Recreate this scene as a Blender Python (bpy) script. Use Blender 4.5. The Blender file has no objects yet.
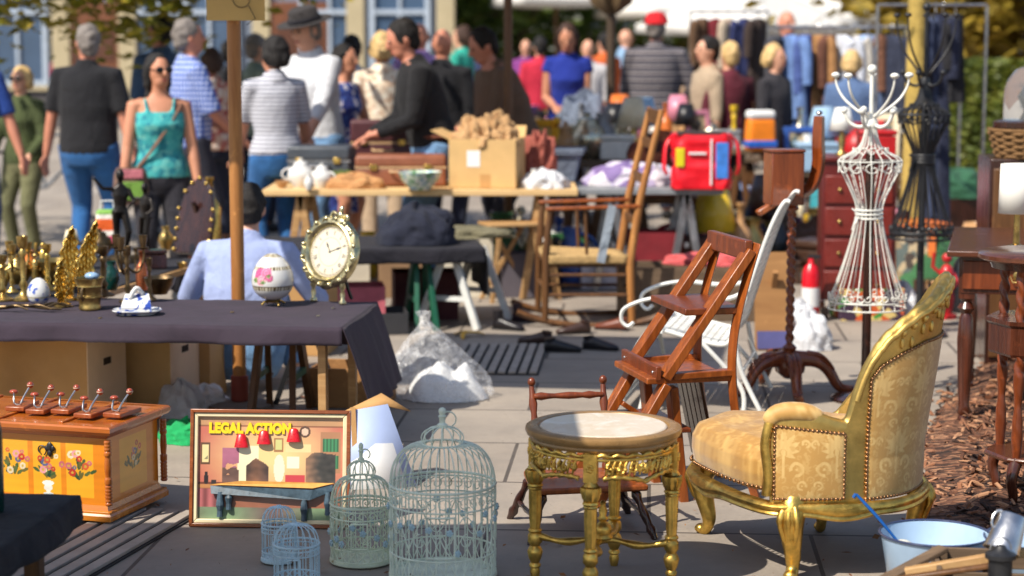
import bpy, math, random
from mathutils import Vector, Matrix, noise
S = bpy.context.scene
COL = S.collection
PI = math.pi
R = math.radians
rnd = random.Random(7)
V = Vector
sin, cos = math.sin, math.cos

# ------------------------------------------------------------------ camera model (pixel rays used for laying things out on the ground)
FPX, HC = 2000.0, 1.75
TH = math.atan(248 / FPX)
def ray(px, py):
    u, v = (px - 512) / FPX, (288 - py) / FPX
    return V((u, cos(TH) + v * sin(TH), -sin(TH) + v * cos(TH)))
def G(px, py, z=0.0):
    d = ray(px, py); t = (z - HC) / d.z
    return V((d.x * t, d.y * t, z))
def A(px, py, Y):
    d = ray(px, py); t = Y / d.y
    return V((d.x * t, Y, HC + d.z * t))

# ------------------------------------------------------------------ mesh builder
def ring(c, rx, ry, n=20, z=0, rot=0):
    return [V((c[0] + rx * cos(2 * PI * i / n + rot), c[1] + ry * sin(2 * PI * i / n + rot), z)) for i in range(n)]
class MB:
    def __init__(s): s.v = []; s.f = []; s.m = []
    def add(s, vs, fs, M=None, m=0):
        b = len(s.v)
        s.v += [(M @ V(p)) if M is not None else V(p) for p in vs]
        s.f += [tuple(b + i for i in f) for f in fs]; s.m += [m] * len(fs)
        return s
    def box(s, c, d, M=None, m=0, taper=1.0):
        x, y, z = c; a, b, h = d[0] / 2, d[1] / 2, d[2] / 2
        t = taper
        vs = [(x - a, y - b, z - h), (x + a, y - b, z - h), (x + a, y + b, z - h), (x - a, y + b, z - h),
              (x - a * t, y - b * t, z + h), (x + a * t, y - b * t, z + h), (x + a * t, y + b * t, z + h), (x - a * t, y + b * t, z + h)]
        return s.add(vs, [(3, 2, 1, 0), (4, 5, 6, 7), (0, 1, 5, 4), (1, 2, 6, 5), (2, 3, 7, 6), (3, 0, 4, 7)], M, m)
    def bar(s, p, q, w, d=None, up=(0, 0, 1), m=0):
        p, q = V(p), V(q); d = d or w
        t = (q - p); L = t.length; t = t / L
        u = V(up)
        if abs(t.dot(u)) > .97: u = V((0, 1, 0))
        a = t.cross(u).normalized(); b = a.cross(t)
        M = Matrix((( a.x, b.x, t.x, 0), (a.y, b.y, t.y, 0), (a.z, b.z, t.z, 0), (0, 0, 0, 1)))
        M.translation = (p + q) / 2
        return s.box((0, 0, 0), (w, d, L), M, m)
    def loft(s, rings, closed=False, cap=True, M=None, m=0):
        n = len(rings[0]); vs = [p for r in rings for p in r]; fs = []
        k = len(rings)
        for i in range(k if closed else k - 1):
            a, b = i * n, ((i + 1) % k) * n
            for j in range(n):
                j2 = (j + 1) % n
                fs.append((a + j, a + j2, b + j2, b + j))
        if cap and not closed:
            fs.append(tuple(range(n - 1, -1, -1))); fs.append(tuple((k - 1) * n + i for i in range(n)))
        return s.add(vs, fs, M, m)
    def tube(s, pts, r, n=8, closed=False, M=None, m=0, flat=1.0, cap=True):
        pts = [V(p) for p in pts]; k = len(pts)
        rs = list(r) if isinstance(r, (list, tuple)) else [r] * k
        T = []
        for i in range(k):
            if closed: t = pts[(i + 1) % k] - pts[i - 1]
            else: t = pts[min(i + 1, k - 1)] - pts[max(i - 1, 0)]
            T.append(t.normalized() if t.length > 1e-9 else V((0, 0, 1)))
        u = V((0, 0, 1)) if abs(T[0].z) < .9 else V((1, 0, 0))
        a = T[0].cross(u).normalized(); rings = []
        for i in range(k):
            a = (a - T[i] * a.dot(T[i]))
            a = a.normalized() if a.length > 1e-6 else T[i].orthogonal().normalized()
            b = T[i].cross(a)
            rings.append([pts[i] + a * (rs[i] * cos(2 * PI * j / n)) + b * (rs[i] * flat * sin(2 * PI * j / n)) for j in range(n)])
        return s.loft(rings, closed, cap, M, m)
    def lathe(s, prof, n=24, M=None, m=0, mod=None, cap=True):
        rings = []
        for r, z in prof:
            rings.append([V(((r * (mod(2 * PI * i / n, z) if mod else 1)) * cos(2 * PI * i / n),
                             (r * (mod(2 * PI * i / n, z) if mod else 1)) * sin(2 * PI * i / n), z)) for i in range(n)])
        return s.loft(rings, False, cap, M, m)
    def ball(s, c, r, nu=12, nv=8, M=None, m=0):
        if not isinstance(r, (tuple, list)): r = (r, r, r)
        vs = [(c[0], c[1], c[2] - r[2])]; fs = []
        for i in range(1, nv):
            t = -PI / 2 + PI * i / nv
            for j in range(nu):
                p = 2 * PI * j / nu
                vs.append((c[0] + r[0] * cos(t) * cos(p), c[1] + r[1] * cos(t) * sin(p), c[2] + r[2] * sin(t)))
        vs.append((c[0], c[1], c[2] + r[2])); top = len(vs) - 1
        for j in range(nu):
            j2 = (j + 1) % nu
            fs.append((0, 1 + j2, 1 + j)); b = 1 + (nv - 2) * nu
            fs.append((b + j, b + j2, top))
            for i in range(nv - 2):
                a = 1 + i * nu
                fs.append((a + j, a + j2, a + nu + j2, a + nu + j))
        return s.add(vs, fs, M, m)
    def prism(s, poly, d, M=None, m=0):
        # poly in local XZ, extruded along Y from -d/2 to d/2 (M places it)
        n = len(poly)
        vs = [(p[0], -d / 2, p[1]) for p in poly] + [(p[0], d / 2, p[1]) for p in poly]
        fs = [tuple(range(n)), tuple(range(2 * n - 1, n - 1, -1))] + [(i, n + i, n + (i + 1) % n, (i + 1) % n) for i in range(n)]
        return s.add(vs, fs, M, m)
    def grid(s, fn, nu, nv, M=None, m=0, cu=False):
        vs = [fn(i / nu, j / nv) for i in range(nu + 1) for j in range(nv + 1)]
        fs = [(i * (nv + 1) + j, (i + 1) * (nv + 1) + j, (i + 1) * (nv + 1) + j + 1, i * (nv + 1) + j + 1) for i in range(nu) for j in range(nv)]
        return s.add(vs, fs, M, m)
    def mesh(s, name, mats):
        me = bpy.data.meshes.new(name)
        me.from_pydata([tuple(p) for p in s.v], [], s.f)
        for mm in mats: me.materials.append(mm)
        if len(mats) > 1: me.polygons.foreach_set('material_index', s.m)
        return me
    def build(s, name, mat, parent=None, ang=40, bev=0, seg=2, sub=0, solid=0, disp=None):
        mats = mat if isinstance(mat, (list, tuple)) else [mat]
        me = s.mesh(name, mats)
        if ang:
            me.shade_smooth(); me.set_sharp_from_angle(angle=R(ang))
        o = bpy.data.objects.new(name, me); COL.objects.link(o)
        if parent is not None: o.parent = parent
        if solid:
            k = o.modifiers.new('solid', 'SOLIDIFY'); k.thickness = solid; k.offset = 0
        if bev:
            k = o.modifiers.new('bevel', 'BEVEL'); k.width = bev; k.segments = seg; k.limit_method = 'ANGLE'; k.angle_limit = R(35)
        if sub:
            k = o.modifiers.new('sub', 'SUBSURF'); k.levels = sub; k.render_levels = sub
        return o
def T_(x=0, y=0, z=0): return Matrix.Translation((x, y, z))
def RZ(a): return Matrix.Rotation(a, 4, 'Z')
def RX(a): return Matrix.Rotation(a, 4, 'X')
def RY(a): return Matrix.Rotation(a, 4, 'Y')
def tag(o, label, cat, group=None, kind=None):
    if label: o['label'] = label
    if cat: o['category'] = cat
    if group: o['group'] = group
    if kind: o['kind'] = kind
    return o
def thing(name, label, cat, loc=(0, 0, 0), rz=0.0, group=None):
    o = bpy.data.objects.new(name, None); COL.objects.link(o)
    o.location = loc; o.rotation_euler = (0, 0, rz); o.empty_display_size = .1
    return tag(o, label, cat, group)
def place(o, loc, rz=0.0):
    o.location = loc; o.rotation_euler = (0, 0, rz); return o
def copy_tree(o, parent=None):
    c = o.copy(); COL.objects.link(c)
    if parent is not None: c.parent = parent
    for ch in list(o.children): copy_tree(ch, c)
    return c
def spline(pts, n=8, closed=False):
    pts = [V(p) for p in pts]; k = len(pts); out = []
    for i in range(k if closed else k - 1):
        if closed: p0, p1, p2, p3 = pts[i - 1], pts[i], pts[(i + 1) % k], pts[(i + 2) % k]
        else: p0, p1, p2, p3 = pts[max(i - 1, 0)], pts[i], pts[i + 1], pts[min(i + 2, k - 1)]
        for j in range(n):
            t = j / n; t2, t3 = t * t, t * t * t
            out.append(.5 * ((2 * p1) + (p2 - p0) * t + (2 * p0 - 5 * p1 + 4 * p2 - p3) * t2 + (3 * p1 - p0 - 3 * p2 + p3) * t3))
    if not closed: out.append(pts[-1])
    return out
def lerp_tab(tab, t):
    # tab of (t, value...) -> interpolated tuple
    if t <= tab[0][0]: return tab[0][1:]
    for a, b in zip(tab, tab[1:]):
        if t <= b[0]:
            k = (t - a[0]) / (b[0] - a[0])
            return tuple(x + (y - x) * k for x, y in zip(a[1:], b[1:]))
    return tab[-1][1:]
def circ(r, z, n=32, c=(0, 0)): return [(c[0] + r * cos(2 * PI * i / n), c[1] + r * sin(2 * PI * i / n), z) for i in range(n)]
def arc(c, r, a0, a1, n=12, ax='xz', off=0):
    out = []
    for i in range(n + 1):
        a = R(a0 + (a1 - a0) * i / n); x, y = c[0] + r * cos(a), c[1] + r * sin(a)
        out.append((x, off, y) if ax == 'xz' else ((x, y, off) if ax == 'xy' else (off, x, y)))
    return out
def spiral(c, r0, r1, a0, a1, n=24):
    return [(c[0] + (r0 + (r1 - r0) * i / n) * cos(R(a0 + (a1 - a0) * i / n)), c[1] + (r0 + (r1 - r0) * i / n) * sin(R(a0 + (a1 - a0) * i / n))) for i in range(n + 1)]

# ------------------------------------------------------------------ materials
def lin(v):
    v /= 255.0
    return v / 12.92 if v <= .04045 else ((v + .055) / 1.055) ** 2.4
def C(r, g, b): return (lin(r), lin(g), lin(b), 1)
MATS = {}
class NT:
    def __init__(s, name):
        s.mat = bpy.data.materials.new(name); s.mat.use_nodes = True
        s.t = s.mat.node_tree; s.t.nodes.clear()
        s.out = s.n('ShaderNodeOutputMaterial'); s.p = s.n('ShaderNodeBsdfPrincipled')
        s.l(s.p.outputs[0], s.out.inputs[0])
        s.tc = s.n('ShaderNodeTexCoord')
    def n(s, t, **k):
        x = s.t.nodes.new(t)
        for a, b in k.items(): setattr(x, a, b)
        return x
    def l(s, a, b): s.t.links.new(a, b)
    def noise(s, scale, detail=3, rough=.55, vec=None, dist=0):
        x = s.n('ShaderNodeTexNoise'); x.inputs['Scale'].default_value = scale; x.inputs['Detail'].default_value = detail
        x.inputs['Roughness'].default_value = rough; x.inputs['Distortion'].default_value = dist
        s.l(vec or s.tc.outputs['Object'], x.inputs['Vector']); return x.outputs['Fac']
    def mapping(s, scale, rot=(0, 0, 0), vec=None):
        x = s.n('ShaderNodeMapping'); x.inputs['Scale'].default_value = scale; x.inputs['Rotation'].default_value = rot
        s.l(vec or s.tc.outputs['Object'], x.inputs['Vector']); return x.outputs[0]
    def ramp(s, fac, stops, interp='LINEAR'):
        x = s.n('ShaderNodeValToRGB'); x.color_ramp.interpolation = interp
        e = x.color_ramp.elements
        while len(e) < len(stops): e.new(.5)
        for i, (p, c) in enumerate(stops): e[i].position = p; e[i].color = c
        s.l(fac, x.inputs[0]); return x.outputs[0]
    def mix(s, fac, a, b, mode='MIX'):
        x = s.n('ShaderNodeMix'); x.data_type = 'RGBA'; x.blend_type = mode
        for sock, val in ((x.inputs[0], fac), (x.inputs[6], a), (x.inputs[7], b)):
            if hasattr(val, 'default_value'): s.l(val, sock)
            else: sock.default_value = val
        return x.outputs[2]
    def math(s, op, a, b=0.0):
        x = s.n('ShaderNodeMath'); x.operation = op
        for sock, val in ((x.inputs[0], a), (x.inputs[1], b)):
            if hasattr(val, 'default_value'): s.l(val, sock)
            else: sock.default_value = val
        return x.outputs[0]
    def bump(s, h, strength=.3, dist=.01):
        x = s.n('ShaderNodeBump'); x.inputs['Strength'].default_value = strength; x.inputs['Distance'].default_value = dist
        s.l(h, x.inputs['Height']); s.l(x.outputs[0], s.p.inputs['Normal'])
    def set(s, **k):
        for a, b in k.items():
            sock = s.p.inputs[a.replace('_', ' ')]
            if hasattr(b, 'default_value'): s.l(b, sock)
            else: sock.default_value = b
        return s
def sc_(c, k): return (min(1, c[0] * k), min(1, c[1] * k), min(1, c[2] * k), 1)
def mat(name, c, rough=.6, metal=0.0, var=.18, scale=9, bump=0.0, bscale=60, coat=0.0, sheen=0.0, trans=0.0):
    if name in MATS: return MATS[name]
    n = NT(name)
    f = n.noise(scale, 5, .6)
    n.set(Base_Color=n.ramp(f, [(.28, sc_(c, 1 - var)), (.72, sc_(c, 1 + var))]), Metallic=metal, Coat_Weight=coat)
    n.set(Roughness=n.ramp(n.noise(scale * 2.3, 4), [(.3, (max(0, rough - .1),) * 3 + (1,)), (.7, (min(1, rough + .12),) * 3 + (1,))]))
    if sheen: n.set(Sheen_Weight=sheen)
    if trans: n.set(Transmission_Weight=trans)
    if bump: n.bump(n.noise(bscale, 4), bump, .01)
    MATS[name] = n.mat; return n.mat
def fabric(name, c, var=.15, weave=500, bump=.5, rough=.9):
    if name in MATS: return MATS[name]
    n = NT(name)
    n.set(Base_Color=n.ramp(n.noise(6, 5), [(.25, sc_(c, 1 - var)), (.75, sc_(c, 1 + var))]), Roughness=rough, Sheen_Weight=.04)
    h = n.math('ADD', n.math('MULTIPLY', n.noise(5.5, 3, .5, None, .9), 1.6), n.math('MULTIPLY', n.noise(weave, 1), .12))
    n.bump(h, min(1, bump * 1.25), .04)
    MATS[name] = n.mat; return n.mat
def wood(name, c1, c2, axis='Z', rough=.4, scale=1.0, coat=.0, stretch=12):
    if name in MATS: return MATS[name]
    n = NT(name)
    k = {'X': (1, stretch, stretch), 'Y': (stretch, 1, stretch), 'Z': (stretch, stretch, 1)}[axis]
    v = n.mapping(tuple(q * scale for q in k))
    f = n.noise(2.2, 6, .62, v, .6); g = n.noise(9, 3, .6, v)
    col = n.ramp(f, [(.3, c1), (.55, tuple((a + b) / 2 for a, b in zip(c1, c2))), (.72, c2)])
    col = n.mix(n.math('MULTIPLY', g, .5), col, sc_(c1, .45)); wr_ = n.noise(13, 6, .75); col = n.mix(n.ramp(wr_, [(.58, (0, 0, 0, 1)), (.70, (.45, .45, .45, 1))]), col, sc_(c2, 1.35))
    n.set(Base_Color=col, Roughness=n.ramp(f, [(.2, (rough - .08,) * 3 + (1,)), (.8, (rough + .1,) * 3 + (1,))]), Coat_Weight=coat, Coat_Roughness=.2)
    n.bump(g, .15, .004)
    MATS[name] = n.mat; return n.mat
def metal(name, c, rough=.35, dark=.35, scale=25, bump=.25):
    # aged metal: patchy tarnish, dirt in the grain
    if name in MATS: return MATS[name]
    n = NT(name)
    f = n.noise(scale, 6, .65)
    n.set(Base_Color=n.ramp(f, [(.3, sc_(c, dark)), (.5, sc_(c, .8)), (.7, sc_(c, 1.1))]), Metallic=1.0,
          Roughness=n.ramp(n.noise(scale * .7, 4), [(.3, (rough - .1,) * 3 + (1,)), (.75, (rough + .18,) * 3 + (1,))]))
    n.bump(n.noise(scale * 3, 4), bump, .004)
    MATS[name] = n.mat; return n.mat
def paint_worn(name, c, under, amount=.33, rough=.5, scale=18):
    if name in MATS: return MATS[name]
    n = NT(name)
    f = n.noise(scale, 8, .7)
    w = n.ramp(f, [(amount - .03, (1, 1, 1, 1)), (amount + .03, (0, 0, 0, 1))])
    base = n.ramp(n.noise(scale * .4, 4), [(.3, sc_(c, .8)), (.7, sc_(c, 1.1))])
    n.set(Base_Color=n.mix(w, base, under), Roughness=rough)
    n.bump(f, .2, .003)
    MATS[name] = n.mat; return n.mat
def stripes(name, stops, scale, axis=2, rough=.9, wob=.0):
    # hard-edged stripes along an axis of the object
    if name in MATS: return MATS[name]
    n = NT(name); sp = n.n('ShaderNodeSeparateXYZ'); n.l(n.tc.outputs['Object'], sp.inputs[0])
    v = n.math('MULTIPLY', sp.outputs[axis], scale)
    if wob: v = n.math('ADD', v, n.math('MULTIPLY', n.noise(5, 2), wob))
    f = n.math('FRACT', v)
    n.set(Base_Color=n.ramp(f, stops, 'CONSTANT'), Roughness=rough)
    n.bump(n.noise(14, 3), .5, .02)
    MATS[name] = n.mat; return n.mat
def plaid(name, a, b, c, scale):
    if name in MATS: return MATS[name]
    n = NT(name); sp = n.n('ShaderNodeSeparateXYZ'); n.l(n.tc.outputs['Object'], sp.inputs[0])
    fx = n.math('FRACT', n.math('MULTIPLY', n.math('ADD', sp.outputs[0], sp.outputs[1]), scale))
    fz = n.math('FRACT', n.math('MULTIPLY', sp.outputs[2], scale))
    bx = n.ramp(fx, [(0, (0, 0, 0, 1)), (.5, (.5, .5, .5, 1)), (.88, (1, 1, 1, 1))], 'CONSTANT')
    bz = n.ramp(fz, [(0, (0, 0, 0, 1)), (.5, (.5, .5, .5, 1)), (.88, (1, 1, 1, 1))], 'CONSTANT')
    k = n.mix(.5, bx, bz)
    n.set(Base_Color=n.ramp(k, [(0, a), (.25, b), (.6, c)]), Roughness=.9)
    n.bump(n.noise(14, 3), .5, .02)
    MATS[name] = n.mat; return n.mat
def blotch(name, cols, scale=14, rough=.9, bump=.4, seed=0.0):
    # printed fabric / mixed surface: voronoi cells picking between several colours
    if name in MATS: return MATS[name]
    n = NT(name); v = n.n('ShaderNodeTexVoronoi'); v.inputs['Scale'].default_value = scale
    n.l(n.tc.outputs['Object'], v.inputs['Vector'])
    sp = n.n('ShaderNodeSeparateColor'); n.l(v.outputs['Color'], sp.inputs[0])
    k = len(cols)
    n.set(Base_Color=n.ramp(sp.outputs[0], [(i / k, c) for i, c in enumerate(cols)], 'CONSTANT'), Roughness=rough)
    n.bump(n.noise(14, 3), bump, .02)
    MATS[name] = n.mat; return n.mat
def vcol(name, rough=.7, metal=0.0, bump=.1, bscale=300, var=.12, coat=0, attr='pat', sheen=0):
    # colours of a printed / painted / woven design stored on the mesh
    if name in MATS: return MATS[name]
    n = NT(name); a = n.n('ShaderNodeVertexColor'); a.layer_name = attr
    g = n.ramp(n.noise(12, 5), [(.3, (1 - var,) * 3 + (1,)), (.7, (1, 1, 1, 1))])
    n.set(Base_Color=n.mix(1.0, a.outputs[0], g, 'MULTIPLY'), Roughness=rough, Metallic=metal, Coat_Weight=coat, Sheen_Weight=sheen)
    n.bump(n.noise(bscale, 2), bump, .004)
    MATS[name] = n.mat; return n.mat
def paint_verts(o, fn):
    # fn(local position) -> linear rgba of the design there
    me = o.data; at = me.color_attributes.new('pat', 'FLOAT_COLOR', 'POINT')
    buf = []
    for v in me.vertices: buf += list(fn(v.co))[:3] + [1.0]
    at.data.foreach_set('color', buf)

gold = metal('gilt', (.86, .55, .13), .38, .45, 22)
gold_frame = metal('gilt_chair', (.74, .50, .15), .48, .68, 11, .3)
brass = metal('old_brass', (.62, .43, .15), .33, .35, 20)
brass_dark = metal('dark_bronze', (.22, .15, .08), .4, .4, 20)
brass_bright = metal('bright_brass', (.82, .55, .15), .3, .5, 25)
silver = metal('worn_silver', (.68, .64, .5), .28, .5, 18)
steel = metal('steel', (.55, .55, .56), .35, .6, 12)
iron_black = mat('black_iron', (.014, .014, .016, 1), .45, 0, .3, 20, .1)
cage_blue = paint_worn('cage_paint', C(230, 238, 218), C(164, 150, 112), .36, .55, 30)
cage_green = paint_worn('cage_paint_green', C(224, 232, 204), C(164, 150, 112), .36, .55, 30)
cage_pale = paint_worn('cage_paint_pale', C(204, 228, 236), C(160, 158, 140), .33, .55, 30)
white_paint = paint_worn('white_paint', (.72, .72, .68, 1), (.42, .36, .26, 1), .27, .45, 14)
cream_wire = paint_worn('cream_wire', (.78, .77, .70, 1), (.5, .42, .3, 1), .28, .4, 22)
w_orange = wood('honey_wood', C(112, 52, 14), C(192, 102, 36), 'Z', .36, 1.2, .12)
w_red = wood('red_wood', C(88, 38, 16), C(150, 72, 30), 'Z', .34, 1.2, .15)
w_dark = wood('dark_wood', C(36, 16, 10), C(74, 34, 20), 'Z', .25, 1.2, .4)
w_darkx = wood('dark_wood_top', C(48, 22, 12), C(88, 44, 26), 'X', .25, 1.2, .4)
w_pole = wood('pole_wood', C(156, 98, 46), C(206, 146, 80), 'Z', .5, .8)
w_pale = wood('pale_wood', C(168, 124, 74), C(214, 174, 120), 'X', .6, .9)
w_ply = wood('plywood', C(150, 104, 58), C(190, 142, 88), 'X', .7, .5, 0, 6)
w_grey = wood('grey_wood', C(88, 70, 52), C(130, 106, 82), 'X', .7, 1.0)
w_brown = wood('brown_wood', C(82, 52, 26), C(126, 84, 44), 'Z', .45, 1.0)
card = mat('cardboard', C(186, 142, 88), .85, 0, .1, 5, .15, 90)
card_pale = mat('cardboard_pale', C(206, 168, 112), .85, 0, .1, 5, .15, 90)
china = mat('china', (.7, .69, .66, 1), .12, 0, .03, 6, 0, 1, .4)
black_cloth = fabric('black_cloth', (.007, .006, .012, 1), .3)
plum_cloth = fabric('plum_cloth', C(50, 39, 52), .2, 700, .2)
skin_m = mat('skin', C(206, 152, 124), .55, 0, .1, 9, .05)
skin_t = mat('skin_tan', C(190, 130, 100), .55, 0, .1, 9, .05)
skin_d = mat('skin_ruddy', C(194, 128, 102), .55, 0, .1, 9, .05)
eye_m = mat('eye', (.03, .02, .015, 1), .15, 0, .1)
lip_m = mat('lips', C(160, 80, 70), .5, 0, .1)
glass_dark = mat('dark_lens', (.01, .008, .008, 1), .08, 0, .1)
jeans = fabric('jeans', C(62, 104, 150), .3, 600, .5)
jeans_light = fabric('jeans_light', C(112, 150, 190), .3, 600, .5)
jeans_blue = fabric('jeans_bright', C(40, 94, 150), .35, 600, .5)
navy = fabric('navy_cloth', C(30, 36, 56), .25)
rubber = mat('shoe_black', (.02, .02, .022, 1), .5, 0, .2)
white_cloth = fabric('white_cloth', (.72, .73, .76, 1), .08, 500, .7)
plainw = mat('white_plain', (.75, .75, .74, 1), .55, 0, .06, 8)
# ------------------------------------------------------------------ world, sun, camera
w = bpy.data.worlds.new('World'); S.world = w; w.use_nodes = True
wt = w.node_tree; bg = wt.nodes['Background']
sky = wt.nodes.new('ShaderNodeTexSky'); sky.sky_type = 'NISHITA'; sky.sun_disc = False
SH = V((.62, .57, -1.0)).normalized()
EL = math.asin(-SH.z); AZ = math.atan2(-SH.x, -SH.y)
sky.sun_elevation = EL; sky.sun_rotation = AZ % (2 * PI); sky.air_density = 1.0; sky.dust_density = 1.2; sky.ozone_density = 1.0
wt.links.new(sky.outputs[0], bg.inputs[0]); bg.inputs[1].default_value = .115
sl = bpy.data.lights.new('sun', 'SUN'); sl.energy = 4.8; sl.angle = R(.53); sl.color = (1.0, .93, .82)
so = bpy.data.objects.new('sun', sl); COL.objects.link(so); so.rotation_euler = SH.to_track_quat('-Z', 'Y').to_euler(); so.location = (-20, -14, 30)
cd = bpy.data.cameras.new('camera'); cam = bpy.data.objects.new('camera', cd); COL.objects.link(cam)
cam.location = (0, 0, HC); cam.rotation_euler = (PI / 2 - TH, 0, 0)
cd.lens = FPX * 36 / 1024; cd.sensor_width = 36; cd.clip_end = 500; cd.clip_start = .05
cd.dof.use_dof = True; cd.dof.focus_distance = 7.25; cd.dof.aperture_fstop = 2.0; cd.dof.aperture_blades = 9
S.camera = cam
S.view_settings.view_transform = 'Standard'; S.view_settings.look = 'None'; S.view_settings.exposure = 0.42; S.view_settings.gamma = 1
S.render.engine = 'CYCLES'
S.cycles.use_denoising = True; S.cycles.max_bounces = 6; S.cycles.diffuse_bounces = 3; S.cycles.glossy_bounces = 3
S.cycles.transmission_bounces = 6; S.cycles.transparent_max_bounces = 12; S.cycles.caustics_reflective = False; S.cycles.caustics_refractive = False

# ------------------------------------------------------------------ ground
def slab_material():
    n = NT('stone_paving')
    b = n.n('ShaderNodeTexBrick'); b.offset = .5; b.inputs['Scale'].default_value = 1.0
    b.inputs['Brick Width'].default_value = 1.15; b.inputs['Row Height'].default_value = .78
    b.inputs['Mortar Size'].default_value = .009; b.inputs['Mortar Smooth'].default_value = .3; b.inputs['Bias'].default_value = 0
    n.l(n.mapping((1, 1, 1), (0, 0, R(4))), b.inputs['Vector'])
    b.inputs['Color1'].default_value = (0.30, .255, .21, 1); b.inputs['Color2'].default_value = (.37, .32, .265, 1); b.inputs['Mortar'].default_value = (.085, .07, .058, 1)
    f = n.noise(2.2, 6, .65); g = n.noise(60, 4, .7); st = n.noise(7, 5, .7)
    col = n.mix(1.0, b.outputs[0], n.ramp(f, [(.3, (.78, .78, .79, 1)), (.7, (1.08, 1.06, 1.03, 1))]), 'MULTIPLY')
    col = n.mix(1.0, col, n.ramp(g, [(.3, (.86, .86, .86, 1)), (.7, (1.08, 1.08, 1.08, 1))]), 'MULTIPLY')
    col = n.mix(n.ramp(st, [(.60, (0, 0, 0, 1)), (.72, (.4, .4, .4, 1))]), col, (.13, .11, .095, 1))
    gv = n.n('ShaderNodeTexVoronoi'); gv.inputs['Scale'].default_value = 2.6; n.l(n.tc.outputs['Object'], gv.inputs['Vector'])
    col = n.mix(n.ramp(gv.outputs['Distance'], [(.035, (.75, .75, .75, 1)), (.06, (0, 0, 0, 1))]), col, (.09, .08, .075, 1))
    col = n.mix(n.ramp(n.noise(.9, 7, .75, None, .6), [(.5, (0, 0, 0, 1)), (.75, (.5, .5, .5, 1))]), col, (.17, .145, .12, 1))
    n.set(Base_Color=col, Roughness=n.ramp(g, [(.3, (.6,) * 3 + (1,)), (.7, (.85,) * 3 + (1,))]))
    n.bump(n.math('SUBTRACT', n.math('MULTIPLY', g, .3), b.outputs['Fac']), .35, .006)
    return n.mat
gm = MB(); gm.grid(lambda a, b: (-90 + 180 * a, -12 + 232 * b, 0), 24, 32)
tag(gm.build('ground', slab_material(), ang=0), None, None, kind='structure')
# bed of bark mulch along the right side
edge = [(1.30, 6.0), (1.42, 6.9), (1.62, 7.6), (1.78, 8.6), (2.12, 9.6), (2.75, 11.2), (3.5, 13.5), (4.2, 17.0), (5.2, 22.0)]
def edge_x(y):
    for a, b in zip(edge, edge[1:]):
        if y <= b[1]: return a[0] + (b[0] - a[0]) * (y - a[1]) / (b[1] - a[1])
    return edge[-1][0]
def bark_material():
    n = NT('bark_mulch')
    v = n.n('ShaderNodeTexVoronoi'); v.inputs['Scale'].default_value = 26
    n.l(n.mapping((1, 1.7, 1), (0, 0, .4)), v.inputs['Vector'])
    sp = n.n('ShaderNodeSeparateColor'); n.l(v.outputs['Color'], sp.inputs[0])
    n.set(Base_Color=n.ramp(sp.outputs[0], [(0, C(44, 30, 22)), (.3, C(82, 52, 36)), (.6, C(122, 80, 56)), (.9, C(158, 114, 84))]), Roughness=.85)
    n.bump(v.outputs['Distance'], 1.0, .03)
    return n.mat
bark = bark_material()
mb = MB()
def bed(a, b):
    y = 6.0 + 20 * b ** 1.4; x0 = edge_x(y); x = x0 + (9.5 + y * .3 - x0) * a ** 1.5
    h = .004 + min(1, a * 14) * (.03 + .025 * noise.noise((x * 4, y * 4, 0)) + .018 * noise.noise((x * 13, y * 13, 3)))
    return (x + .03 * noise.noise((x * 3, y * 6, 5)) * (a < .01), y, h)
mb.grid(bed, 110, 170); tag(mb.build('bark_bed', bark, ang=60), None, None, kind='structure')
mb = MB()
for i in range(9000):
    y = 6.2 + 9 * rnd.random() ** 1.5; x = edge_x(y) + rnd.random() ** 1.3 * 2.6 - (.10 if rnd.random() < .1 else .0) + rnd.gauss(0, .02)
    l, wd = rnd.uniform(.02, .07), rnd.uniform(.008, .022)
    M = T_(x, y, .045 + rnd.uniform(-.01, .02) if x > edge_x(y) + .15 else .012) @ RZ(rnd.uniform(0, PI)) @ RY(rnd.gauss(0, .35)) @ RX(rnd.gauss(0, .4))
    mb.box((0, 0, 0), (l, wd, .006), M, rnd.randrange(4), .7)
tag(mb.build('bark_chips', [mat('bark_a', C(96, 60, 40), .85), mat('bark_b', C(138, 92, 64), .85), mat('bark_c', C(56, 36, 26), .85), mat('bark_d', C(168, 124, 92), .85)], ang=0),
    'reddish brown bark chips strewn over the planting bed', 'mulch', kind='stuff')
# scattered dry leaves
mb = MB()
for i in range(420):
    y = 6.3 + 7 * rnd.random() ** 1.6; x = rnd.uniform(-.25, .26) * y
    M = T_(x, y, .012) @ RZ(rnd.uniform(0, 6)) @ RX(rnd.gauss(0, .35)); r = rnd.choice([.003, .004, .006, .012, .02]) * rnd.uniform(.8, 1.2)
    mb.add([(-r, 0, 0), (0, -r * .5, .004), (r, 0, .006), (0, r * .5, .004)], [(0, 1, 2, 3)], M, rnd.randrange(2))
tag(mb.build('fallen_leaves', [mat('leaf_dry', C(150, 98, 50), .8), mat('leaf_dry_b', C(104, 62, 34), .8)], ang=0), 'dry brown leaves scattered over the paving', 'leaves', kind='stuff')
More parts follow.
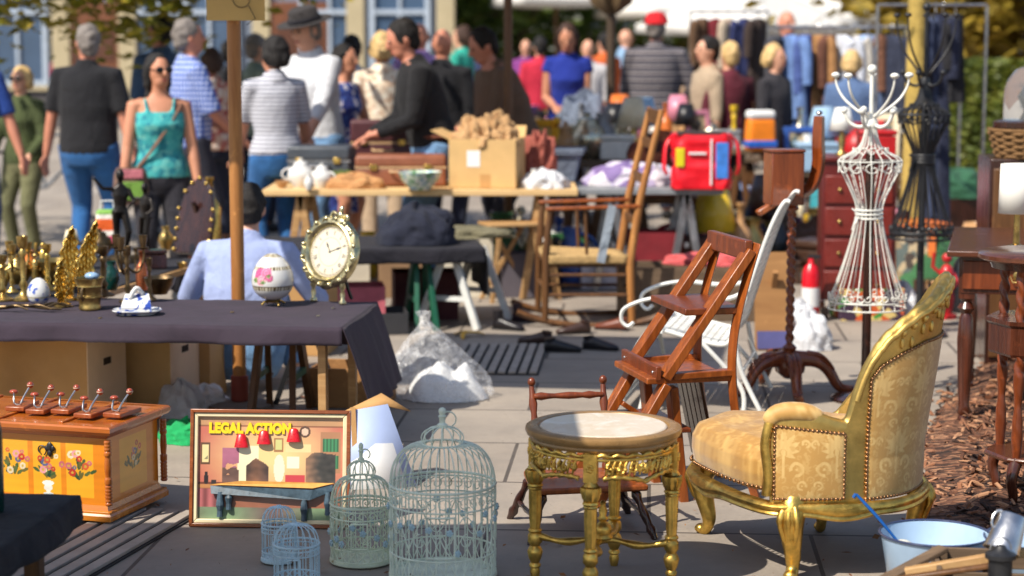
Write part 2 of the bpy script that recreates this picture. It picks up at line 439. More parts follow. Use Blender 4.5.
# ribbed drain strips
def drain(name, label, poly_c, rz, L, W, nb):
    t = thing(name, label, 'drain', (poly_c[0], poly_c[1], .0), rz)
    b = MB(); b.box((0, 0, .004), (W, L, .006)); b.build('channel_floor', mat('drain_floor', (.03, .028, .026, 1), .9), t)
    b = MB()
    for i in range(nb): b.box((-W / 2 + W * (i + .5) / nb, 0, .014), (W / nb * .68, L, .012))
    b.build('grate_bars', mat('drain_stone', (.36, .31, .26, 1), .7), t, bev=.002)
g0 = G(70, 556); drain('drain_grate', 'ribbed drain strip in the paving before the painted chest', (g0.x, g0.y, 0), R(-14), 1.3, .40, 6)
g0 = G(498, 360); drain('drain_grate', 'dark drain grating in shade before the rocking chair', (g0.x, g0.y, 0), R(-4), 1.0, .5, 9)

# ------------------------------------------------------------------ foliage
def leaf_mat(name, cols, trans=.35):
    if name in MATS: return MATS[name]
    n = NT(name); v = n.n('ShaderNodeTexVoronoi'); v.inputs['Scale'].default_value = 1.3
    n.l(n.tc.outputs['Object'], v.inputs['Vector'])
    f = n.math('ADD', n.math('MULTIPLY', n.noise(3, 2), .6), n.math('MULTIPLY', n.noise(37, 1), .4))
    k = len(cols)
    col = n.ramp(f, [(.3 + .4 * i / (k - 1), c) for i, c in enumerate(cols)])
    n.set(Base_Color=col, Roughness=.55)
    tr = n.n('ShaderNodeBsdfTranslucent'); n.l(col, tr.inputs[0])
    mx = n.n('ShaderNodeMixShader'); mx.inputs[0].default_value = trans
    n.l(n.p.outputs[0], mx.inputs[1]); n.l(tr.outputs[0], mx.inputs[2]); n.l(mx.outputs[0], n.out.inputs[0])
    MATS[name] = n.mat; return n.mat
bark_tree = mat('tree_bark', C(92, 76, 58), .9, 0, .3, 6, .8, 25)
bark_yellow = mat('tree_bark_lichen', C(176, 150, 78), .9, 0, .35, 5, .8, 25)
def leaves(b, c, rx, ry, rz, nclump, per, size, rr):
    for i in range(nclump):
        while 1:
            p = V((rr.uniform(-1, 1), rr.uniform(-1, 1), rr.uniform(-1, 1)))
            if .25 < p.length < 1: break
        q = V((c[0] + p.x * rx, c[1] + p.y * ry, c[2] + p.z * rz)); cr = rr.uniform(.12, .3) * min(rx, rz)
        for j in range(per):
            o = q + V((rr.gauss(0, cr), rr.gauss(0, cr), rr.gauss(0, cr * .7)))
            s = size * rr.uniform(.6, 1.3)
            M = T_(*o) @ RZ(rr.uniform(0, 6.28)) @ RX(rr.uniform(-1.1, 1.1)) @ RY(rr.uniform(-.6, .6))
            b.add([(-s, 0, 0), (-s * .2, -s * .5, s * .1), (s, 0, 0), (-s * .2, s * .5, s * .1)], [(0, 1, 2, 3)], M)
def tree(name, label, loc, trunk_h, tr, crown, lm, bm, nclump=60, per=30, size=.07, seed=1, lean=(0, 0), group=None):
    rr = random.Random(seed)
    t = thing(name, label, 'tree', loc, 0, group)
    cx, cy, cz, rx, ry, rz = crown
    b = MB()
    top = V((cx * .6 + lean[0], cy * .6, cz))
    pts = spline([(0, 0, -.1), (lean[0] * .3 + rr.uniform(-.05, .05), 0, trunk_h * .4), (lean[0] * .7, lean[1], trunk_h), tuple(top)], 6)
    b.tube(pts, [tr * (1.25 - .95 * i / len(pts)) for i in range(len(pts))], 10)
    for i in range(9):
        a = 6.28 * i / 9 + rr.uniform(-.3, .3); st = pts[int(len(pts) * rr.uniform(.55, .85))]
        en = V((cx + rx * .75 * cos(a), cy + ry * .75 * sin(a), cz + rz * rr.uniform(-.5, .6)))
        bp = spline([st, st.lerp(en, .5) + V((0, 0, .25)), en], 5)
        b.tube(bp, [tr * .42 * (1 - .85 * k / len(bp)) for k in range(len(bp))], 6)
    b.build('trunk', bm, t, 60)
    b = MB(); leaves(b, (cx, cy, cz), rx, ry, rz, nclump, per, size, rr)
    b.build('crown', lm, t, 0)
    return t
lf_yg = leaf_mat('leaves_yellow_green', [C(70, 82, 22), C(118, 122, 34), C(168, 152, 48), C(190, 160, 70)])
lf_green = leaf_mat('leaves_green', [C(52, 74, 26), C(92, 112, 40), C(136, 140, 58)])
lf_olive = leaf_mat('leaves_olive', [C(84, 80, 24), C(150, 128, 42), C(196, 164, 66)])
lf_hedge = leaf_mat('leaves_hedge', [C(44, 62, 22), C(96, 108, 38), C(156, 150, 60)])
p = A(60, 14, 15.5)
tree('leafy_tree', 'yellow green tree hanging low boughs over the group at the left', (p.x - 1.6, 16.6, 0), 2.3, .17, (1.6, .5, 2.95, 2.6, 1.3, 1.22), lf_yg, bark_tree, 240, 46, .075, 3)
p = A(914, 100, 15.0)
tree('street_tree', 'slender trunk with yellowed bark behind the black wire stand', (p.x, 15.0, 0), 3.0, .085, (0, 0, 4.6, 1.7, 1.7, 1.6), lf_olive, bark_yellow, 50, 26, .07, 5)
for i, (px, Y, lbl, crown, lm, sd) in enumerate([
        (520, 44, 'soft green tree far behind the man in the brown jacket', (0, 0, 4.4, 2.6, 2.2, 3.6), lf_green, 11),
        (592, 50, 'soft green tree far behind the woman in the blue top', (0, 0, 4.2, 2.9, 2.2, 3.4), lf_green, 12),
        (455, 50, 'dusky green tree at the right end of the grey blue facade', (0, 0, 4.4, 2.0, 2, 3.2), lf_green, 13),
        (680, 52, 'olive tree far behind the red cap above the white parasols', (0, 0, 4.8, 3.2, 2.4, 3.4), lf_olive, 14),
        (850, 42, 'brownish olive tree behind the hanging white garments', (0, 0, 4.0, 2.6, 2.2, 3.2), lf_olive, 15),
        (968, 30, 'dark olive tree rising above the clipped hedge', (0, 0, 3.6, 1.6, 1.6, 2.4), lf_olive, 16),
        (1030, 28, 'yellowish tree at the far end of the clipped hedge', (0, 0, 3.7, 1.6, 1.6, 2.6), lf_olive, 17)]):
    p = A(px, 40, Y)
    tree('background_tree', lbl, (p.x, Y, 0), 2.2, .16, (crown[0], crown[1], crown[2] - .5, crown[3] * 1.15, crown[4], crown[5]), lm, bark_tree, 110, 46, .17, sd, group='trees closing the market in the distance')
# hedge
b = MB(); rr = random.Random(4)
p0, p1 = A(955, 100, 24), A(1090, 100, 20)
t = thing('hedge', 'tall clipped green hedge behind the bark bed', 'hedge', (p0.x, p0.y, 0), math.atan2(p1.y - p0.y, p1.x - p0.x))
L = (p1 - p0).length
for i in range(9000):
    x, y, z = rr.uniform(0, L), rr.choice([rr.uniform(-.42, -.3), rr.uniform(-.4, .4)]), 1.55 * rr.random() ** .8
    s = rr.uniform(.03, .065); y += .08 * noise.noise((x * 2, z * 2, 0))
    M = T_(x, y, z) @ RZ(rr.uniform(0, 6.28)) @ RX(rr.uniform(-1.2, 1.2))
    b.add([(-s, 0, 0), (0, -s * .5, 0), (s, 0, 0), (0, s * .5, 0)], [(0, 1, 2, 3)], M)
b.build('foliage', lf_hedge, t, 0)
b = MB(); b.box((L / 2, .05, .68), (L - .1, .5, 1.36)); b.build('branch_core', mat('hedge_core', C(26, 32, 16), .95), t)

# ------------------------------------------------------------------ facade across the street
def building():
    Y = 40.0; x0, x1 = A(-80, 40, Y).x, A(452, 40, Y).x
    t = thing('town_house', 'grey blue town house with tall pale windows behind the crowd', 'building', ((x0 + x1) / 2, Y, 0)); Wd = x1 - x0
    b = MB(); b.box((0, 2.0, 4.5), (Wd, 4, 9)); b.build('wall', mat('render_blue', C(112, 122, 138), .9, 0, .12, .8, .2, 20), t)
    b = MB(); b.box((0, -.05, .35), (Wd + .04, .1, .7)); b.build('plinth', mat('plinth', C(96, 92, 92), .9), t)
    b = MB(); b.box((0, -.12, 3.9), (Wd + .2, .24, .22)); b.build('cornice', mat('cornice', C(170, 160, 140), .9), t, bev=.03)
    cream = mat('cream_render', C(178, 164, 132), .9, 0, .1, 2)
    wnd = mat('window_frame_white', C(170, 182, 196), .6); gl = mat('window_glass', C(70, 90, 115), .08, 0, .2, 1)
    def xx(px): return A(px, 40, Y).x - (x0 + x1) / 2
    for px in (62, 128, 262, 356, 446):
        b = MB(); b.box((xx(px), -.06, 2.15), (.36, .12, 3.4)); b.box((xx(px), -.08, 3.7), (.46, .16, .16)); b.build('pilaster', cream, t, bev=.02)
    dr = w_brown
    for px in (92, 300):
        b = MB(); b.box((xx(px), -.04, 1.25), (1.1, .08, 2.5)); d = b.build('door', mat('brown_door', C(112, 66, 40), .5), t, bev=.01)
        b = MB(); [b.box((xx(px) + s * .27, -.09, z), (.38, .02, .7)) for s in (-1, 1) for z in (.75, 1.7)]; b.build('panel', mat('brown_door_panel', C(84, 48, 30), .5), d, bev=.01)
        b = MB(); b.ball((xx(px) + .06, -.11, 1.1), .035); b.build('handle', brass, d)
    for px in (18, 160, 210, 330, 400):
        b = MB(); x = xx(px)
        for s in (-1, 1): b.box((x + s * .55, -.05, 2.0), (.1, .12, 2.3))
        for z in (.9, 2.3, 3.1): b.box((x, -.045, z), (1.0, .10, .09))
        b.box((x, -.04, 2.0), (.06, .09, 2.2)); f = b.build('window', wnd, t)
        b = MB(); b.box((x, -.012, 2.0), (1.04, .02, 2.2)); b.build('pane', gl, f)
        b = MB(); b.box((x, -.1, .8), (1.3, .2, .08)); b.build('sill', cream, f)
    b = MB(); b.prism([(-Wd / 2 - .3, 9), (Wd / 2 + .3, 9), (Wd / 2 - 1, 10.8), (-Wd / 2 + 1, 10.8)], 4.6, T_(0, 2, 0)); b.build('roof', mat('roof_tiles', C(120, 66, 48), .9), t)
    px = A(63, 77, Y - .1)
    q = MB(); q.box((0, 0, 0), (.5, .02, .55)); q.box((0, -.012, .1), (.36, .004, .12), None, 1); q.box((0, -.012, -.12), (.28, .004, .06), None, 1)
    o = q.build('wall_poster', [mat('poster_pink', C(160, 30, 84), .7), mat('poster_pale', C(200, 130, 160), .7)]); o.location = (px.x, Y - .02 - .05, px.z)
    tag(o, 'magenta poster on the house front beside the woman in olive', 'poster')
building()

# ------------------------------------------------------------------ market parasols
canvas = fabric('canvas_white', (.66, .64, .60, 1), .06, 300, .3); canvas_t = fabric('canvas_natural', C(206, 188, 150), .06, 300, .3)
def parasol(label, x, y, z_edge, rise, half, rz=0, sides=4, cm=None, pole_m=None, pole_r=.03, group=None, pole=True, off=(0, 0), low=False):
    t = thing('market_parasol', label, 'parasol', (x, y, 0), rz, group)
    rim = [V((off[0] + half * cos(PI / sides + 2 * PI * i / sides) / cos(PI / sides), off[1] + half * sin(PI / sides + 2 * PI * i / sides) / cos(PI / sides), z_edge)) for i in range(sides)]
    top = V((off[0], off[1], z_edge + rise)); b = MB()
    for i in range(sides):
        p, q = rim[i], rim[(i + 1) % sides]; rows = []
        n = 8
        for k in range(n + 1):
            r = k / n; row = []
            for j in range(9):
                e = p.lerp(q, j / 8); c = top.lerp(e, r); c.z -= .05 * half * sin(PI * j / 8) * r * (.6) + .06 * half * sin(PI * r) * .5
                row.append(c)
            rows.append(row)
        vs = [v for r in rows for v in r]
        row = [v + V((0, 0, -.16)) for v in rows[-1]]; vs += row; m = 9
        b.add(vs, [(a * m + c, a * m + c + 1, (a + 1) * m + c + 1, (a + 1) * m + c) for a in range(n + 1) for c in range(m - 1)])
    b.build('canopy', cm or canvas, t, 30, solid=.004)
    b = MB()
    for i in range(sides * (2 if sides == 4 else 1)):
        e = rim[i // 2 if sides == 4 else i]
        if sides == 4 and i % 2: e = e.lerp(rim[(i // 2 + 1) % sides], .5)
        b.tube([top + V((0, 0, -.06)), top.lerp(e, .97) + V((0, 0, -.09 - .03 * half))], .012, 6)
        b.tube([V((off[0], off[1], z_edge + rise * .1 - .25)), top.lerp(e, .5) + V((0, 0, -.07 - .02 * half))], .01, 6)
    b.build('rib_frame', pole_m or w_pole, t)
    b = MB(); b.tube([(off[0], off[1], .05), (off[0], off[1], z_edge + rise + .05)], pole_r, 14); b.build('pole', pole_m or w_pole, t)
    b = MB(); b.lathe([(.0, 0), (.16, 0), (.16, .02), (.1, .03), (0, .03)] if low else [(.0, 0), (.26, 0), (.26, .05), (.2, .08), (pole_r + .02, .09), (pole_r + .02, .3), (0, .3)], 20, T_(off[0], off[1], 0)); b.build('base', mat('parasol_base', C(120, 112, 104), .8), t, bev=.004)
    return t
for i, (px, yb, Y, half, rise, lbl, sd) in enumerate([
        (556, 6, 40, 1.1, .6, 'white parasol above the woman in the blue top', 4),
        (662, 18, 41, 1.0, .8, 'white parasol straight above the red cap', 4),
        (748, 33, 38, 1.5, .9, 'white parasol over the stall of hanging clothes', 4),
        (822, 24, 40, 1.1, .8, 'white parasol beside the chrome clothes rail', 4),
        (628, 34, 46, .8, .7, 'small far white parasol between the dark pole and the red cap', 4)]):
    p = A(px, yb, Y)
    parasol(lbl, p.x, Y, p.z + .16, rise, half, R(12 + 17 * i), sd, canvas, w_brown, .03, 'white parasols over the far stalls')
p = G(240, 407)
POLE = p
# dark wooden pole of a parasol further back
pp = A(508, 60, 14.6)
parasol('parasol on a dark wooden pole in front of the man in brown', pp.x, 14.6, 2.5, .5, 1.0, R(8), 4, canvas_t, w_brown, .032)
pp = A(611, 60, 19.5)
b = MB(); 
t = thing('market_parasol', 'folded parasol on a dark pole left of the striped jumper', 'parasol', (pp.x, 19.5, 0))
b.tube([(0, 0, 0), (0, 0, 2.7)], .045, 12); b.build('pole', mat('pole_dark', C(70, 54, 38), .6), t)
b = MB(); b.lathe([(.05, 2.0), (.16, 2.1), (.2, 2.3), (.13, 2.6), (.05, 2.9)], 16, None, 0, lambda a, z: 1 + .25 * cos(6 * a)); b.build('folded_canopy', mat('canvas_brown', C(96, 76, 50), .9), t)
b = MB(); b.lathe([(.0, 0), (.3, 0), (.28, .08), (.06, .1), (0, .1)], 20); b.build('base', mat('parasol_base', C(120, 112, 104), .8), t)
# the two parasols that shade the foreground, standing by the stalls at the left
parasol('natural canvas parasol on a round wooden pole behind the plum cloth table', POLE.x, POLE.y, 2.62, .45, .86, R(-8), 4, canvas_t, w_pole, .032, low=True)
parasol('wide canvas parasol shading the foreground paving', -2.42, 4.22, 2.35, .5, 1.55, R(2), 4, canvas_t, w_pole, .03)
# card sign hung on the pole
s = thing('card_sign', 'yellowed card sign tied to the top of the wooden pole', 'sign', (POLE.x + .02, POLE.y - .06, A(246, 10, POLE.y).z), R(6))
b = MB(); b.box((0, 0, .03), (.27, .006, .16)); b.build('card', mat('sign_card', C(204, 170, 104), .8, 0, .08, 6), s)
b = MB(); b.tube([(p_[0], -.012, p_[1]) for p_ in spiral((.03, .05), .05, .03, 0, 500, 40)], .002, 5)
b.tube([(.06, -.012, .02), (.09, -.014, -.04), (.05, -.014, -.07)], .002, 5); b.build('wire', iron_black, s)
# ------------------------------------------------------------------ gilt armchair
def damask(x, z, tw=.30, th=.34, ph=0.0):
    x *= 1.75; z *= 1.75; ph *= 1.75
    n_ = noise.noise((x * 26, z * 26, 4)); x += .005 * n_; z += .005 * noise.noise((x * 26, z * 26, 9))
    if n_ < -.42: return .35
    k = damask_leaf(x, z, tw, th, ph)
    return k * (.75 + .35 * noise.noise((x * 60, z * 14, 1))) + (.3 if k == 0 and damask_leaf(x * 1.9 + .07, z * 1.9 + .1, tw, th, 0) else 0)
def damask_leaf(x, z, tw, th, ph):
    r = int(math.floor(z / th)); z = (z % th) - th / 2
    x = x + (tw / 2 if r % 2 else 0) + ph
    x = abs(((x + tw / 2) % tw) - tw / 2)
    k = 0
    for a, L, wd in ((0, .13, .018), (26, .125, .017), (52, .11, .017), (80, .09, .015), (112, .075, .014)):
        a = R(a); dx, dz = sin(a), cos(a); t = x * dx + (z + .02) * dz; q = abs(-x * dz + (z + .02) * dx + .15 * t * t * 4)
        if 0.02 < t < L and q < wd * sin(PI * (t / L) ** .8) : k = 1
    for cx, cz, r0, w_, lo in ((.075, -.115, .034, .011, 0), (.045, .13, .022, .008, 1), (.125, .03, .018, .008, 0)):
        d = math.hypot(x - cx, z - cz); an = math.degrees(math.atan2(z - cz, x - cx))
        if abs(d - r0) < w_ * .8 and not (-160 < an < -100): k = 1
        if d < w_ * .7: k = 1
    if x < .006 and z < -.02: k = 1
    if math.hypot(x * 1.5, z + .02) < .02: k = 1
    return k
def make_chair():
    L2 = G(795, 579); f = V((-1, .0)); near = V((0, -1)); o = V((L2.x, L2.y)) - f * .2 - near * .33
    t = thing('gilt_armchair', 'carved gilt armchair in gold damask with studded trim', 'armchair', (o.x, o.y, 0), math.atan2(f.y, f.x))
    pts3 = [(.29, .36, .545), (.16, .368, .55), (.075, .36, .525), (.04, .35, .53), (.015, .342, .62), (-.01, .335, .70), (-.05, .322, .775), (-.115, .285, .845), (-.18, .225, .895), (-.23, .14, .935), (-.262, .05, .958),
            (-.27, -.03, .945), (-.25, -.12, .86), (-.2, -.21, .73), (-.12, -.28, .56), (-.03, -.315, .43), (.1, -.32, .38)]
    o3 = spline(pts3, 7); TOP = [p.z for p in o3]; ol = [V((p.x, p.y, 0)) for p in o3]; N = len(ol)
    nor = []
    for i in range(N):
        d = ol[min(i + 1, N - 1)] - ol[max(i - 1, 0)]; nor.append(V((-d.y, d.x, 0)).normalized() * (1 if True else -1))
    if nor[0].y < 0: nor = [-n for n in nor]
    pan_tab = [(-.27, .775), (-.18, .775), (-.115, .745), (-.05, .705), (-.02, .655)]
    def surf(i, z, off):
        p, n = ol[i], nor[i]; k = max(0, min(1, (.12 - p.x) / .3))
        return V((p.x, p.y, z)) + n * (off + k * .11 * max(0, z - .40) ) + V((-.05 * k * max(0, z - .5), 0, 0))
    Z0 = .262
    def top(i):
        z = TOP[i]
        if ol[i].x < -.04: z += .007 * abs(sin(i * .75))
        return z
    b = MB(); rings = []
    for i in range(N):
        zt = top(i); rg = []
        for k in range(13): rg.append(surf(i, Z0 + (zt - Z0) * k / 12, 0))
        rg += [surf(i, zt + .012, -.012), surf(i, zt + .012, -.026)]
        for k in range(12, -1, -1): rg.append(surf(i, Z0 + (zt - Z0) * k / 12, -.038))
        rings.append(rg)
    b.loft(rings); fr = b.build('frame', gold_frame, t, 50)
    # raised moulding along the crest and scrolling leaves in the crest band
    b = MB(); ids = [i for i in range(N) if ol[i].x < .02]
    b.tube([surf(i, top(i) - .012, .004) for i in ids], .011, 8)
    for i in ids[::1]:
        x = ol[i].x
        if x < -.1 and i % 3 == 0:
            c = surf(i, top(i) - .03, .004); b.ball(c, (.012, .012, .015), 8, 6)
            c = surf(i, top(i) - .065 - .02 * (i % 2), .002); b.ball(c, (.008, .008, .02), 8, 6)
        if x < -.28 and i % 4 == 1: b.ball(surf(i, top(i) + .018, -.02), (.016, .016, .02), 8, 6)
    b.build('crest_carving', gold_frame, t, 60)
    # damask panels
    dm = vcol('gold_damask', .5, 0, .25, 500, .08, 0, 'pat', .3)
    ca, cb = C(190, 144, 74), C(222, 186, 118)
    acc = [0.0]
    for i in range(1, N): acc.append(acc[-1] + (ol[i] - ol[i - 1]).length)
    def at(s):
        import bisect
        i = max(0, min(N - 2, bisect.bisect(acc, s) - 1)); k = (s - acc[i]) / (acc[i + 1] - acc[i]); return i, k
    def sp(s, z, off):
        i, k = at(s); return surf(i, z, off).lerp(surf(i + 1, z, off), k)
    def sx(s): i, k = at(s); return ol[i].x + (ol[i + 1].x - ol[i].x) * k
    mid = acc[-1] / 2
    def panel(name, s0, s1, ztop, off, res, zb=.292, ph=0, parent=t, trim=True, sgn=1):
        nu, nv = int((s1 - s0) / res), int(.42 / res)
        cols = []; b = MB()
        def fn(a, c):
            s = s0 + (s1 - s0) * a; z1 = ztop(s); z = zb + (z1 - zb) * c
            puff = .012 * (sin(PI * a) * sin(PI * c)) ** .5
            kk = damask(s - (s0 + s1) / 2, z - .15, ph=ph); cols.append([p + (q - p) * kk for p, q in zip(ca, cb)])
            return sp(s, z, off + sgn * puff)
        b.grid(fn, nu, nv); o_ = b.build(name, dm, parent, 60)
        at_ = o_.data.color_attributes.new('pat', 'FLOAT_COLOR', 'POINT'); at_.data.foreach_set('color', [q for c in cols for q in (c[0], c[1], c[2], 1)])
        if trim:
            path = [sp(s0 + (s1 - s0) * i / 60, zb, off) for i in range(61)] + [sp(s1, zb + (ztop(s1) - zb) * i / 30, off) for i in range(1, 31)]
            path += [sp(s1 - (s1 - s0) * i / 60, ztop(s1 - (s1 - s0) * i / 60), off) for i in range(1, 61)] + [sp(s0, ztop(s0) + (zb - ztop(s0)) * i / 30, off) for i in range(1, 30)]
            b = MB(); d = 0; prev = path[0]; b.ball(prev, .0062, 8, 6)
            b.tube(path, .004, 6, True)
            for p in path[1:]:
                seg = (p - prev).length; q = prev
                while d + seg >= .0145:
                    k = (.0145 - d) / seg; q = q.lerp(p, k); b.ball(q, .0062, 8, 6); seg = (p - q).length; d = 0
                d += seg; prev = p
            b.build('nail_trim', metal('nail_brass', (.36, .19, .09), .35, .5, 30), o_, 60)
    ix = lambda x: [i for i in range(N) if ol[i].x <= x][0]
    pk = max(range(N), key=lambda i: TOP[i]); far = lambda x: [i for i in range(pk, N) if ol[i].x >= x][0]
    Tz = lambda s: (lambda i, k: TOP[i] + (TOP[i + 1] - TOP[i]) * k)(*at(s))
    panel('arm_panel', acc[ix(.28)], acc[ix(.055)], lambda s: lerp_tab([(.05, .488), (.28, .515)], sx(s))[0], .004, .0028, .275)
    panel('back_panel', acc[ix(-.02)], acc[pk + 2], lambda s: lerp_tab(pan_tab, sx(s))[0], .004, .0028, .268, .02)
    panel('back_panel', acc[pk + 6], acc[far(-.05)], lambda s: Tz(s) - .09, .004, .007, .275, .02)
    panel('inner_back', acc[ix(-.04)], acc[far(-.08)], lambda s: Tz(s) - .07, -.042, .006, .3, 0, t, False, -1)
    # seat
    so_ = spline([(a, c, 0) for a, c in ((.49, -.12), (.425, .09), (.345, .25), (.24, .33), (.03, .32), (-.13, .25), (-.21, .1), (-.22, -.05), (-.16, -.2), (0, -.29), (.2, -.31), (.38, -.30), (.465, -.23))], 14, True)
    cn = V((.08, 0, 0)); b = MB(); rings = []
    sp_tab = [(0, .97, .285), (.06, 1.0, .30), (.15, 1.02, .34), (.25, 1.01, .385), (.34, .955, .425), (.45, .85, .447), (.65, .6, .462), (.85, .3, .468), (1, .02, .47)]
    for k, z in [lerp_tab(sp_tab, i / 64) for i in range(65)]:
        rings.append([V((cn.x + (p.x - cn.x) * k, p.y * k, z)) for p in so_])
    b.loft(rings); seat = b.build('seat_cushion', dm, t, 80)
    me = seat.data
    for v in me.vertices:
        q = v.co; q.z += (.010 * noise.noise((q.x * 7, q.y * 7, 2)) - .012 * math.exp(-((q.x - .1) ** 2 + q.y ** 2) * 30)) * (q.z > .4); q.x += .006 * noise.noise((q.x * 9, q.y * 9, q.z * 9))
    paint_verts(seat, lambda c: [p + (q - p) * damask(c.x, c.y + .17) for p, q in zip(C(172, 126, 56), C(206, 164, 92))])
    b = MB(); pth = [V((cn.x + (p.x - cn.x) * 1.02, p.y * 1.02, .298)) for p in so_]
    dd = 0
    for i in range(1, len(pth)):
        dd += (pth[i] - pth[i - 1]).length
        if dd > .0145 and pth[i].x > .1: b.ball(pth[i], .0062, 8, 6); dd = 0
    b.build('nail_trim', MATS['nail_brass'], seat, 60)
    ro = spline([(a, c, 0) for a, c in ((.505, -.12), (.44, .10), (.365, .27), (.29, .365), (.18, .385), (.03, .372), (-.11, .335), (-.2, .255), (-.262, .14), (-.292, .03), (-.285, -.08), (-.235, -.2), (-.15, -.3), (0, -.345), (.2, -.355), (.39, -.335), (.48, -.25))], 6, True)
    b = MB(); rings = []
    for k, z in ((.93, .222), (.985, .219), (1.0, .226), (.99, .235), (1.012, .243), (1.016, .252), (1.0, .260), (.97, .264), (.93, .263)):
        rings.append([V((p.x * k, p.y * k, z - .018 * max(0, cos(4 * math.atan2(p.y, p.x - .05)))**2 * (1 if z < .26 else 0))) for p in ro])
    b.loft(rings, closed=True); b.build('seat_rail', gold, t, 50)
    for ya, xa, dz in ((.338, .0, .0),):
        b = MB(); pp = spline([(.12 + xa, ya, .535 + dz), (.19 + xa, ya + .004, .555 + dz), (.265 + xa, ya, .55 + dz), (.30 + xa, ya, .515 + dz)], 6)
        b.tube(pp, [.014, .022, .027, .03, .032, .033, .034, .034, .034, .034, .034, .033, .033, .032, .031, .03, .028, .026, .018], 12); o_ = b.build('arm_pad', dm, t, 70)
        paint_verts(o_, lambda c: [p + (q - p) * damask(c.x, c.z) for p, q in zip(ca, cb)])
        b = MB(); b.tube(spline([(.292 + xa, ya + .012, .525 + dz), (.306 + xa, ya + .014, .45), (.296 + xa, ya + .018, .36), (.30 + xa, ya + .016, .285)], 6), .018, 8); b.build('arm_post', gold, t, 60)
    for (x, y, dx, dy, k) in ((.21, .33, .35, .93, 1), (.43, -.27, .75, -.65, 1), (-.235, .03, -.95, .3, .85), (.02, -.29, .1, -1, .85)):
        b = MB(); d = V((dx, dy, 0)); q = V((x, y, 0))
        pts = spline([q + V((0, 0, .262)), q + d * .028 + V((0, 0, .21)), q + d * .012 + V((0, 0, .13)), q - d * .008 + V((0, 0, .06)), q + d * .004 + V((0, 0, .022)), q + d * .03 + V((0, 0, .012))], 5)
        n = len(pts); b.tube(pts, [k * lerp_tab([(0, .052), (.2, .046), (.45, .031), (.7, .021), (.85, .022), (1, .016)], i / (n - 1))[0] for i in range(n)], 12)
        b.ball(q + d * .026 + V((0, 0, .018)), (.024 * k, .024 * k, .018), 10, 8)
        for s in (-1, 0, 1):   # carved acanthus on the knee
            e = V((-dy, dx, 0)) * (.018 * s)
            b.tube(spline([q + d * .05 + e + V((0, 0, .25)), q + d * .068 + e * 1.6 + V((0, 0, .205)), q + d * .045 + e + V((0, 0, .14)), q + d * .018 + V((0, 0, .09))], 4), [.012] * 5 + [.009] * 4 + [.005] * 4, 6)
        b.build('leg', gold, t, 60)
    return t
make_chair()

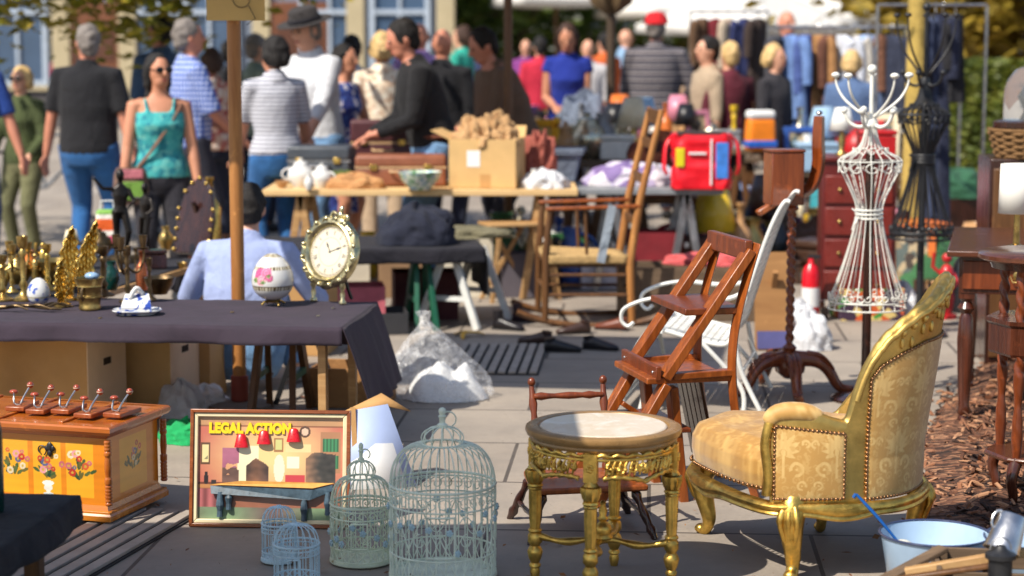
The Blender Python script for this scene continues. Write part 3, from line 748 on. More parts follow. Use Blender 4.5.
# ------------------------------------------------------------------ gilt round table with marble top
def make_round_table():
    c = G(602.5, 583)
    t = thing('gilt_table', 'low round gilt table with pale marble inset and fluted legs', 'side table', (c.x, c.y, 0), R(-12.5))
    K = .252
    b = MB(); b.lathe([(0, .436), (.205, .436), (.232, .438), (.238, .446), (.236, .452), (.247, .458), (.252, .468), (.25, .478), (.24, .483), (.225, .484), (.213, .482), (.208, .476), (0, .474)], 72)
    b.build('top_frame', mat('gilt_worn', C(156, 120, 74), .34, .25, .22, 14, .08), t, 40)
    n = NT('marble'); f = n.noise(7, 6, .65, None, 1.2)
    n.set(Base_Color=n.ramp(f, [(.3, C(226, 212, 190)), (.5, C(216, 198, 172)), (.62, C(232, 222, 206)), (.8, C(206, 184, 156))]), Roughness=.28, Coat_Weight=.2)
    b = MB(); b.lathe([(0, .470), (.204, .470), (.2045, .4795), (.200, .4825), (0, .4835)], 72); b.build('marble_top', n.mat, t, 30)
    # apron: rope band, openwork of scrolls
    b = MB(); rr = random.Random(3)
    pr = circ(.231, .43, 150); b.tube([(x, y, z + .003 * sin(i * 1.2)) for i, (x, y, z) in enumerate(pr)], [.0065 + .002 * sin(i * 1.2) for i in range(150)], 6, True)
    b.tube(circ(.226, .417, 72), .005, 6, True)
    def cyl(a, z, r=.226): return V((r * cos(a), r * sin(a), z))
    for q in range(4):
        a0 = q * PI / 2 + .17; a1 = (q + 1) * PI / 2 - .17; am = (a0 + a1) / 2
        low = [cyl(a0 + (a1 - a0) * i / 30, .366 - .012 * sin(PI * i / 30) + .012 * abs(sin(2 * PI * i / 30)) ** .7 - .004, .228) for i in range(31)]
        b.tube(low, [.0075 + .002 * sin(i * 1.7) for i in range(31)], 6)
        for s in (-1, 1):
            for j, (fc, zc, r0) in enumerate(((.30, .392, .019), (.62, .39, .016), (.13, .394, .013), (.86, .397, .012))):
                ac = am + s * fc * (a1 - a0) / 2
                sp_ = spiral((0, 0), r0, .004, 200 - 90 * j, 200 - 90 * j + (430 if j % 2 else -430), 20)
                b.tube([cyl(ac + s * x / .226, zc + z, .229) for x, z in sp_], [.0055 - .002 * i / 20 for i in range(21)], 6)
            for j in range(7):
                ac = am + s * (.1 + .8 * j / 6) * (a1 - a0) / 2
                b.ball(cyl(ac, .378 + .03 * rr.random(), .23), (.008, .008, .006), 7, 5)
                b.tube([cyl(ac - .03, .372, .228), cyl(ac, .40, .231), cyl(ac + .03, .415, .228)], [.003, .006, .002], 6)
        b.ball(cyl(am, .39, .231), (.012, .012, .016), 8, 6)
        for k in range(6): b.ball(cyl(am + .05 * cos(k * 1.047), .39 + .012 * sin(k * 1.047), .231), (.007, .007, .007), 6, 5)
    b.build('carved_apron', gold, t, 60)
    for q in range(4):
        a = q * PI / 2; x, y = .224 * cos(a), .224 * sin(a)
        b = MB(); M = T_(x, y, 0) @ RZ(a)
        b.box((0, 0, .395), (.036, .042, .082), M)
        for k in range(6): b.ball((.019, .008 * cos(k), .395 + .008 * sin(k)), .006, 6, 5, M)
        b.box((.016, 0, .395), (.006, .03, .06), M)
        fl = lambda n_, d: (lambda an, z: 1 - d * (.5 + .5 * cos(n_ * an)))
        b.lathe([(0, .356), (.018, .356), (.02, .35), (.026, .342)], 24, M)
        b.lathe([(.020, .343), (.033, .337), (.034, .325), (.028, .305), (.021, .294), (.0, .292)], 40, M, 0, fl(10, .14))
        b.lathe([(.0, .297), (.024, .295), (.026, .289), (.022, .284), (.024, .28), (.021, .276), (.0, .275)], 24, M)
        b.lathe([(.021, .278), (.0215, .25), (.019, .18), (.0165, .155), (0, .153)], 40, M, 0, fl(8, .16))
        b.lathe([(0, .158), (.02, .157), (.023, .151), (.02, .146), (.018, .144), (.023, .138), (.024, .116), (.018, .109), (.016, .104), (.022, .096), (.026, .085), (.021, .066), (.0145, .052), (.019, .046), (.019, .04), (.014, .036), (.017, .024), (.014, .008), (.011, 0), (0, 0)], 24, M)
        b.build('leg', gold, t, 50)
    b = MB()
    for a in (0, PI / 2):
        for s in (-1, 1):
            pts = [RZ(a) @ V((s * r, .012 * sin(r * 30), .128 + .006 * cos(r * 28))) for r in [.0 + .215 * i / 14 for i in range(15)]]
            b.tube(pts, [.014 + .003 * cos(i * .9) for i in range(15)], 10, flat=.75)
    b.lathe([(0, .135), (.03, .136), (.034, .142), (.03, .15), (.027, .153), (.031, .165), (.026, .178), (.016, .184), (.012, .19), (.018, .197), (.011, .207), (.015, .222), (.008, .238), (.011, .245), (.006, .252), (0, .253)], 24)
    b.build('stretcher', gold, t, 50)
    for ch in t.children: ch.scale = (1, 1, 1.085)
make_round_table()

# ------------------------------------------------------------------ bird cages
def cage(label, px, gy, Rr, zs, zn, rn, zt, nw, m, flowers=0, rz=0, group='wire bird cages on the paving'):
    c = G(px, gy); t = thing('bird_cage', label, 'bird cage', (c.x, c.y, 0), rz, group)
    wr = .0017 + .0006 * (Rr > .1)
    b = MB(); b.lathe([(0, .004), (Rr, .004), (Rr + .006, .008), (Rr + .006, .016), (Rr, .018), (0, .012)], 40); b.build('base_tray', m, t, 40)
    b = MB()
    for i in range(nw):
        a = 2 * PI * i / nw; d = V((cos(a), sin(a), 0))
        dome = [d * (rn + (Rr - rn) * cos(q * PI / 2 / 8) ** .8) + V((0, 0, zs + (zn - zs) * sin(q * PI / 2 / 8))) for q in range(9)]
        b.tube([d * Rr + V((0, 0, .014)), d * Rr + V((0, 0, zs * .5))] + dome, wr, 5)
    b.build('wire_bars', m, t, 60)
    b = MB(); z1, z2 = zs * .30, zs * .80
    for z, k in ((.02, 1.6), (z1, 1.3), (z2, 1.3), (zs, 2.0), (zs - .012, 1.2)): b.tube(circ(Rr + .001, z, 48), wr * k, 6, True)
    b.tube(circ(rn + .001, zn, 32), wr * 1.5, 6, True)
    n = int(2 * PI * Rr / (.034 if Rr > .1 else .026))
    for i in range(n):   # lattice round the foot, scroll frieze under the shoulder
        a = 2 * PI * i / n; da = 2 * PI / n
        def cy(x, z): return V(((Rr + .002) * cos(a + x), (Rr + .002) * sin(a + x), z))
        b.tube([cy(0, .02), cy(da, z1)], wr * .8, 4); b.tube([cy(da, .02), cy(0, z1)], wr * .8, 4)
        h = (zs - .012 - z2); b.tube([cy(da * .5 + x / Rr, z2 + h / 2 + z) for x, z in spiral((0, 0), h * .48, h * .1, 0, 420, 14)], wr * .8, 4)
    if not flowers:
        for i in range(8): a = PI * i / 4; b.tube([((Rr + .001) * cos(a), (Rr + .001) * sin(a), z) for z in (.018, zs)], wr, 5)
    if flowers:
        rr = random.Random(flowers)
        for j in range(flowers):
            a0 = 2 * PI * j / flowers; h = z2 - z1
            def cy(x, z): return V(((Rr + .003) * cos(a0 + x / Rr), (Rr + .003) * sin(a0 + x / Rr), z1 + z * h))
            wv = [cy((k / 12 - .5) * Rr * 1.0, .5 + .42 * sin(k / 12 * 6.28 + j)) for k in range(13)]
            b.tube(wv, wr * .85, 5)
            for s in (-1, 1): b.tube([cy(s * (.03 + x), .5 + s * .1 + z / h) for x, z in spiral((0, 0), .026, .005, 90, 90 + s * 400, 14)], wr * .8, 4)
    if flowers:
        rr = random.Random(flowers + 1)
        for j in range(flowers * 3):
            a0 = 2 * PI * j / flowers / 3 + rr.uniform(-.1, .1); z = z1 + (z2 - z1) * rr.uniform(.12, .95)
            q = V(((Rr + .006) * cos(a0), (Rr + .006) * sin(a0), z))
            for k in range(5):
                o = V((-sin(a0) * cos(k * 1.257), cos(a0) * cos(k * 1.257), sin(k * 1.257))) * .007
                b.ball(q + o, (.0055, .0055, .0055), 6, 5, None, 1)
            b.ball(q + V((cos(a0), sin(a0), 0)) * .004, .004, 6, 5, None, 1)
    b.build('scroll_band', [m, mat('rosette_blue', C(180, 204, 210), .5)], t, 60)
    if zt > zn:      # little lantern on top
        b = MB(); zl = zn + (zt - zn) * .48
        for i in range(12):
            a = 2 * PI * i / 12; d = V((cos(a), sin(a), 0))
            b.tube([d * rn + V((0, 0, zn))] + [d * (rn * cos(q * PI / 2 / 5) + .006) + V((0, 0, zn + (zl - zn) * (.35 + .65 * sin(q * PI / 2 / 5)))) for q in range(6)], wr, 5)
        u = rn / .08; k = (zt - zl)
        b.lathe([(0, zl - .004), (.02 * u, zl - .004), (.022 * u, zl + .1 * k), (.012 * u, zl + .2 * k), (.013 * u, zl + .45 * k), (.018 * u, zl + .55 * k), (.011 * u, zl + .62 * k), (.016 * u, zl + .78 * k), (.014 * u, zl + .92 * k), (.005 * u, zl + 1.0 * k), (0, zl + k)], 16)
        b.build('lantern_top', m, t, 50)
        b = MB(); b.tube([(x, rn * .3, zl + .02 + z) for x, z in arc((rn * .5, 0), rn * .55, -60, 130, 12, 'xy') and [(p[0], p[1]) for p in arc((rn * .3, 0), rn * .4, -60, 130, 12, 'xy')]], wr * 1.1, 6); b.build('hanging_ring', m, t)
    else:
        b = MB(); b.tube(circ(.008, zn + .004, 12), wr * 1.2, 5, True); b.ball((0, 0, zn), (rn * 1.2, rn * 1.2, .004), 10, 6); b.build('cap', m, t)
    b = MB(); dw, dz0, dz1 = .5, zs * .34, zs * .76   # door
    for s in (-1, 1): b.tube([V(((Rr + .006) * cos(-PI / 2 + s * dw * .5), (Rr + .006) * sin(-PI / 2 + s * dw * .5), z)) for z in (dz0, dz1)], wr * 1.5, 5)
    for z in (dz0, dz1): b.tube([V(((Rr + .006) * cos(-PI / 2 + dw * (k / 8 - .5)), (Rr + .006) * sin(-PI / 2 + dw * (k / 8 - .5)), z)) for k in range(9)], wr * 1.5, 5)
    b.build('door_frame', m, t)
    return t
t = cage('largest bird cage, domed blue green wire with rosettes and lantern top', 443, 577, .172, .315, .445, .063, .565, 34, cage_blue, 7)
c = cage('middle sized grey green bird cage before the right end of the picture', 362, 562, .103, .205, .292, .042, .41, 26, cage_green, 6)
cage('smallest pale blue bird cage close against the picture', 279.5, 562, .057, .135, .19, .012, 0, 16, cage_pale, 0)
cage('small pale blue bird cage nearest the lower edge, left of the middle one', 297, 589, .072, .15, .212, .014, 0, 18, cage_pale, 0)

# ------------------------------------------------------------------ framed relief picture
def make_picture():
    bl, br = G(190, 526), G(350, 528.5); ax = (br - bl); Wd = ax.length; Ht = .425
    t = thing('framed_picture', 'framed relief picture lettered LEGAL ACTION leaning behind the cages', 'picture', tuple((bl + br) / 2), math.atan2(ax.y, ax.x))
    tilt = bpy.data.objects
    M = RX(R(-9)); fw = .026
    b = MB()   # wooden outer frame with mitred members
    def frame(b, w0, w1, y0, y1, m=0):
        x, z = Wd / 2, Ht
        o = [(-x + w0, w0), (x - w0, w0), (x - w0, z - w0), (-x + w0, z - w0)]; i = [(-x + w1, w1), (x - w1, w1), (x - w1, z - w1), (-x + w1, z - w1)]
        for k in range(4):
            k2 = (k + 1) % 4; q = [o[k], o[k2], i[k2], i[k]]
            b.add([(p[0], y0, p[1]) for p in q] + [(p[0], y1, p[1]) for p in q], [(0, 1, 2, 3), (7, 6, 5, 4), (0, 4, 5, 1), (1, 5, 6, 2), (2, 6, 7, 3), (3, 7, 4, 0)], M, m)
    frame(b, 0, .013, -.022, 0); b.build('frame', wood('frame_wood', C(128, 62, 22), C(176, 96, 40), 'X', .25, 1, .3), t, bev=.002)
    b = MB(); frame(b, .013, .028, -.016, 0); b.build('slip', mat('frame_cream', C(226, 210, 170), .5), t, bev=.003)
    b = MB(); b.box((0, .002, Ht / 2), (Wd - .01, .006, Ht - .01), M); b.build('backing_board', card, t)
    W2, H2 = Wd - .054, Ht - .054
    # printed sheet: a plain room with a window of light, shelves and a dark floor
    def pcol(u, v):
        n1 = noise.noise((u * 5, v * 5, 1)) * .5 + noise.noise((u * 22, v * 22, 2)) * .25
        g = max(0, 1 - math.hypot((u - .52) * 1.5, (v - .62) * 1.5) / .8)
        c = V((.52, .15, .10)).lerp(V((.86, .60, .26)), min(1, g * 1.2 + .12 * n1))
        if v > .9: c = V((.50, .27, .13)) * (1 + .2 * n1)
        if .9 < v < .915: c = V((.25, .10, .05))
        if .27 < u < .42 and .36 < v < .72: c = V((.90, .78, .50)) * (1 + .1 * n1)
        if .015 < u < .085 and .53 < v < .75: c = V((.80, .62, .30)) if .025 < u < .075 and .555 < v < .725 else V((.12, .06, .03))
        if .03 < u < .07 and .58 < v < .7 and n1 > -.02: c = V((.25, .22, .12))
        if .52 < u < .59 and .66 < v < .80: c = V((.60, .58, .22)) if .53 < u < .58 and .68 < v < .78 else V((.35, .16, .06))
        if math.hypot((u - .735) * 1.45, v - .86) < .055: c = V((.10, .05, .03)) if math.hypot((u - .735) * 1.45, v - .86) > .035 else V((.75, .5, .35))
        if .61 < u < .70 and .50 < v < .62: c = V((.92, .80, .58))
        if .60 < u < .78 and .66 < v < .74: c = V((.85, .62, .3))
        if .84 < u < .985 and .46 < v < .86:
            c = V((.42, .2, .1))
            if .855 < u < .97 and (.50 < v < .63 or .67 < v < .80): c = V((.03, .17, .07)) * (1 + .5 * sin(u * 260)) + V((.02, .02, .01))
        if v < .36: c = V((.30, .11, .06)) * (1 + .3 * n1)
        if v < .36 and v > .335: c = V((.16, .05, .03))
        if u < .14 and .30 < v < .34: c = V((.5, .22, .08))
        if u < .17 and .12 < v < .30: c = V((.34, .10, .10)) * (1 + .4 * sin(u * 90))
        if v < .12: c = V((.16, .10, .09)).lerp(V((.20, .30, .16)), .5 + .5 * sin(u * 9)) * (1 + .5 * n1)
        if .165 < u < .285 and .36 < v < .70 and n1 > -.28: c = V((.40, .13, .20)) * (1 + .5 * n1) if v > .5 else V((.16, .09, .07)) * (1 + n1)
        if .33 < u < .49 and .36 < v < .60 - .8 * abs(u - .40) + .05 * n1: c = V((.24, .11, .06)).lerp(V((.09, .05, .04)), min(1, abs(u - .40) * 12)) * (1 + 1.5 * n1)
        if math.hypot((u - .56) * 2.6, (v - .5) * .75) < .1 + .02 * n1: c = V((.92, .74, .55))
        if .60 < u < .74 and .36 < v < .44 + .02 * n1: c = V((.55, .05, .06))
        if .74 < u < .95 and .36 < v < .66 - 1.6 * (u - .86) ** 2 - .6 * max(0, .80 - u) + .06 * n1: c = V((.07, .06, .05)).lerp(V((.30, .16, .09)), max(0, min(1, (.86 - u) * 7 + n1))) * (1 + 1.6 * n1)
        if .04 < u < .075 and .34 < v < .46 and abs(u - .0575) < .016 * (1 - abs(v - .39) * 6): c = V((.03, .02, .02))
        if .09 < u < .13 and .34 < v < .385: c = V((.04, .03, .03))
        return (max(0, c.x), max(0, c.y), max(0, c.z))
    cols = []; b = MB()
    def fn(u, v): cols.append(pcol(u, v)); return (-W2 / 2 + W2 * u, -.004, .027 + H2 * v)
    b.grid(fn, 200, 140, M); o = b.build('printed_sheet', vcol('print', .35, 0, .0, 300, .02, .3), t, 0)
    at = o.data.color_attributes.new('pat', 'FLOAT_COLOR', 'POINT'); at.data.foreach_set('color', [q for c in cols for q in (*c, 1)])
    X = lambda u: -W2 / 2 + W2 * u
    Zz = lambda v: .027 + H2 * v
    red = mat('relief_red', C(196, 22, 34), .3, 0, .35, 60); slate = mat('relief_slate', C(66, 84, 96), .35, 0, .5, 40); cloth = mat('relief_baize', C(206, 148, 70), .5, 0, .2, 20)
    for u, v in ((.30, .70), (.455, .735), (.66, .76)):
        b = MB(); b.lathe([(.019, 0), (.026, 0.001), (.016, .045), (.008, .05), (0, .05)], 16, M @ T_(X(u), -.014, Zz(v)) @ Matrix.Diagonal((1, .5, 1, 1)))
        b.build('lamp_relief', red, t, 50)
    b = MB()
    b.add([(X(a), -.008 - d, Zz(v)) for a, v, d in ((.09, .325, 0), (.10, .25, .012), (.78, .20, .016), (.93, .29, .004), (.93, .35, 0), (.80, .30, .016))], [(0, 1, 2, 5), (5, 2, 3, 4)], M)
    for u, v0, v1, dp in ((.16, .03, .26, .012), (.74, -.0, .2, .016), (.90, .06, .27, .006), (.22, .1, .24, .004)):
        b.lathe([(0, 0), (.009, 0), (.007, .02), (.012, .04), (.007, (v1 - v0) * H2), (0, (v1 - v0) * H2)], 10, M @ T_(X(u), -.010 - dp * .5, Zz(v0)))
    b.build('billiard_table_relief', slate, t, 0, solid=.006)
    b = MB(); b.add([(X(a), -.010 - d, Zz(v)) for a, v, d in ((.085, .335, 0), (.80, .315, .016), (.945, .365, 0), (.30, .375, 0))], [(0, 1, 2, 3)], M); b.build('billiard_top_relief', cloth, t, 0, solid=.003)
    cu = bpy.data.curves.new('lettering', 'FONT'); cu.body = 'LEGAL ACTION'; cu.size = .052; cu.extrude = .002; cu.offset = .0034; cu.space_character = 1.02
    to = bpy.data.objects.new('lettering', cu); COL.objects.link(to); bpy.context.view_layer.update()
    me = bpy.data.meshes.new_from_object(to.evaluated_get(bpy.context.evaluated_depsgraph_get())); bpy.data.objects.remove(to)
    xs = [v.co.x for v in me.vertices]; k = (.64 - .075) * W2 / (max(xs) - min(xs))
    me.transform(M @ T_(X(.075) - min(xs) * k, -.008, Zz(.845)) @ RX(PI / 2) @ Matrix.Diagonal((k, .95, 1, 1)))
    me.materials.append(mat('letter_yellow', C(240, 206, 30), .4, 0, .05)); lo = bpy.data.objects.new('lettering', me); COL.objects.link(lo); lo.parent = t
make_picture()

# ------------------------------------------------------------------ painted chest
def make_chest():
    c0, c1 = G(111, 530), G(170, 501.5); d = c1 - c0; D = d.length * .98; rz = math.atan2(d.y, d.x) - PI / 2
    t = thing('painted_chest', 'honey coloured wooden chest painted with flower bouquets', 'chest', (c0.x, c0.y, 0), rz)
    L, zb, zt = .82, .075, .335
    base = wood('chest_wood', C(190, 106, 22), C(226, 146, 46), 'X', .25, .7, .5, 8)
    b = MB(); b.box((-L / 2, D / 2, (zb + zt) / 2), (L - .06, D - .06, zt - zb)); b.build('body', base, t)
    b = MB(); pr = [(.03, .0), (.03, .018), (.022, .03), (.01, .034), (.004, .052), (-.01, .052)]
    def mould(b, prof, z):
        for (ax, ay), (ex, ey), (nx, ny) in (((-L, 0), (0, 0), (0, -1)), ((0, 0), (0, D), (1, 0)), ((0, D), (-L, D), (0, 1)), ((-L, D), (-L, 0), (-1, 0))):
            r = []
            for (px, py) in ((ax, ay), (ex, ey)):
                sx = 1 if px == 0 else -1; sy = 1 if py == D else -1
                r.append([V((px + sx * (o - .03), py + sy * (o - .03), z + h)) for o, h in prof])
            n = len(prof)
            b.add(r[0] + r[1], [(i, i + 1, n + i + 1, n + i) for i in range(n - 1)])
    mould(b, pr, .028); b.box((-L / 2, D / 2, .045), (L - .01, D - .01, .03)); b.build('plinth_moulding', base, t, 30)
    lid = wood('chest_lid', C(164, 80, 20), C(206, 118, 40), 'X', .22, .7, .5, 8)
    b = MB(); mould(b, [(.0, 0), (.012, .004), (.018, .014), (.034, .02), (.04, .03), (.04, .044), (.034, .05), (.0, .052)], .325)
    b.box((-L / 2, D / 2, .3635), (L + .004, D + .004, .024)); lo = b.build('lid', lid, t, 30)
    for x in (-.2, -.46, -.7):
        b = MB(); b.box((x, D / 2, .3795), (.018, D - .03, .008)); b.build('lid_batten', lid, lo, bev=.002)
    for x in (-.62, -.18):
        for y in (.05, D - .05):
            b = MB(); b.box((x, y, .014), (.055, .05, .028), None, 0, .95); b.build('foot', base, t, bev=.004)
    b = MB(); b.box((-.05, .05, .014), (.055, .05, .028)); b.build('foot', base, t, bev=.004)
    def spindle(x, y):
        b = MB(); z = zb + .01; H = (zt - zb - .02); pr = []
        for i in range(61):
            k = i / 60; r = .0115
            if k < .35 or k > .82: r = .0105 + .0035 * abs(sin(k * 60))
            elif k < .42 or k > .76: r = .014
            else: r = .010 + .003 * sin((k - .42) / .34 * PI)
            pr.append((r, z + H * k))
        b.lathe([(0, z)] + pr + [(0, z + H)], 14, T_(x, y, 0)); b.build('corner_column', lid, t, 50)
    spindle(-.012, .012); spindle(-.012, D - .012)
    # painted panels
    rr = random.Random(11)
    def bouquet(cx, cz, vase=True, sc=1.0, rnd_=None):
        bl = []; r2 = rnd_ or rr
        if vase:
            bl += [(cx, cz - .062, .018, .012, (.72, .70, .62), 0), (cx, cz - .045, .024, .010, (.75, .74, .66), 0), (cx, cz - .085, .02, .006, (.55, .6, .6), 0), (cx, cz - .074, .008, .012, (.66, .66, .6), 0)]
        for i in range(16):
            a = r2.uniform(-1.15, 1.15); l = r2.uniform(.02, .085) * sc
            x, z = cx + sin(a) * l * .75, cz - .035 + cos(a) * l
            bl.append((x, z, .0062, .015, [(.05, .10, .03), (.10, .14, .04), (.02, .06, .03), (.14, .12, .03)][i % 4], a))
        for i in range(9):
            a = r2.uniform(-1.0, 1.0); l = r2.uniform(.03, .10) * sc
            x, z = cx + sin(a) * l * .8, cz - .03 + cos(a) * l; q = r2.uniform(.008, .0145)
            bl.append((x, z, q, q, [(.50, .03, .02), (.72, .62, .42), (.55, .14, .16), (.10, .12, .25), (.6, .10, .03), (.70, .30, .32)][i % 6], 0))
            bl.append((x, z, q * .4, q * .4, (.55, .35, .05), 0))
        return bl
    def panel_paint(o, bl, panels, ax, rail):
        def f(co):
            x, z = co[ax], co.z
            g = noise.noise((x * 4, z * 60, 3.3)) * .12 + noise.noise((x * 1.3, z * 9, 1)) * .18
            c = V(C(214, 128, 26)[:3]) * (1 + g)
            for p0, p1 in panels:
                if p0 < x < p1 and .105 < z < .305: c = V(C(230, 164, 38)[:3]) * (1 + .6 * g)
            for bx, bz, rx, rz_, col, an in bl:
                dx, dz = x - bx, z - bz
                if abs(dx) < .03 and abs(dz) < .03:
                    u, v = dx * cos(an) - dz * sin(an), dx * sin(an) + dz * cos(an)
                    if (u / rx) ** 2 + (v / rz_) ** 2 < 1: c = V(col) * (1 + 2.2 * g)
            return (max(0, c.x), max(0, c.y), max(0, c.z))
        paint_verts(o, f)
    pm = vcol('painted_panel', .28, 0, .05, 200, .06, .5)
    fx = [-.10 - .108, -.24 - .09, -.38 - .09, -.62]
    bl = bouquet(-.135, .2, False) + bouquet(-.265, .195, True) + bouquet(-.40, .2, False) + bouquet(-.53, .2, True) + bouquet(-.68, .2, False)
    b = MB(); b.grid(lambda u, v: (-L + .03 + (L - .055) * u, .0272, zb + .004 + (zt - zb - .008) * v), 290, 92)
    o = b.build('painted_front', pm, t, 0); panel_paint(o, bl, [(-.19, -.08), (-.325, -.21), (-.46, -.345), (-.59, -.48), (-.74, -.62)], 0, 0)
    b = MB(); b.grid(lambda u, v: (-.0272, .03 + (D - .06) * u, zb + .004 + (zt - zb - .008) * v), 170, 92)
    bl2 = [(q[0], q[1], *q[2:]) for q in bouquet(D * .5, .2, False, 1.1)]
    o = b.build('painted_side', pm, t, 0); panel_paint(o, bl2, [(D * .28, D * .74)], 1, 0)
    b = MB(); b.ball((-.252, .022, .285), (.013, .006, .018), 10, 8); b.ball((-.252, .022, .262), (.009, .006, .014), 10, 8)
    for s in (-1, 1): b.ball((-.252 + s * .012, .022, .28), (.009, .005, .011), 8, 6)
    b.tube([(x - .285, .022, z + .272) for x, z in spiral((0, 0), .02, .012, -60, 240, 16)], .0025, 6); b.build('lock_plate', iron_black, t)
    return t, D, rz
chest, CD_, crz = make_chest()
# coat hooks laid on the chest lid
knob_m = mat('hook_knob', C(156, 66, 40), .2, 0, .25, 40, 0, 1, .6); knob_w = mat('hook_knob_pale', C(208, 186, 160), .2, 0, .1)
for i, (x, yy, lb) in enumerate([(-.05, .20, 'double coat hook on a wooden block at the right end of the chest lid'), (-.15, .16, 'double coat hook on a wooden block, second from the right end of the lid'),
                           (-.275, .21, 'double coat hook on a wooden block in the middle of the chest lid'), (-.365, .18, 'double coat hook on a wooden block left of the middle hook'), (-.47, .21, 'double coat hook on a wooden block farthest left on the lid')]):
    p = chest.matrix_basis @ V((x, yy, .3835))
    h = thing('coat_hook', lb, 'coat hook', tuple(p), crz + R(-4 + 3 * i), 'coat hooks on the chest lid')
    b = MB(); b.box((0, 0, .009), (.075, .15, .018)); b.build('block', lid_m if False else wood('hook_block', C(140, 66, 26), C(184, 100, 48), 'Y', .35, 1, .2), h, bev=.004)
    for s, hh in ((-1, .058), (1, .084)):
        b = MB(); pts = spline([(s * .008, 0, .016), (s * .02, -.01, .028), (s * .022, .004, .045), (s * .045, .01, hh), ], 6)
        pts = spline([(0, -.02, .017), (s * .012, -.045, .024), (s * .02, -.03, .05), (s * .032, 0, hh)], 6)
        b.tube(pts, .0035, 7); b.build('hook', steel, h)
        b = MB()
        if s < 0: b.ball((s * .033, 0, hh + .003), (.017, .014, .0085), 12, 8)
        else: b.ball((s * .033, 0, hh + .004), (.0125, .0125, .0125), 12, 8)
        k = b.build('knob', knob_m, h)
        if s > 0:
            b = MB(); b.lathe([(.0128, -.0015), (.0132, 0), (.0128, .0015)], 16, T_(s * .033, 0, hh + .004), cap=False); b.build('knob_band', knob_w, k)

# ------------------------------------------------------------------ enamel tubs and tools in the near right corner
enamel = paint_worn('enamel', C(168, 194, 220), (.10, .10, .12, 1), .20, .22, 9); rim_m = mat('enamel_rim', C(52, 62, 92), .3)
n = NT('still_water'); n.set(Base_Color=(.75, .85, .9, 1), Roughness=.03, Transmission_Weight=.85, IOR=1.33); clear_water = n.mat
def tub(label, px, py, z, rad, h):
    c = G(px, py, z); t = thing('enamel_tub', label, 'basin', (c.x, c.y, z - h))
    rb = rad * .74
    b = MB(); b.lathe([(0, .0), (rb, .0), (rb + .01, .008), (rad * .97, h * .93), (rad, h), (rad * .985, h), (rb + .002, .016), (rb - .01, .008), (0, .007)], 56); b.build('bowl', enamel, t, 50)
    b = MB(); b.lathe([(0, h * .5), (rad * .86, h * .5)], 48, cap=False); b.build('water', clear_water, t)
    b = MB(); b.tube(circ(rad, h, 56), .0042, 8, True); b.build('rim', rim_m, t)
    for s in (-1, 1):
        b = MB(); b.tube([(.05 * cos(R(a)), s * rad * .93 + s * .028 * sin(R(a)), h * .72) for a in range(0, 181, 15)], .004, 7); b.build('handle', steel, t)
    return t, c
tb, tc = tub('round pale blue enamel tub with dark rim and brush inside', 935, 533, .2, .173, .2)
tub('white enamel basin behind the aluminium beaker at the lower right', 1046, 538, .19, .19, .17)
p, q = A(856, 494, 6.27), A(899, 543, 6.22)
br = thing('washing_brush', 'blue handled brush standing in the enamel tub', 'brush', tuple(q))
b = MB(); b.tube(spline([(0, 0, 0), tuple((p - q) * .5 + V((0, 0, .004))), tuple(p - q)], 5), [.0055, .006, .0065, .007, .0075, .008, .008, .0075, .007, .0065, .006], 10, flat=.7)
b.tube([tuple(p - q), tuple(p - q + V((-.008, 0, -.012)))], .006, 8); b.build('handle', mat('blue_plastic', C(20, 84, 156), .3), br)
b = MB(); b.ball((.012, 0, -.012), (.034, .024, .024), 12, 8); b.build('brush_head', mat('bristle', C(200, 200, 190), .9, 0, .2, 60, .6, 120), br)
# crate of tools under the lens
cr = thing('wooden_crate', 'old slatted crate of tools at the lower right corner', 'crate', (1.56, 5.72, 0), R(-8))
b = MB()
for z in (.035, .11, .185):
    for y in (-.2, .2): b.box((0, y, z), (.62, .014, .06))
    for x in (-.303, .303): b.box((x, 0, z), (.014, .384, .06))
b.build('slats', w_grey, cr, bev=.002)
b = MB(); b.box((0, 0, .012), (.59, .38, .012)); b.build('bottom_board', w_grey, cr)
b = MB()
for x in (-.28, .28):
    for y in (-.18, .18): b.box((x, y, .11), (.03, .024, .21))
b.build('corner_post', w_grey, cr)
def stick(name, label, cat, p, q, w_, d_, m, head=None):
    c = (p + q) / 2; t = thing(name, label, cat, tuple(c))
    b = MB(); b.bar(p - c, q - c, w_, d_); b.build('shaft', m, t, bev=.004)
    if head: head(t, p - c, q - c)
stick('tool_handle', 'flat weathered board lying slanting before the enamel tub', 'board', A(878, 583, 5.75), A(944, 548, 5.86), .045, .016, w_grey)
stick('tool_handle', 'pale round wooden tool handle lying along the crate to the frame edge', 'handle', A(905, 572, 5.78), A(1050, 548, 5.70), .03, .026, w_pale)
stick('tool_handle', 'thin brown lath crossing the crate behind the dark lantern', 'lath', A(890, 580, 5.66), A(990, 566, 5.6), .028, .014, w_brown)
p = A(1008, 531, 5.72)
cup = thing('aluminium_beaker', 'dented aluminium beaker tipped over on the crate', 'beaker', tuple(p))
b = MB(); b.lathe([(0, 0), (.03, 0), (.034, .004), (.044, .088), (.047, .094), (.044, .094), (.031, .008), (0, .006)], 32, RY(R(-158)) @ RX(R(18)) @ T_(0, 0, -.05) @ Matrix.Scale(1.2, 4)); b.build('cup', metal('aluminium', (.72, .73, .75), .32, .75, 14), cup, 40)
b = MB(); b.tube([tuple((RY(R(-158)) @ RX(R(18))) @ V((.036 + .02 * sin(R(a)), 0, -.02 + .03 * cos(R(a))))) for a in range(0, 181, 20)], .004, 8); b.build('handle', MATS['aluminium'], cup)
p = A(1000, 572, 5.58)
ln = thing('small_lantern', 'blackened little lantern under the aluminium beaker', 'lantern', (p.x, p.y, .205))
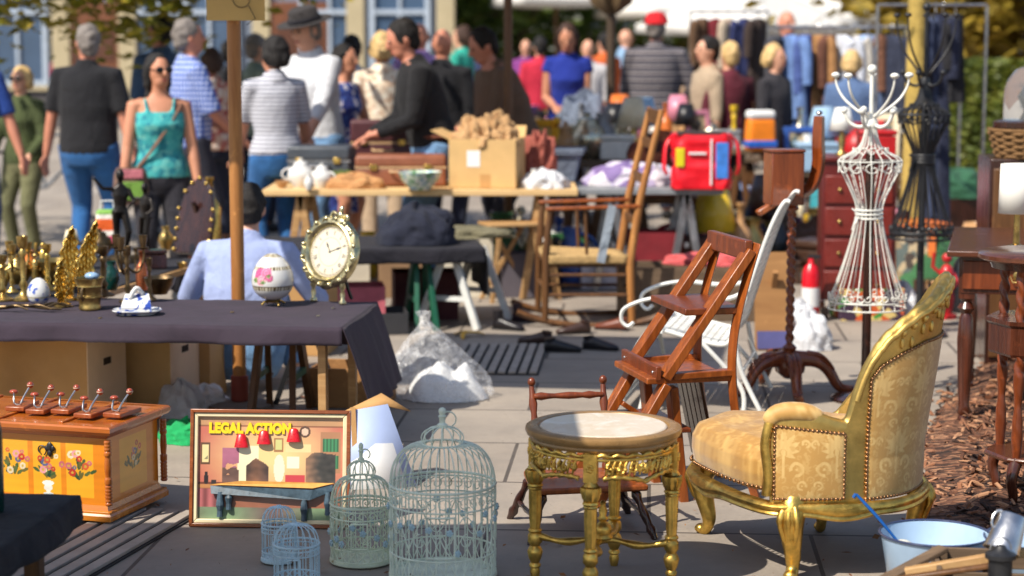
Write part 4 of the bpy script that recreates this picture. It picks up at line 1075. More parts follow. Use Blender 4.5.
b = MB(); b.lathe([(0, 0), (.042, 0), (.044, .012), (.034, .02), (.034, .07), (.044, .076), (.044, .088), (.02, .10), (.012, .112), (0, .114)], 24); b.build('body', iron_black, ln, 40)
b = MB(); b.tube([(.03 * cos(R(a)), 0, .1 + .035 * sin(R(a))) for a in range(0, 181, 15)], .0025, 6); b.build('bail_handle', steel, ln)

# ------------------------------------------------------------------ dark cloth table corner at lower left
a0, a1 = G(75, 498, .35), G(-2, 551, .35)
dv = (a0 - a1).normalized(); nx = V((-dv.y, dv.x, 0))
tbl = thing('low_table', 'low table corner under black cloth at the lower left', 'table', (a0.x, a0.y, 0), math.atan2(dv.y, dv.x) - PI / 2)
b = MB(); b.box((-.6, -.5, .34), (1.2, 1.0, .02)); b.build('tabletop', w_ply, tbl)
for x in (-1.1, -.1):
    for y in (-.9, -.1):
        b = MB(); b.box((x, y, .165), (.05, .05, .33)); b.build('leg', w_brown, tbl, bev=.004)
def drape(name, label, base, x0, x1, y0, y1, z, drops, m, amp=.012, group=None, res=.03, seed=0, flare=0.0):
    # cloth over a box-like top: flat sheet plus hanging sides; drops = (front, back, left, right)
    o = bpy.data.objects
    b = MB(); nx_, ny_ = int((x1 - x0) / res) + 1, int((y1 - y0) / res) + 1
    def nz(x, y): return .004 * noise.noise((x * 5 + seed, y * 5, 1)) + .002 * noise.noise((x * 17, y * 17, seed))
    b.grid(lambda u, v: (x0 + (x1 - x0) * u, y0 + (y1 - y0) * v, z + nz(x0 + (x1 - x0) * u, y0 + (y1 - y0) * v)), nx_, ny_)
    def side(fn, n, dz):
        k = max(3, int(dz / res) + 2)
        def g(u, v):
            x, y, ox, oy = fn(u); d = dz * v * (1 + .05 * noise.noise((u * 4 + seed, 3, 0)))
            wv = amp * (v ** .8) * (sin(u * n * .9 + seed + 2 * noise.noise((u * 6, seed, 2))) + .5 * noise.noise((u * 9, v, seed)))
            e = .006 * (1 - (1 - min(1, v * 3)) ** 2) + wv + amp * v + flare * v * (abs(ox) > 0)
            return (x + ox * e, y + oy * e, z + nz(x, y) - d)
        b.grid(g, max(6, int(n * 5)), k)
    if drops[0]: side(lambda u: (x0 + (x1 - x0) * u, y0, 0, -1), max(4, (x1 - x0) * 12), drops[0])
    if drops[1]: side(lambda u: (x0 + (x1 - x0) * u, y1, 0, 1), max(4, (x1 - x0) * 12), drops[1])
    if drops[2]: side(lambda u: (x0, y0 + (y1 - y0) * u, -1, 0), max(4, (y1 - y0) * 12), drops[2])
    if drops[3]: side(lambda u: (x1, y0 + (y1 - y0) * u, 1, 0), max(4, (y1 - y0) * 12), drops[3])
    ob = b.build(name, m, None, 60, solid=.003); ob.location = base.location; ob.rotation_euler = base.rotation_euler
    return tag(ob, label, 'tablecloth', group)
drape('tablecloth', 'black cloth over the low table at the lower left', tbl, -1.22, 0.012, -1.02, .012, .355, (.08, .08, .08, .085), black_cloth)
p = G(-10, 512, .36)
bt = thing('green_bottle', 'tall dark green bottle on the black cloth at the left frame edge', 'bottle', (p.x, p.y, .362))
b = MB(); b.lathe([(0, 0), (.04, 0), (.043, .01), (.043, .24), (.03, .3), (.016, .34), (.016, .42), (.019, .425), (.019, .44), (0, .44)], 24); b.build('glass_body', mat('bottle_green', C(14, 52, 46), .1, 0, .1, 4, 0, 1, .4), bt, 40)
b = MB(); b.lathe([(0, .44), (.013, .44), (.014, .46), (0, .462)], 12); b.build('cork', w_pale, bt)
CAMP = V((0, 0, HC))
def PL(o, rz):
    o = V(o); X = V((cos(rz), sin(rz), 0)); n = V((-sin(rz), cos(rz), 0))
    def f(px, py, off=0.0):
        d = ray(px, py); oo = o + n * off
        t = (oo - CAMP).dot(n) / d.dot(n); P = CAMP + d * t
        return (P - o).dot(X), P.z
    return f
# ------------------------------------------------------------------ library step chair
def make_ladder_chair():
    n0, f0 = G(594, 507), G(566, 484); l = f0 - n0; Wd = l.length; rz = math.atan2(l.y, l.x) - PI / 2
    t = thing('step_chair', 'orange brown wooden chair that folds into library steps', 'chair', tuple(n0), rz)
    f = PL(n0, rz); P = lambda px, py, y: (lambda q: V((q[0], y, q[1])))(f(px, py))
    for y in (0, Wd):
        k = 'side'
        # slanted side from seat front to top rail
        b = MB(); a, c = P(664, 378, y), P(750, 250, y); b.bar(a, c, .034, .075, up=(0, 1, 0)); b.build('slanted_side', w_orange, t, bev=.004)
        b = MB(); pts = spline([P(757, 243, y), P(741, 300, y), P(733, 345, y), P(733, 390, y), P(742, 450, y), P(756, 498, y)], 6)
        b.tube(pts, .042, 4, flat=.45); b.build('rear_leg', w_orange, t, 30, bev=.004)
        b = MB(); a = P(666, 384, y); b.bar(a, P(596, 505, y), .034, .07, up=(0, 1, 0)); b.build('slanted_leg', w_orange, t, bev=.004)
        b = MB(); b.bar(P(674, 388, y + (.03 if y == 0 else -.03)), P(685, 505, y + (.03 if y == 0 else -.03)), .034, .07, up=(0, 1, 0)); b.build('front_leg', w_orange, t, bev=.004)
        b = MB(); yy = y + (.028 if y == 0 else -.028); b.bar(P(650, 420, yy), P(680, 440, yy), .02, .04, up=(0, 1, 0)); b.build('brace', w_orange, t, bev=.003)
        b = MB(); b.bar(P(672, 376, y), P(731, 372, y), .024, .05, up=(0, 1, 0)); b.build('seat_rail', w_orange, t, bev=.003)
    def step(name, px0, px1, py, th, m=w_orange, w2=None):
        a, c = P(px0, py, 0), P(px1, py, 0)
        b = MB(); b.box(((a.x + c.x) / 2, Wd / 2, a.z), (abs(c.x - a.x), Wd + .03 if w2 is None else w2, th)); return b.build(name, m, t, bev=.004)
    step('seat_board', 646, 730, 381, .024)
    b = MB(); a = P(664, 374, 0); b.box((a.x - .028, Wd / 2, a.z + .005), (.022, Wd + .05, .055)); fl = b.build('seat_front_rail', w_red, t, bev=.004)
    b = MB()
    for y in (-.012, Wd + .012): b.ball((a.x - .04, y + (.03 if y < 0 else -.03), a.z + .005), (.004, .007, .007), 10, 6)
    b.build('hinge_screw', steel, fl)
    step('middle_step', 684, 742, 312, .026, w_red)
    a = P(750, 250, 0); b = MB(); b.box((a.x - .01, Wd / 2, a.z), (.034, Wd + .03, .075), None); b.build('top_rail', w_red, t, bev=.006)
    a = P(745, 262, 0)
    step('lower_step', 640, 690, 432, .018, w_red)
    b = MB()
    a, c = P(705, 384, 0), P(722, 470, 0)
    for k in range(5): b.bar((a.x, .08 + k * (Wd - .16) / 4, a.z), (c.x, .08 + k * (Wd - .16) / 4, c.z), .05, .012, up=(1, 0, 0))
    b.build('slatted_riser', w_dark, t, bev=.002)
make_ladder_chair()

# ------------------------------------------------------------------ little spindle chair
def make_spindle_chair():
    a, c = G(527, 544), G(656, 538); m = (a + c) / 2; rz = math.atan2(c.y - a.y, c.x - a.x)
    t = thing('spindle_chair', 'low red brown spindle back chair behind the gilt table', 'chair', (m.x, m.y, 0), rz)
    zs = .165; D = .34
    red, dk = w_red, w_dark
    b = MB(); b.add([(-.21, .02, zs), (.21, .02, zs), (.18, D, zs), (-.18, D, zs), (-.21, .02, zs + .024), (.21, .02, zs + .024), (.18, D, zs + .024), (-.18, D, zs + .024)], [(3, 2, 1, 0), (4, 5, 6, 7), (0, 1, 5, 4), (1, 2, 6, 5), (2, 3, 7, 6), (3, 0, 4, 7)])
    b.build('seat', w_orange, t, bev=.008, seg=3)
    turn = lambda r: [r * .8, r * 1.25, r * .9, r * .75, r * .95, r * 1.1, r, r * .8, r * 1.2, r * .85, r * .7]
    def turned(b, p, q, r): b.tube([V(p).lerp(V(q), i / 10) for i in range(11)], turn(r), 10)
    for sx in (-1, 1):
        for y0, y1, k in ((.05, -.02, 1), (D - .04, D + .04, 1)):
            b = MB(); turned(b, (sx * .165, y0, zs), (sx * .225, y1, 0), .016); b.build('leg', dk, t, 60)
        b = MB(); turned(b, (sx * .125, D - .03, zs), (sx * .135, D + .08, zs + .32), .0135); b.ball((sx * .135, D + .08, zs + .335), (.015, .015, .018), 10, 8); b.build('back_post', red, t, 60)
        b = MB(); turned(b, (sx * .19, .10, zs + .19), (sx * .13, D + .05, zs + .20), .011); b.ball((sx * .193, .085, zs + .19), .017, 10, 8); b.build('arm', red, t, 60)
        for yy in (.1, .2): 
            b = MB(); turned(b, (sx * (.18 - yy * .1), yy, zs + .01), (sx * (.195 - yy * .17), yy + .005, zs + .19), .010); b.build('spindle', red, t, 60)
        b = MB(); turned(b, (sx * .195, .03, .075), (sx * .2, D, .075), .009); b.build('side_stretcher', dk, t, 60)
    for z, r in ((.285, .0125), (.115, .010)):
        b = MB(); turned(b, (-.13, D + .06 * z / .3, zs + z), (.13, D + .06 * z / .3, zs + z), r); b.build('back_rail', red, t, 60)
    for x in (-.07, 0, .07):
        b = MB(); turned(b, (x, D - .02, zs + .02), (x, D + .025, zs + .115), .008); b.build('spindle', red, t, 60)
make_spindle_chair()

# ------------------------------------------------------------------ white iron garden chair
def make_white_chair():
    n0 = G(634, 412); f0 = n0 + V((.13, .60, 0)); l = f0 - n0; Wd = .60; rz = math.atan2(l.y, l.x) - PI / 2
    t = thing('garden_chair', 'white painted iron garden chair with scrolled arms and slatted seat', 'chair', tuple(n0), rz)
    f = PL(n0, rz); P = lambda px, py, y=0: (lambda q: V((q[0], y, q[1])))(f(px, py))
    seat = spline([P(622, 405), P(628, 372), P(638, 345), P(655, 330), P(690, 338), P(722, 345), P(733, 335), P(742, 310), P(757, 265), P(772, 225), P(784, 203), P(790, 202)], 6)
    for y in (0, Wd): b = MB(); b.tube([p + V((0, y, 0)) for p in seat], .011, 8); b.build('side_frame', white_paint, t, 60)
    b = MB(); n = len(seat); acc = 0
    cum = [0]
    for i in range(1, n): cum.append(cum[-1] + (seat[i] - seat[i - 1]).length)
    d = .012; k = 0
    while d < cum[-1] - .01:
        i = max(j for j in range(n) if cum[j] <= d); q = seat[i].lerp(seat[min(i + 1, n - 1)], (d - cum[i]) / max(1e-6, cum[min(i + 1, n - 1)] - cum[i]))
        tn = (seat[min(i + 1, n - 1)] - seat[i]).normalized()
        b.bar(q + V((0, .012, 0)), q + V((0, Wd - .012, 0)), .005, .03, up=tuple(tn)); d += .034
    b.build('slats', white_paint, t, bev=.001)
    for y in (-.012, Wd + .012):
        b = MB(); sc = [P(621 + 10 + x, 318 + z, 0) for x, z in spiral((0, 0), 3, 11, 60, -250 + 0, 18)]
        pts = [V((p.x, y, p.z)) for p in [P(634, 322), P(628, 326), P(622, 320), P(624, 309), P(640, 301), P(660, 297), P(677, 297)]]
        pts2 = [V((p.x, y, p.z)) for p in [P(677, 297), P(705, 300), P(730, 298), P(748, 290)]]
        b.tube(spline(pts, 8), .013, 8, flat=.7); b.tube(spline(pts2, 5), .011, 8); b.build('arm', white_paint, t, 60)
        b = MB(); b.tube([V((P(668, 298).x, y, P(668, 298).z)), V((P(662, 333).x, y * .98, P(662, 333).z))], .008, 6); b.build('arm_stay', white_paint, t)
        b = MB(); yy = y
        b.tube(spline([V((P(p_, q_).x, yy, P(p_, q_).z)) for p_, q_ in ((735, 340), (742, 372), (760, 410))], 5), .011, 8); b.build('rear_leg', white_paint, t)
        b = MB(); b.tube(spline([V((P(p_, q_).x, yy, P(p_, q_).z)) for p_, q_ in ((700, 340), (740, 385), (744, 412))], 5), .011, 8)
        b.build('cross_leg', white_paint, t)
        b = MB(); b.tube(spline([V((P(p_, q_).x, yy, P(p_, q_).z)) for p_, q_ in ((640, 345), (646, 380), (640, 411))], 5), .011, 8); b.build('front_leg', white_paint, t)
    b = MB()
    for px, py in ((742, 372), (646, 382)):
        p = P(px, py); b.tube([p, p + V((0, Wd, 0))], .008, 8)
    b.build('stretcher', white_paint, t)
make_white_chair()

# ------------------------------------------------------------------ barley twist coat valet
w_val = wood('valet_wood', C(98, 42, 16), C(160, 78, 32), 'Z', .22, 1.2, .4)
def make_valet():
    c = G(798, 392)
    t = thing('coat_valet', 'barley twist wooden coat stand with square head and curved peg', 'coat stand', tuple(c), R(10))
    f = PL(c, 0); P = lambda px, py, y=0: (lambda q: V((q[0], y, q[1])))(f(px, py))
    z0, z1 = P(790, 350).z, P(790, 208).z; x0 = P(790, 300).x
    b = MB(); n = 90; rings = []
    for i in range(n + 1):
        z = z0 + (z1 - z0) * i / n; k = 10 * (z - z0) / (z1 - z0) * PI
        rings.append([V((x0 + .019 * cos(a) * (1 + .28 * sin(2 * a + 3 * k)), .019 * sin(a) * (1 + .28 * sin(2 * a + 3 * k)), z)) for a in [2 * PI * j / 20 for j in range(20)]])
    b.loft(rings); b.build('twisted_column', w_val, t, 60)
    b = MB(); q = P(783, 178); b.box((q.x, 0, q.z), (.165, .15, .26)); b.box((q.x, 0, q.z + .137), (.175, .16, .014)); b.build('head_block', w_val, t, bev=.006)
    b = MB(); b.lathe([(0, z1 - .01), (.03, z1 - .01), (.035, z1), (.03, z1 + .015), (0, z1 + .02)], 20, T_(x0, 0, 0)); b.build('collar', w_val, t); b = MB(); b.lathe([(.0, z0 - .04), (.045, z0 - .04), (.03, z0), (.036, z0 + .015), (.022, z0 + .03), (0, z0 + .03)], 20, T_(x0, 0, 0)); b.build('collar', w_val, t)
    b = MB(); b.tube(spline([P(797, 196), P(812, 186), P(819, 165), P(819, 140), P(820, 116)], 6), [.04 + .012 * sin(i / 8) for i in range(25)], 4, flat=.7); b.build('curved_peg', w_val, t, 30, bev=.004)
    b = MB(); b.ball(P(820, 113), (.018, .018, .012), 10, 6); b.build('peg_stud', steel, t)
    b = MB(); b.bar(P(778, 200), P(756, 213), .05, .03); b.build('short_peg', w_orange, t, bev=.006)
    hub = V((x0, 0, z0 - .02))
    b = MB(); b.lathe([(0, -.12), (.03, -.12), (.07, -.09), (.08, -.03), (.05, .0), (0, .01)], 20, T_(*hub), 0, lambda a, z: 1 + .12 * cos(3 * a)); b.build('hub', w_val, t, 60)
    for a in (-12, 105, 192, 262):
        d = V((cos(R(a)), sin(R(a)), 0)); b = MB(); k = 1 if a != 105 else .9
        pts = spline([hub + d * .03 + V((0, 0, -.02)), hub + d * .13 + V((0, 0, -.03)), V((x0, 0, 0)) + d * .19 + V((0, 0, .12)), V((x0, 0, 0)) + d * .25 + V((0, 0, .03)), V((x0, 0, 0)) + d * .32 + V((0, 0, .014))], 6)
        b.tube(pts, [.042 - .022 * i / (len(pts) - 1) for i in range(len(pts))], 10)
        for s in (-1, 0, 1):
            e = V((-d.y, d.x, 0)) * (.02 * s); b.tube([p + e + V((0, 0, .03)) + d * .012 for p in pts[3:15]], [.012 - .0006 * i for i in range(12)], 6)
        b.build('leg', w_val, t, 60)
make_valet()

# ------------------------------------------------------------------ wire mannequin coat stands
def mannequin(label, c, m, s=1.0, zb=.38, pole=w_dark, lean=0, nw=18, tall=1.0, sway=0, hk=1.0, th=1.0):
    # profile measured from the hem ring upwards (half widths in x / y)
    t = thing('mannequin_stand', label, 'coat stand', tuple(c), R(sway))
    pr = [(0, .186, .16), (.06, .172, .15), (.15, .140, .125), (.26, .105, .10), (.36, .078, .078), (.44, .062, .066), (.50, .063, .068), (.56, .085, .085), (.63, .118, .10), (.69, .147, .10), (.715, .152, .09), (.735, .135, .075), (.755, .095, .06), (.79, .05, .045), (.85, .03, .03), (.90, .024, .024)]
    pr = [(a * s * tall, x * s, y * s) for a, x, y in pr]; wr = .0036 * s * th
    b = MB()
    for i in range(nw):
        a = 2 * PI * i / nw + .1
        b.tube(spline([V((x * cos(a), y * sin(a), zb + z)) for z, x, y in pr], 3), wr * .75, 5)
    b.build('wire_body', m, t, 60)
    b = MB(); El = lambda z, x, y, n=40: [V((x * cos(2 * PI * i / n), y * sin(2 * PI * i / n), zb + z)) for i in range(n)]
    for z, x, y in (pr[0], (pr[0][0] + .035 * s, pr[0][1] * .985, pr[0][2] * .985)): b.tube(El(z, x, y), wr * 1.2, 6, True)
    for i in range(14):
        a = 2 * PI * i / 14; x, y = pr[0][1] * .99, pr[0][2] * .99
        for sg in (-1, 1):
            b.tube([V((x * cos(a + sg * (u + .10)), y * sin(a + sg * (u + .10)), zb + .04 * s + .022 * s + v)) for u, v in [(p[0] / .18, p[1]) for p in spiral((0, 0), .02 * s, .004, 180, 560, 14)]], wr * .8, 4)
    b.build('hem_ring', m, t, 60)
    b = MB(); z, x, y = pr[5]
    for dz in (-.02, 0, .02): b.tube(El(z + .02 * s + dz * s, x * 1.02, y * 1.02), wr * 1.5, 6, True)
    b.tube([V((-x * 1.02, -y * .6, zb + z)), V((-x * 1.4, -y * .8, zb + z - .05 * s)), V((-x * 1.1, -y, zb + z + .03 * s)), V((-x * 1.5, -y, zb + z + .05 * s))], wr * 1.3, 6)
    b.build('waist_band', m, t, 60)
    b = MB(); z, x, y = pr[10]; b.tube(El(z, x, y), wr, 6, True)
    for i in range(12):
        a = 2 * PI * i / 12
        b.tube([V(((x - .003) * cos(a + u), (y - .003) * sin(a + u), zb + z - .035 * s + v)) for u, v in [(p[0] / .1, p[1]) for p in spiral((0, 0), .028 * s, .004, 90, 500, 14)]], wr * .8, 4)
        b.tube([V((x * .55 * cos(a + u), y * .6 * sin(a + u), zb + z + .045 * s + v)) for u, v in [(p[0] / .07, p[1]) for p in spiral((0, 0), .022 * s, .004, 0, 420, 12)]], wr * .8, 4)
    b.build('shoulder_scroll', m, t, 60)
    b = MB(); zt = zb + pr[-1][0]
    b.tube([(0, 0, zb + pr[13][0]), (0, 0, zt + .235 * s * hk)], .010 * s, 10); b.ball((0, 0, zt + .25 * s * hk), .024 * s, 12, 8)
    b.lathe([(0, zt - .02), (.03 * s, zt - .02), (.034 * s, zt), (.022 * s, zt + .03), (0, zt + .03)], 16); b.build('neck_rod', m, t)
    for i in range(5):
        a = 2 * PI * i / 5 + .12; d = V((cos(a), sin(a), 0))
        b = MB(); b.tube(spline([V((0, 0, zt + .02)), d * .06 * s + V((0, 0, zt + .05 * s * hk)), d * .135 * s + V((0, 0, zt + .11 * s * hk)), d * .172 * s + V((0, 0, zt + .17 * s * hk)), d * .18 * s + V((0, 0, zt + .215 * s * hk))], 5), [.0085 * s - .0002 * k for k in range(21)], 8)
        b.ball(d * .18 * s + V((0, 0, zt + .223 * s * hk)), (.021 * s, .021 * s, .014 * s), 10, 8); b.build('upper_hook', m, t, 60)
        b = MB(); a += .3; d = V((cos(a), sin(a), 0))
        b.tube(spline([V((0, 0, zt + .01)), d * .05 * s + V((0, 0, zt - .02)), d * .10 * s + V((0, 0, zt + .0)), d * .125 * s + V((0, 0, zt + .05 * s))], 5), .009 * s, 8); b.ball(d * .127 * s + V((0, 0, zt + .058 * s)), .017 * s, 10, 8); b.build('lower_hook', m, t, 60)
    b = MB(); b.tube([(0, 0, .03), (0, 0, zb + pr[12][0])], .022 * s, 12); b.build('pole', pole, t)
    b = MB(); b.lathe([(0, 0), (.17, 0), (.17, .015), (.06, .03), (.03, .06), (0, .06)], 24); b.build('foot_disc', pole, t, 40)
    return t
c = G(865, 400)
mannequin('white wire dressmaker figure coat stand with curled hooks', c, cream_wire, 1.02, A(868, 308, c.y).z, w_dark, tall=.98)
c = A(921, 240, 11.8); c.z = 0
mannequin('black wire dressmaker figure coat stand behind the white one', c, iron_black, 1.0, A(921, 238, 11.8).z, iron_black, nw=24, tall=1.02, hk=1.75, th=2.0)

# ------------------------------------------------------------------ dark desk and barley twist plant stand, right
w_desk = wood('desk_wood', C(56, 25, 15), C(108, 54, 32), 'Z', .25, 1.2, .4)
w_deskx = wood('desk_top_wood', C(66, 32, 18), C(116, 64, 40), 'X', .22, 1.2, .4)
def make_desk():
    o = G(963, 426); t = thing('writing_desk', 'dark wooden writing desk with drawers on turned legs', 'desk', tuple(o), R(-14))
    zt = A(950, 245, o.y).z; Wd, D = 1.15, 1.1
    zt = .80
    b = MB(); b.box((Wd / 2 - .05, D / 2 - .06, zt), (Wd + .08, D + .1, .028)); b.build('desktop', w_deskx, t, bev=.006, seg=3)
    b = MB(); b.box((Wd / 2 - .05, D / 2 - .06, zt - .10), (Wd - .04, D - .04, .17)); b.build('apron', w_desk, t, bev=.004)
    for i in range(2):
        b = MB(); x = .22 + i * .55; b.box((x, -.045, zt - .10), (.48, .014, .13)); d = b.build('drawer', w_red, t, bev=.005)
        b = MB(); b.ball((x, -.056, zt - .10), (.02, .006, .026), 10, 8); b.tube([(x - .03, -.055, zt - .1), (x - .02, -.07, zt - .125), (x + .02, -.07, zt - .125), (x + .03, -.055, zt - .1)], .003, 6); b.build('drawer_pull', brass, d)
    for x, y in ((0, 0), (Wd - .12, 0), (0, D - .14), (Wd - .12, D - .14)):
        b = MB(); b.box((x, y, zt - .11), (.07, .07, .2))
        b.lathe([(0, 0), (.018, 0), (.03, .03), (.022, .05), (.034, .07), (.024, .10), (.03, .2), (.038, .4), (.030, .50), (.022, .52), (.04, .545), (.022, .575), (.034, .60), (.0, .61)], 18, T_(x, y, 0)); b.build('leg', w_desk, t, 50)
make_desk()
def make_plant_stand():
    f0, f1 = G(979, 497), G(986, 521); c = G(1040, 505); t = thing('plant_stand', 'tall dark plant stand with twisted posts and round top', 'plant stand', tuple(c), R(-6))
    zt = A(1000, 257, c.y).z; Rr = (A(1040, 257, c.y).x - A(971, 257, c.y).x)
    b = MB(); b.lathe([(0, zt - .012), (Rr - .02, zt - .012), (Rr, zt - .002), (Rr, zt + .012), (Rr - .012, zt + .02), (0, zt + .02)], 48); b.build('round_top', w_deskx, t, 40)
    b = MB(); b.lathe([(0, zt - .36), (Rr * .80, zt - .36), (Rr * .82, zt - .35), (Rr * .82, zt - .25), (Rr * .86, zt - .24), (Rr * .86, zt - .225), (0, zt - .225)], 8); b.build('drawer_box', w_desk, t, 20); b = MB(); b.lathe([(0, zt - .04), (Rr * .8, zt - .04), (Rr * .84, zt - .013), (0, zt - .013)], 32); b.build('apron', w_desk, t, 20)
    zsh = .19
    b = MB(); b.lathe([(0, zsh), (Rr * .82, zsh), (Rr * .84, zsh + .01), (Rr * .82, zsh + .02), (0, zsh + .02)], 8); b.build('lower_shelf', w_deskx, t, 20, bev=.003)
    for k in range(4):
        a = PI / 4 + k * PI / 2 + .1; x, y = Rr * .70 * cos(a), Rr * .70 * sin(a)
        b = MB(); rings = []; n = 80
        for i in range(n + 1):
            z = zsh + (zt - .02 - zsh) * i / n; kk = (z - zsh) / (zt - zsh)
            tw = .3 if .45 < kk < .93 else .04; r = .0165 if .45 < kk < .93 else .013 + .008 * abs(sin(kk * 11))
            rings.append([V((x + r * cos(q) * (1 + tw * sin(2 * q + 95 * z)), y + r * sin(q) * (1 + tw * sin(2 * q + 95 * z)), z)) for q in [2 * PI * j / 14 for j in range(14)]])
        b.loft(rings); b.build('twisted_post', w_red, t, 60)
        b = MB(); d = V((cos(a), sin(a), 0)); q = V((x, y, 0))
        b.tube(spline([q + V((0, 0, zsh + .01)), q + d * .03 + V((0, 0, .13)), q + d * .012 + V((0, 0, .05)), q + d * .05 + V((0, 0, .012))], 6), [.026 - .0008 * i for i in range(19)], 10); b.build('foot', w_desk, t, 60)
make_plant_stand()
# lamp with white shade standing on the desk
p = G(1016, 250, .82)
lp = thing('table_lamp', 'small lamp with white drum shade standing on the dark desk', 'lamp', tuple(V((p.x, p.y, .818))))
z0 = A(1016, 213, p.y).z - .818; z1 = A(1016, 164, p.y).z - .818
b = MB(); b.lathe([(.082, z0), (.076, z1)], 40, cap=False); b.build('lamp_shade', mat('shade_white', (.78, .76, .70, 1), .8, 0, .04), lp, solid=.003)
b = MB(); b.lathe([(0, 0), (.06, 0), (.055, .015), (.015, .03), (.012, z0 + .06), (0, z0 + .06)], 20)
for a in (0, 2.09, 4.19): b.bar((0, 0, z0 + .02), (.078 * cos(a), .078 * sin(a), z0 + .02), .003)
b.build('stem', brass, lp, 40)
# log pile / baskets beyond the lamp
p = A(1010, 150, 10.6); base = thing('cabinet', 'rough brown cupboard under the basket at the right edge', 'cupboard', (p.x + .25, 10.9, 0), R(-6))
zt = A(1000, 160, 10.6).z
b = MB(); b.box((0, 0, zt / 2), (.62, .5, zt)); b.build('carcass', w_dark, base, bev=.006)
for s in (-1, 1):
    b = MB(); b.box((s * .15, -.258, zt / 2), (.28, .016, zt - .1)); d = b.build('door', w_brown, base, bev=.006)
    b = MB(); b.ball((s * .03, -.275, zt / 2), .014); b.build('knob', brass, d)
wk = mat('wicker', C(126, 92, 54), .8, 0, .35, 60, .8, 90)
def basket(label, p, r, h, rz=0):
    t = thing('wicker_basket', label, 'basket', tuple(p), rz); b = MB()
    for i in range(9): b.tube([(x * (1 + .05 * sin(k * 1.57 + i * PI)), y * (1 + .05 * sin(k * 1.57 + i * PI)), z) for k, (x, y, z) in enumerate(circ(r * (.8 + .2 * i / 8), .012 + (h - .02) * i / 8, 40))], h / 17, 6, True)
    b.lathe([(0, 0), (r * .8, 0), (r * .95, h), (r * .93, h), (r * .77, .01), (0, .01)], 24); b.build('weave', wk, t, 60)
    return t
basket('wicker basket under the glass dome at the right edge', V((p.x + .14, 10.8, zt)), .2, .16)
gd = thing('glass_dome', 'glass display dome with wooden base at the upper right edge', 'display dome', (p.x + .16, 10.8, zt + .165))
b = MB(); b.lathe([(0, 0), (.2, 0), (.2, .03), (.17, .04), (0, .04)], 32); b.build('base', w_dark, gd, 40)
n = NT('clear_glass'); n.set(Base_Color=(.95, .97, .97, 1), Roughness=.03, Transmission_Weight=.9, IOR=1.3); clear_glass = n.mat; MATS['clear_glass'] = clear_glass
b = MB(); b.lathe([(.15, .04), (.15, .18), (.135, .25), (.09, .31), (.02, .335), (0, .335)], 32, cap=False); b.build('dome', clear_glass, gd, 60)
b = MB(); b.lathe([(0, .04), (.05, .04), (.03, .09), (.06, .16), (.03, .22), (0, .23)], 20); b.build('figurine', china, gd, 60)
# ------------------------------------------------------------------ people
def remesh(o, vox, it=3):
    m = o.modifiers.new('r', 'REMESH'); m.mode = 'VOXEL'; m.voxel_size = vox; m.use_smooth_shade = True
    s = o.modifiers.new('s', 'SMOOTH'); s.iterations = it; s.factor = .5
    bpy.context.view_layer.update()
    me = bpy.data.meshes.new_from_object(o.evaluated_get(bpy.context.evaluated_depsgraph_get()))
    old = o.data; o.modifiers.clear(); o.data = me; me.name = old.name; me.shade_smooth(); bpy.data.meshes.remove(old)
    return o
def ik(a, t, l1, l2, pole):
    a, t = V(a), V(t); d = t - a; L = min(d.length, (l1 + l2) * .999); d = d.normalized(); t = a + d * L
    x = (l1 * l1 - l2 * l2 + L * L) / (2 * L); h = math.sqrt(max(0, l1 * l1 - x * x))
    p = V(pole); p = (p - d * p.dot(d)); p = p.normalized() if p.length > 1e-6 else d.orthogonal().normalized()
    return a + d * x + p * h, t
def fab(kind, c):   # cached plain garment cloth
    nm = '%s_%d_%d_%d' % ((kind,) + tuple(int(255 * q) for q in c[:3])); return fabric(nm, c)
PEOPLE = []
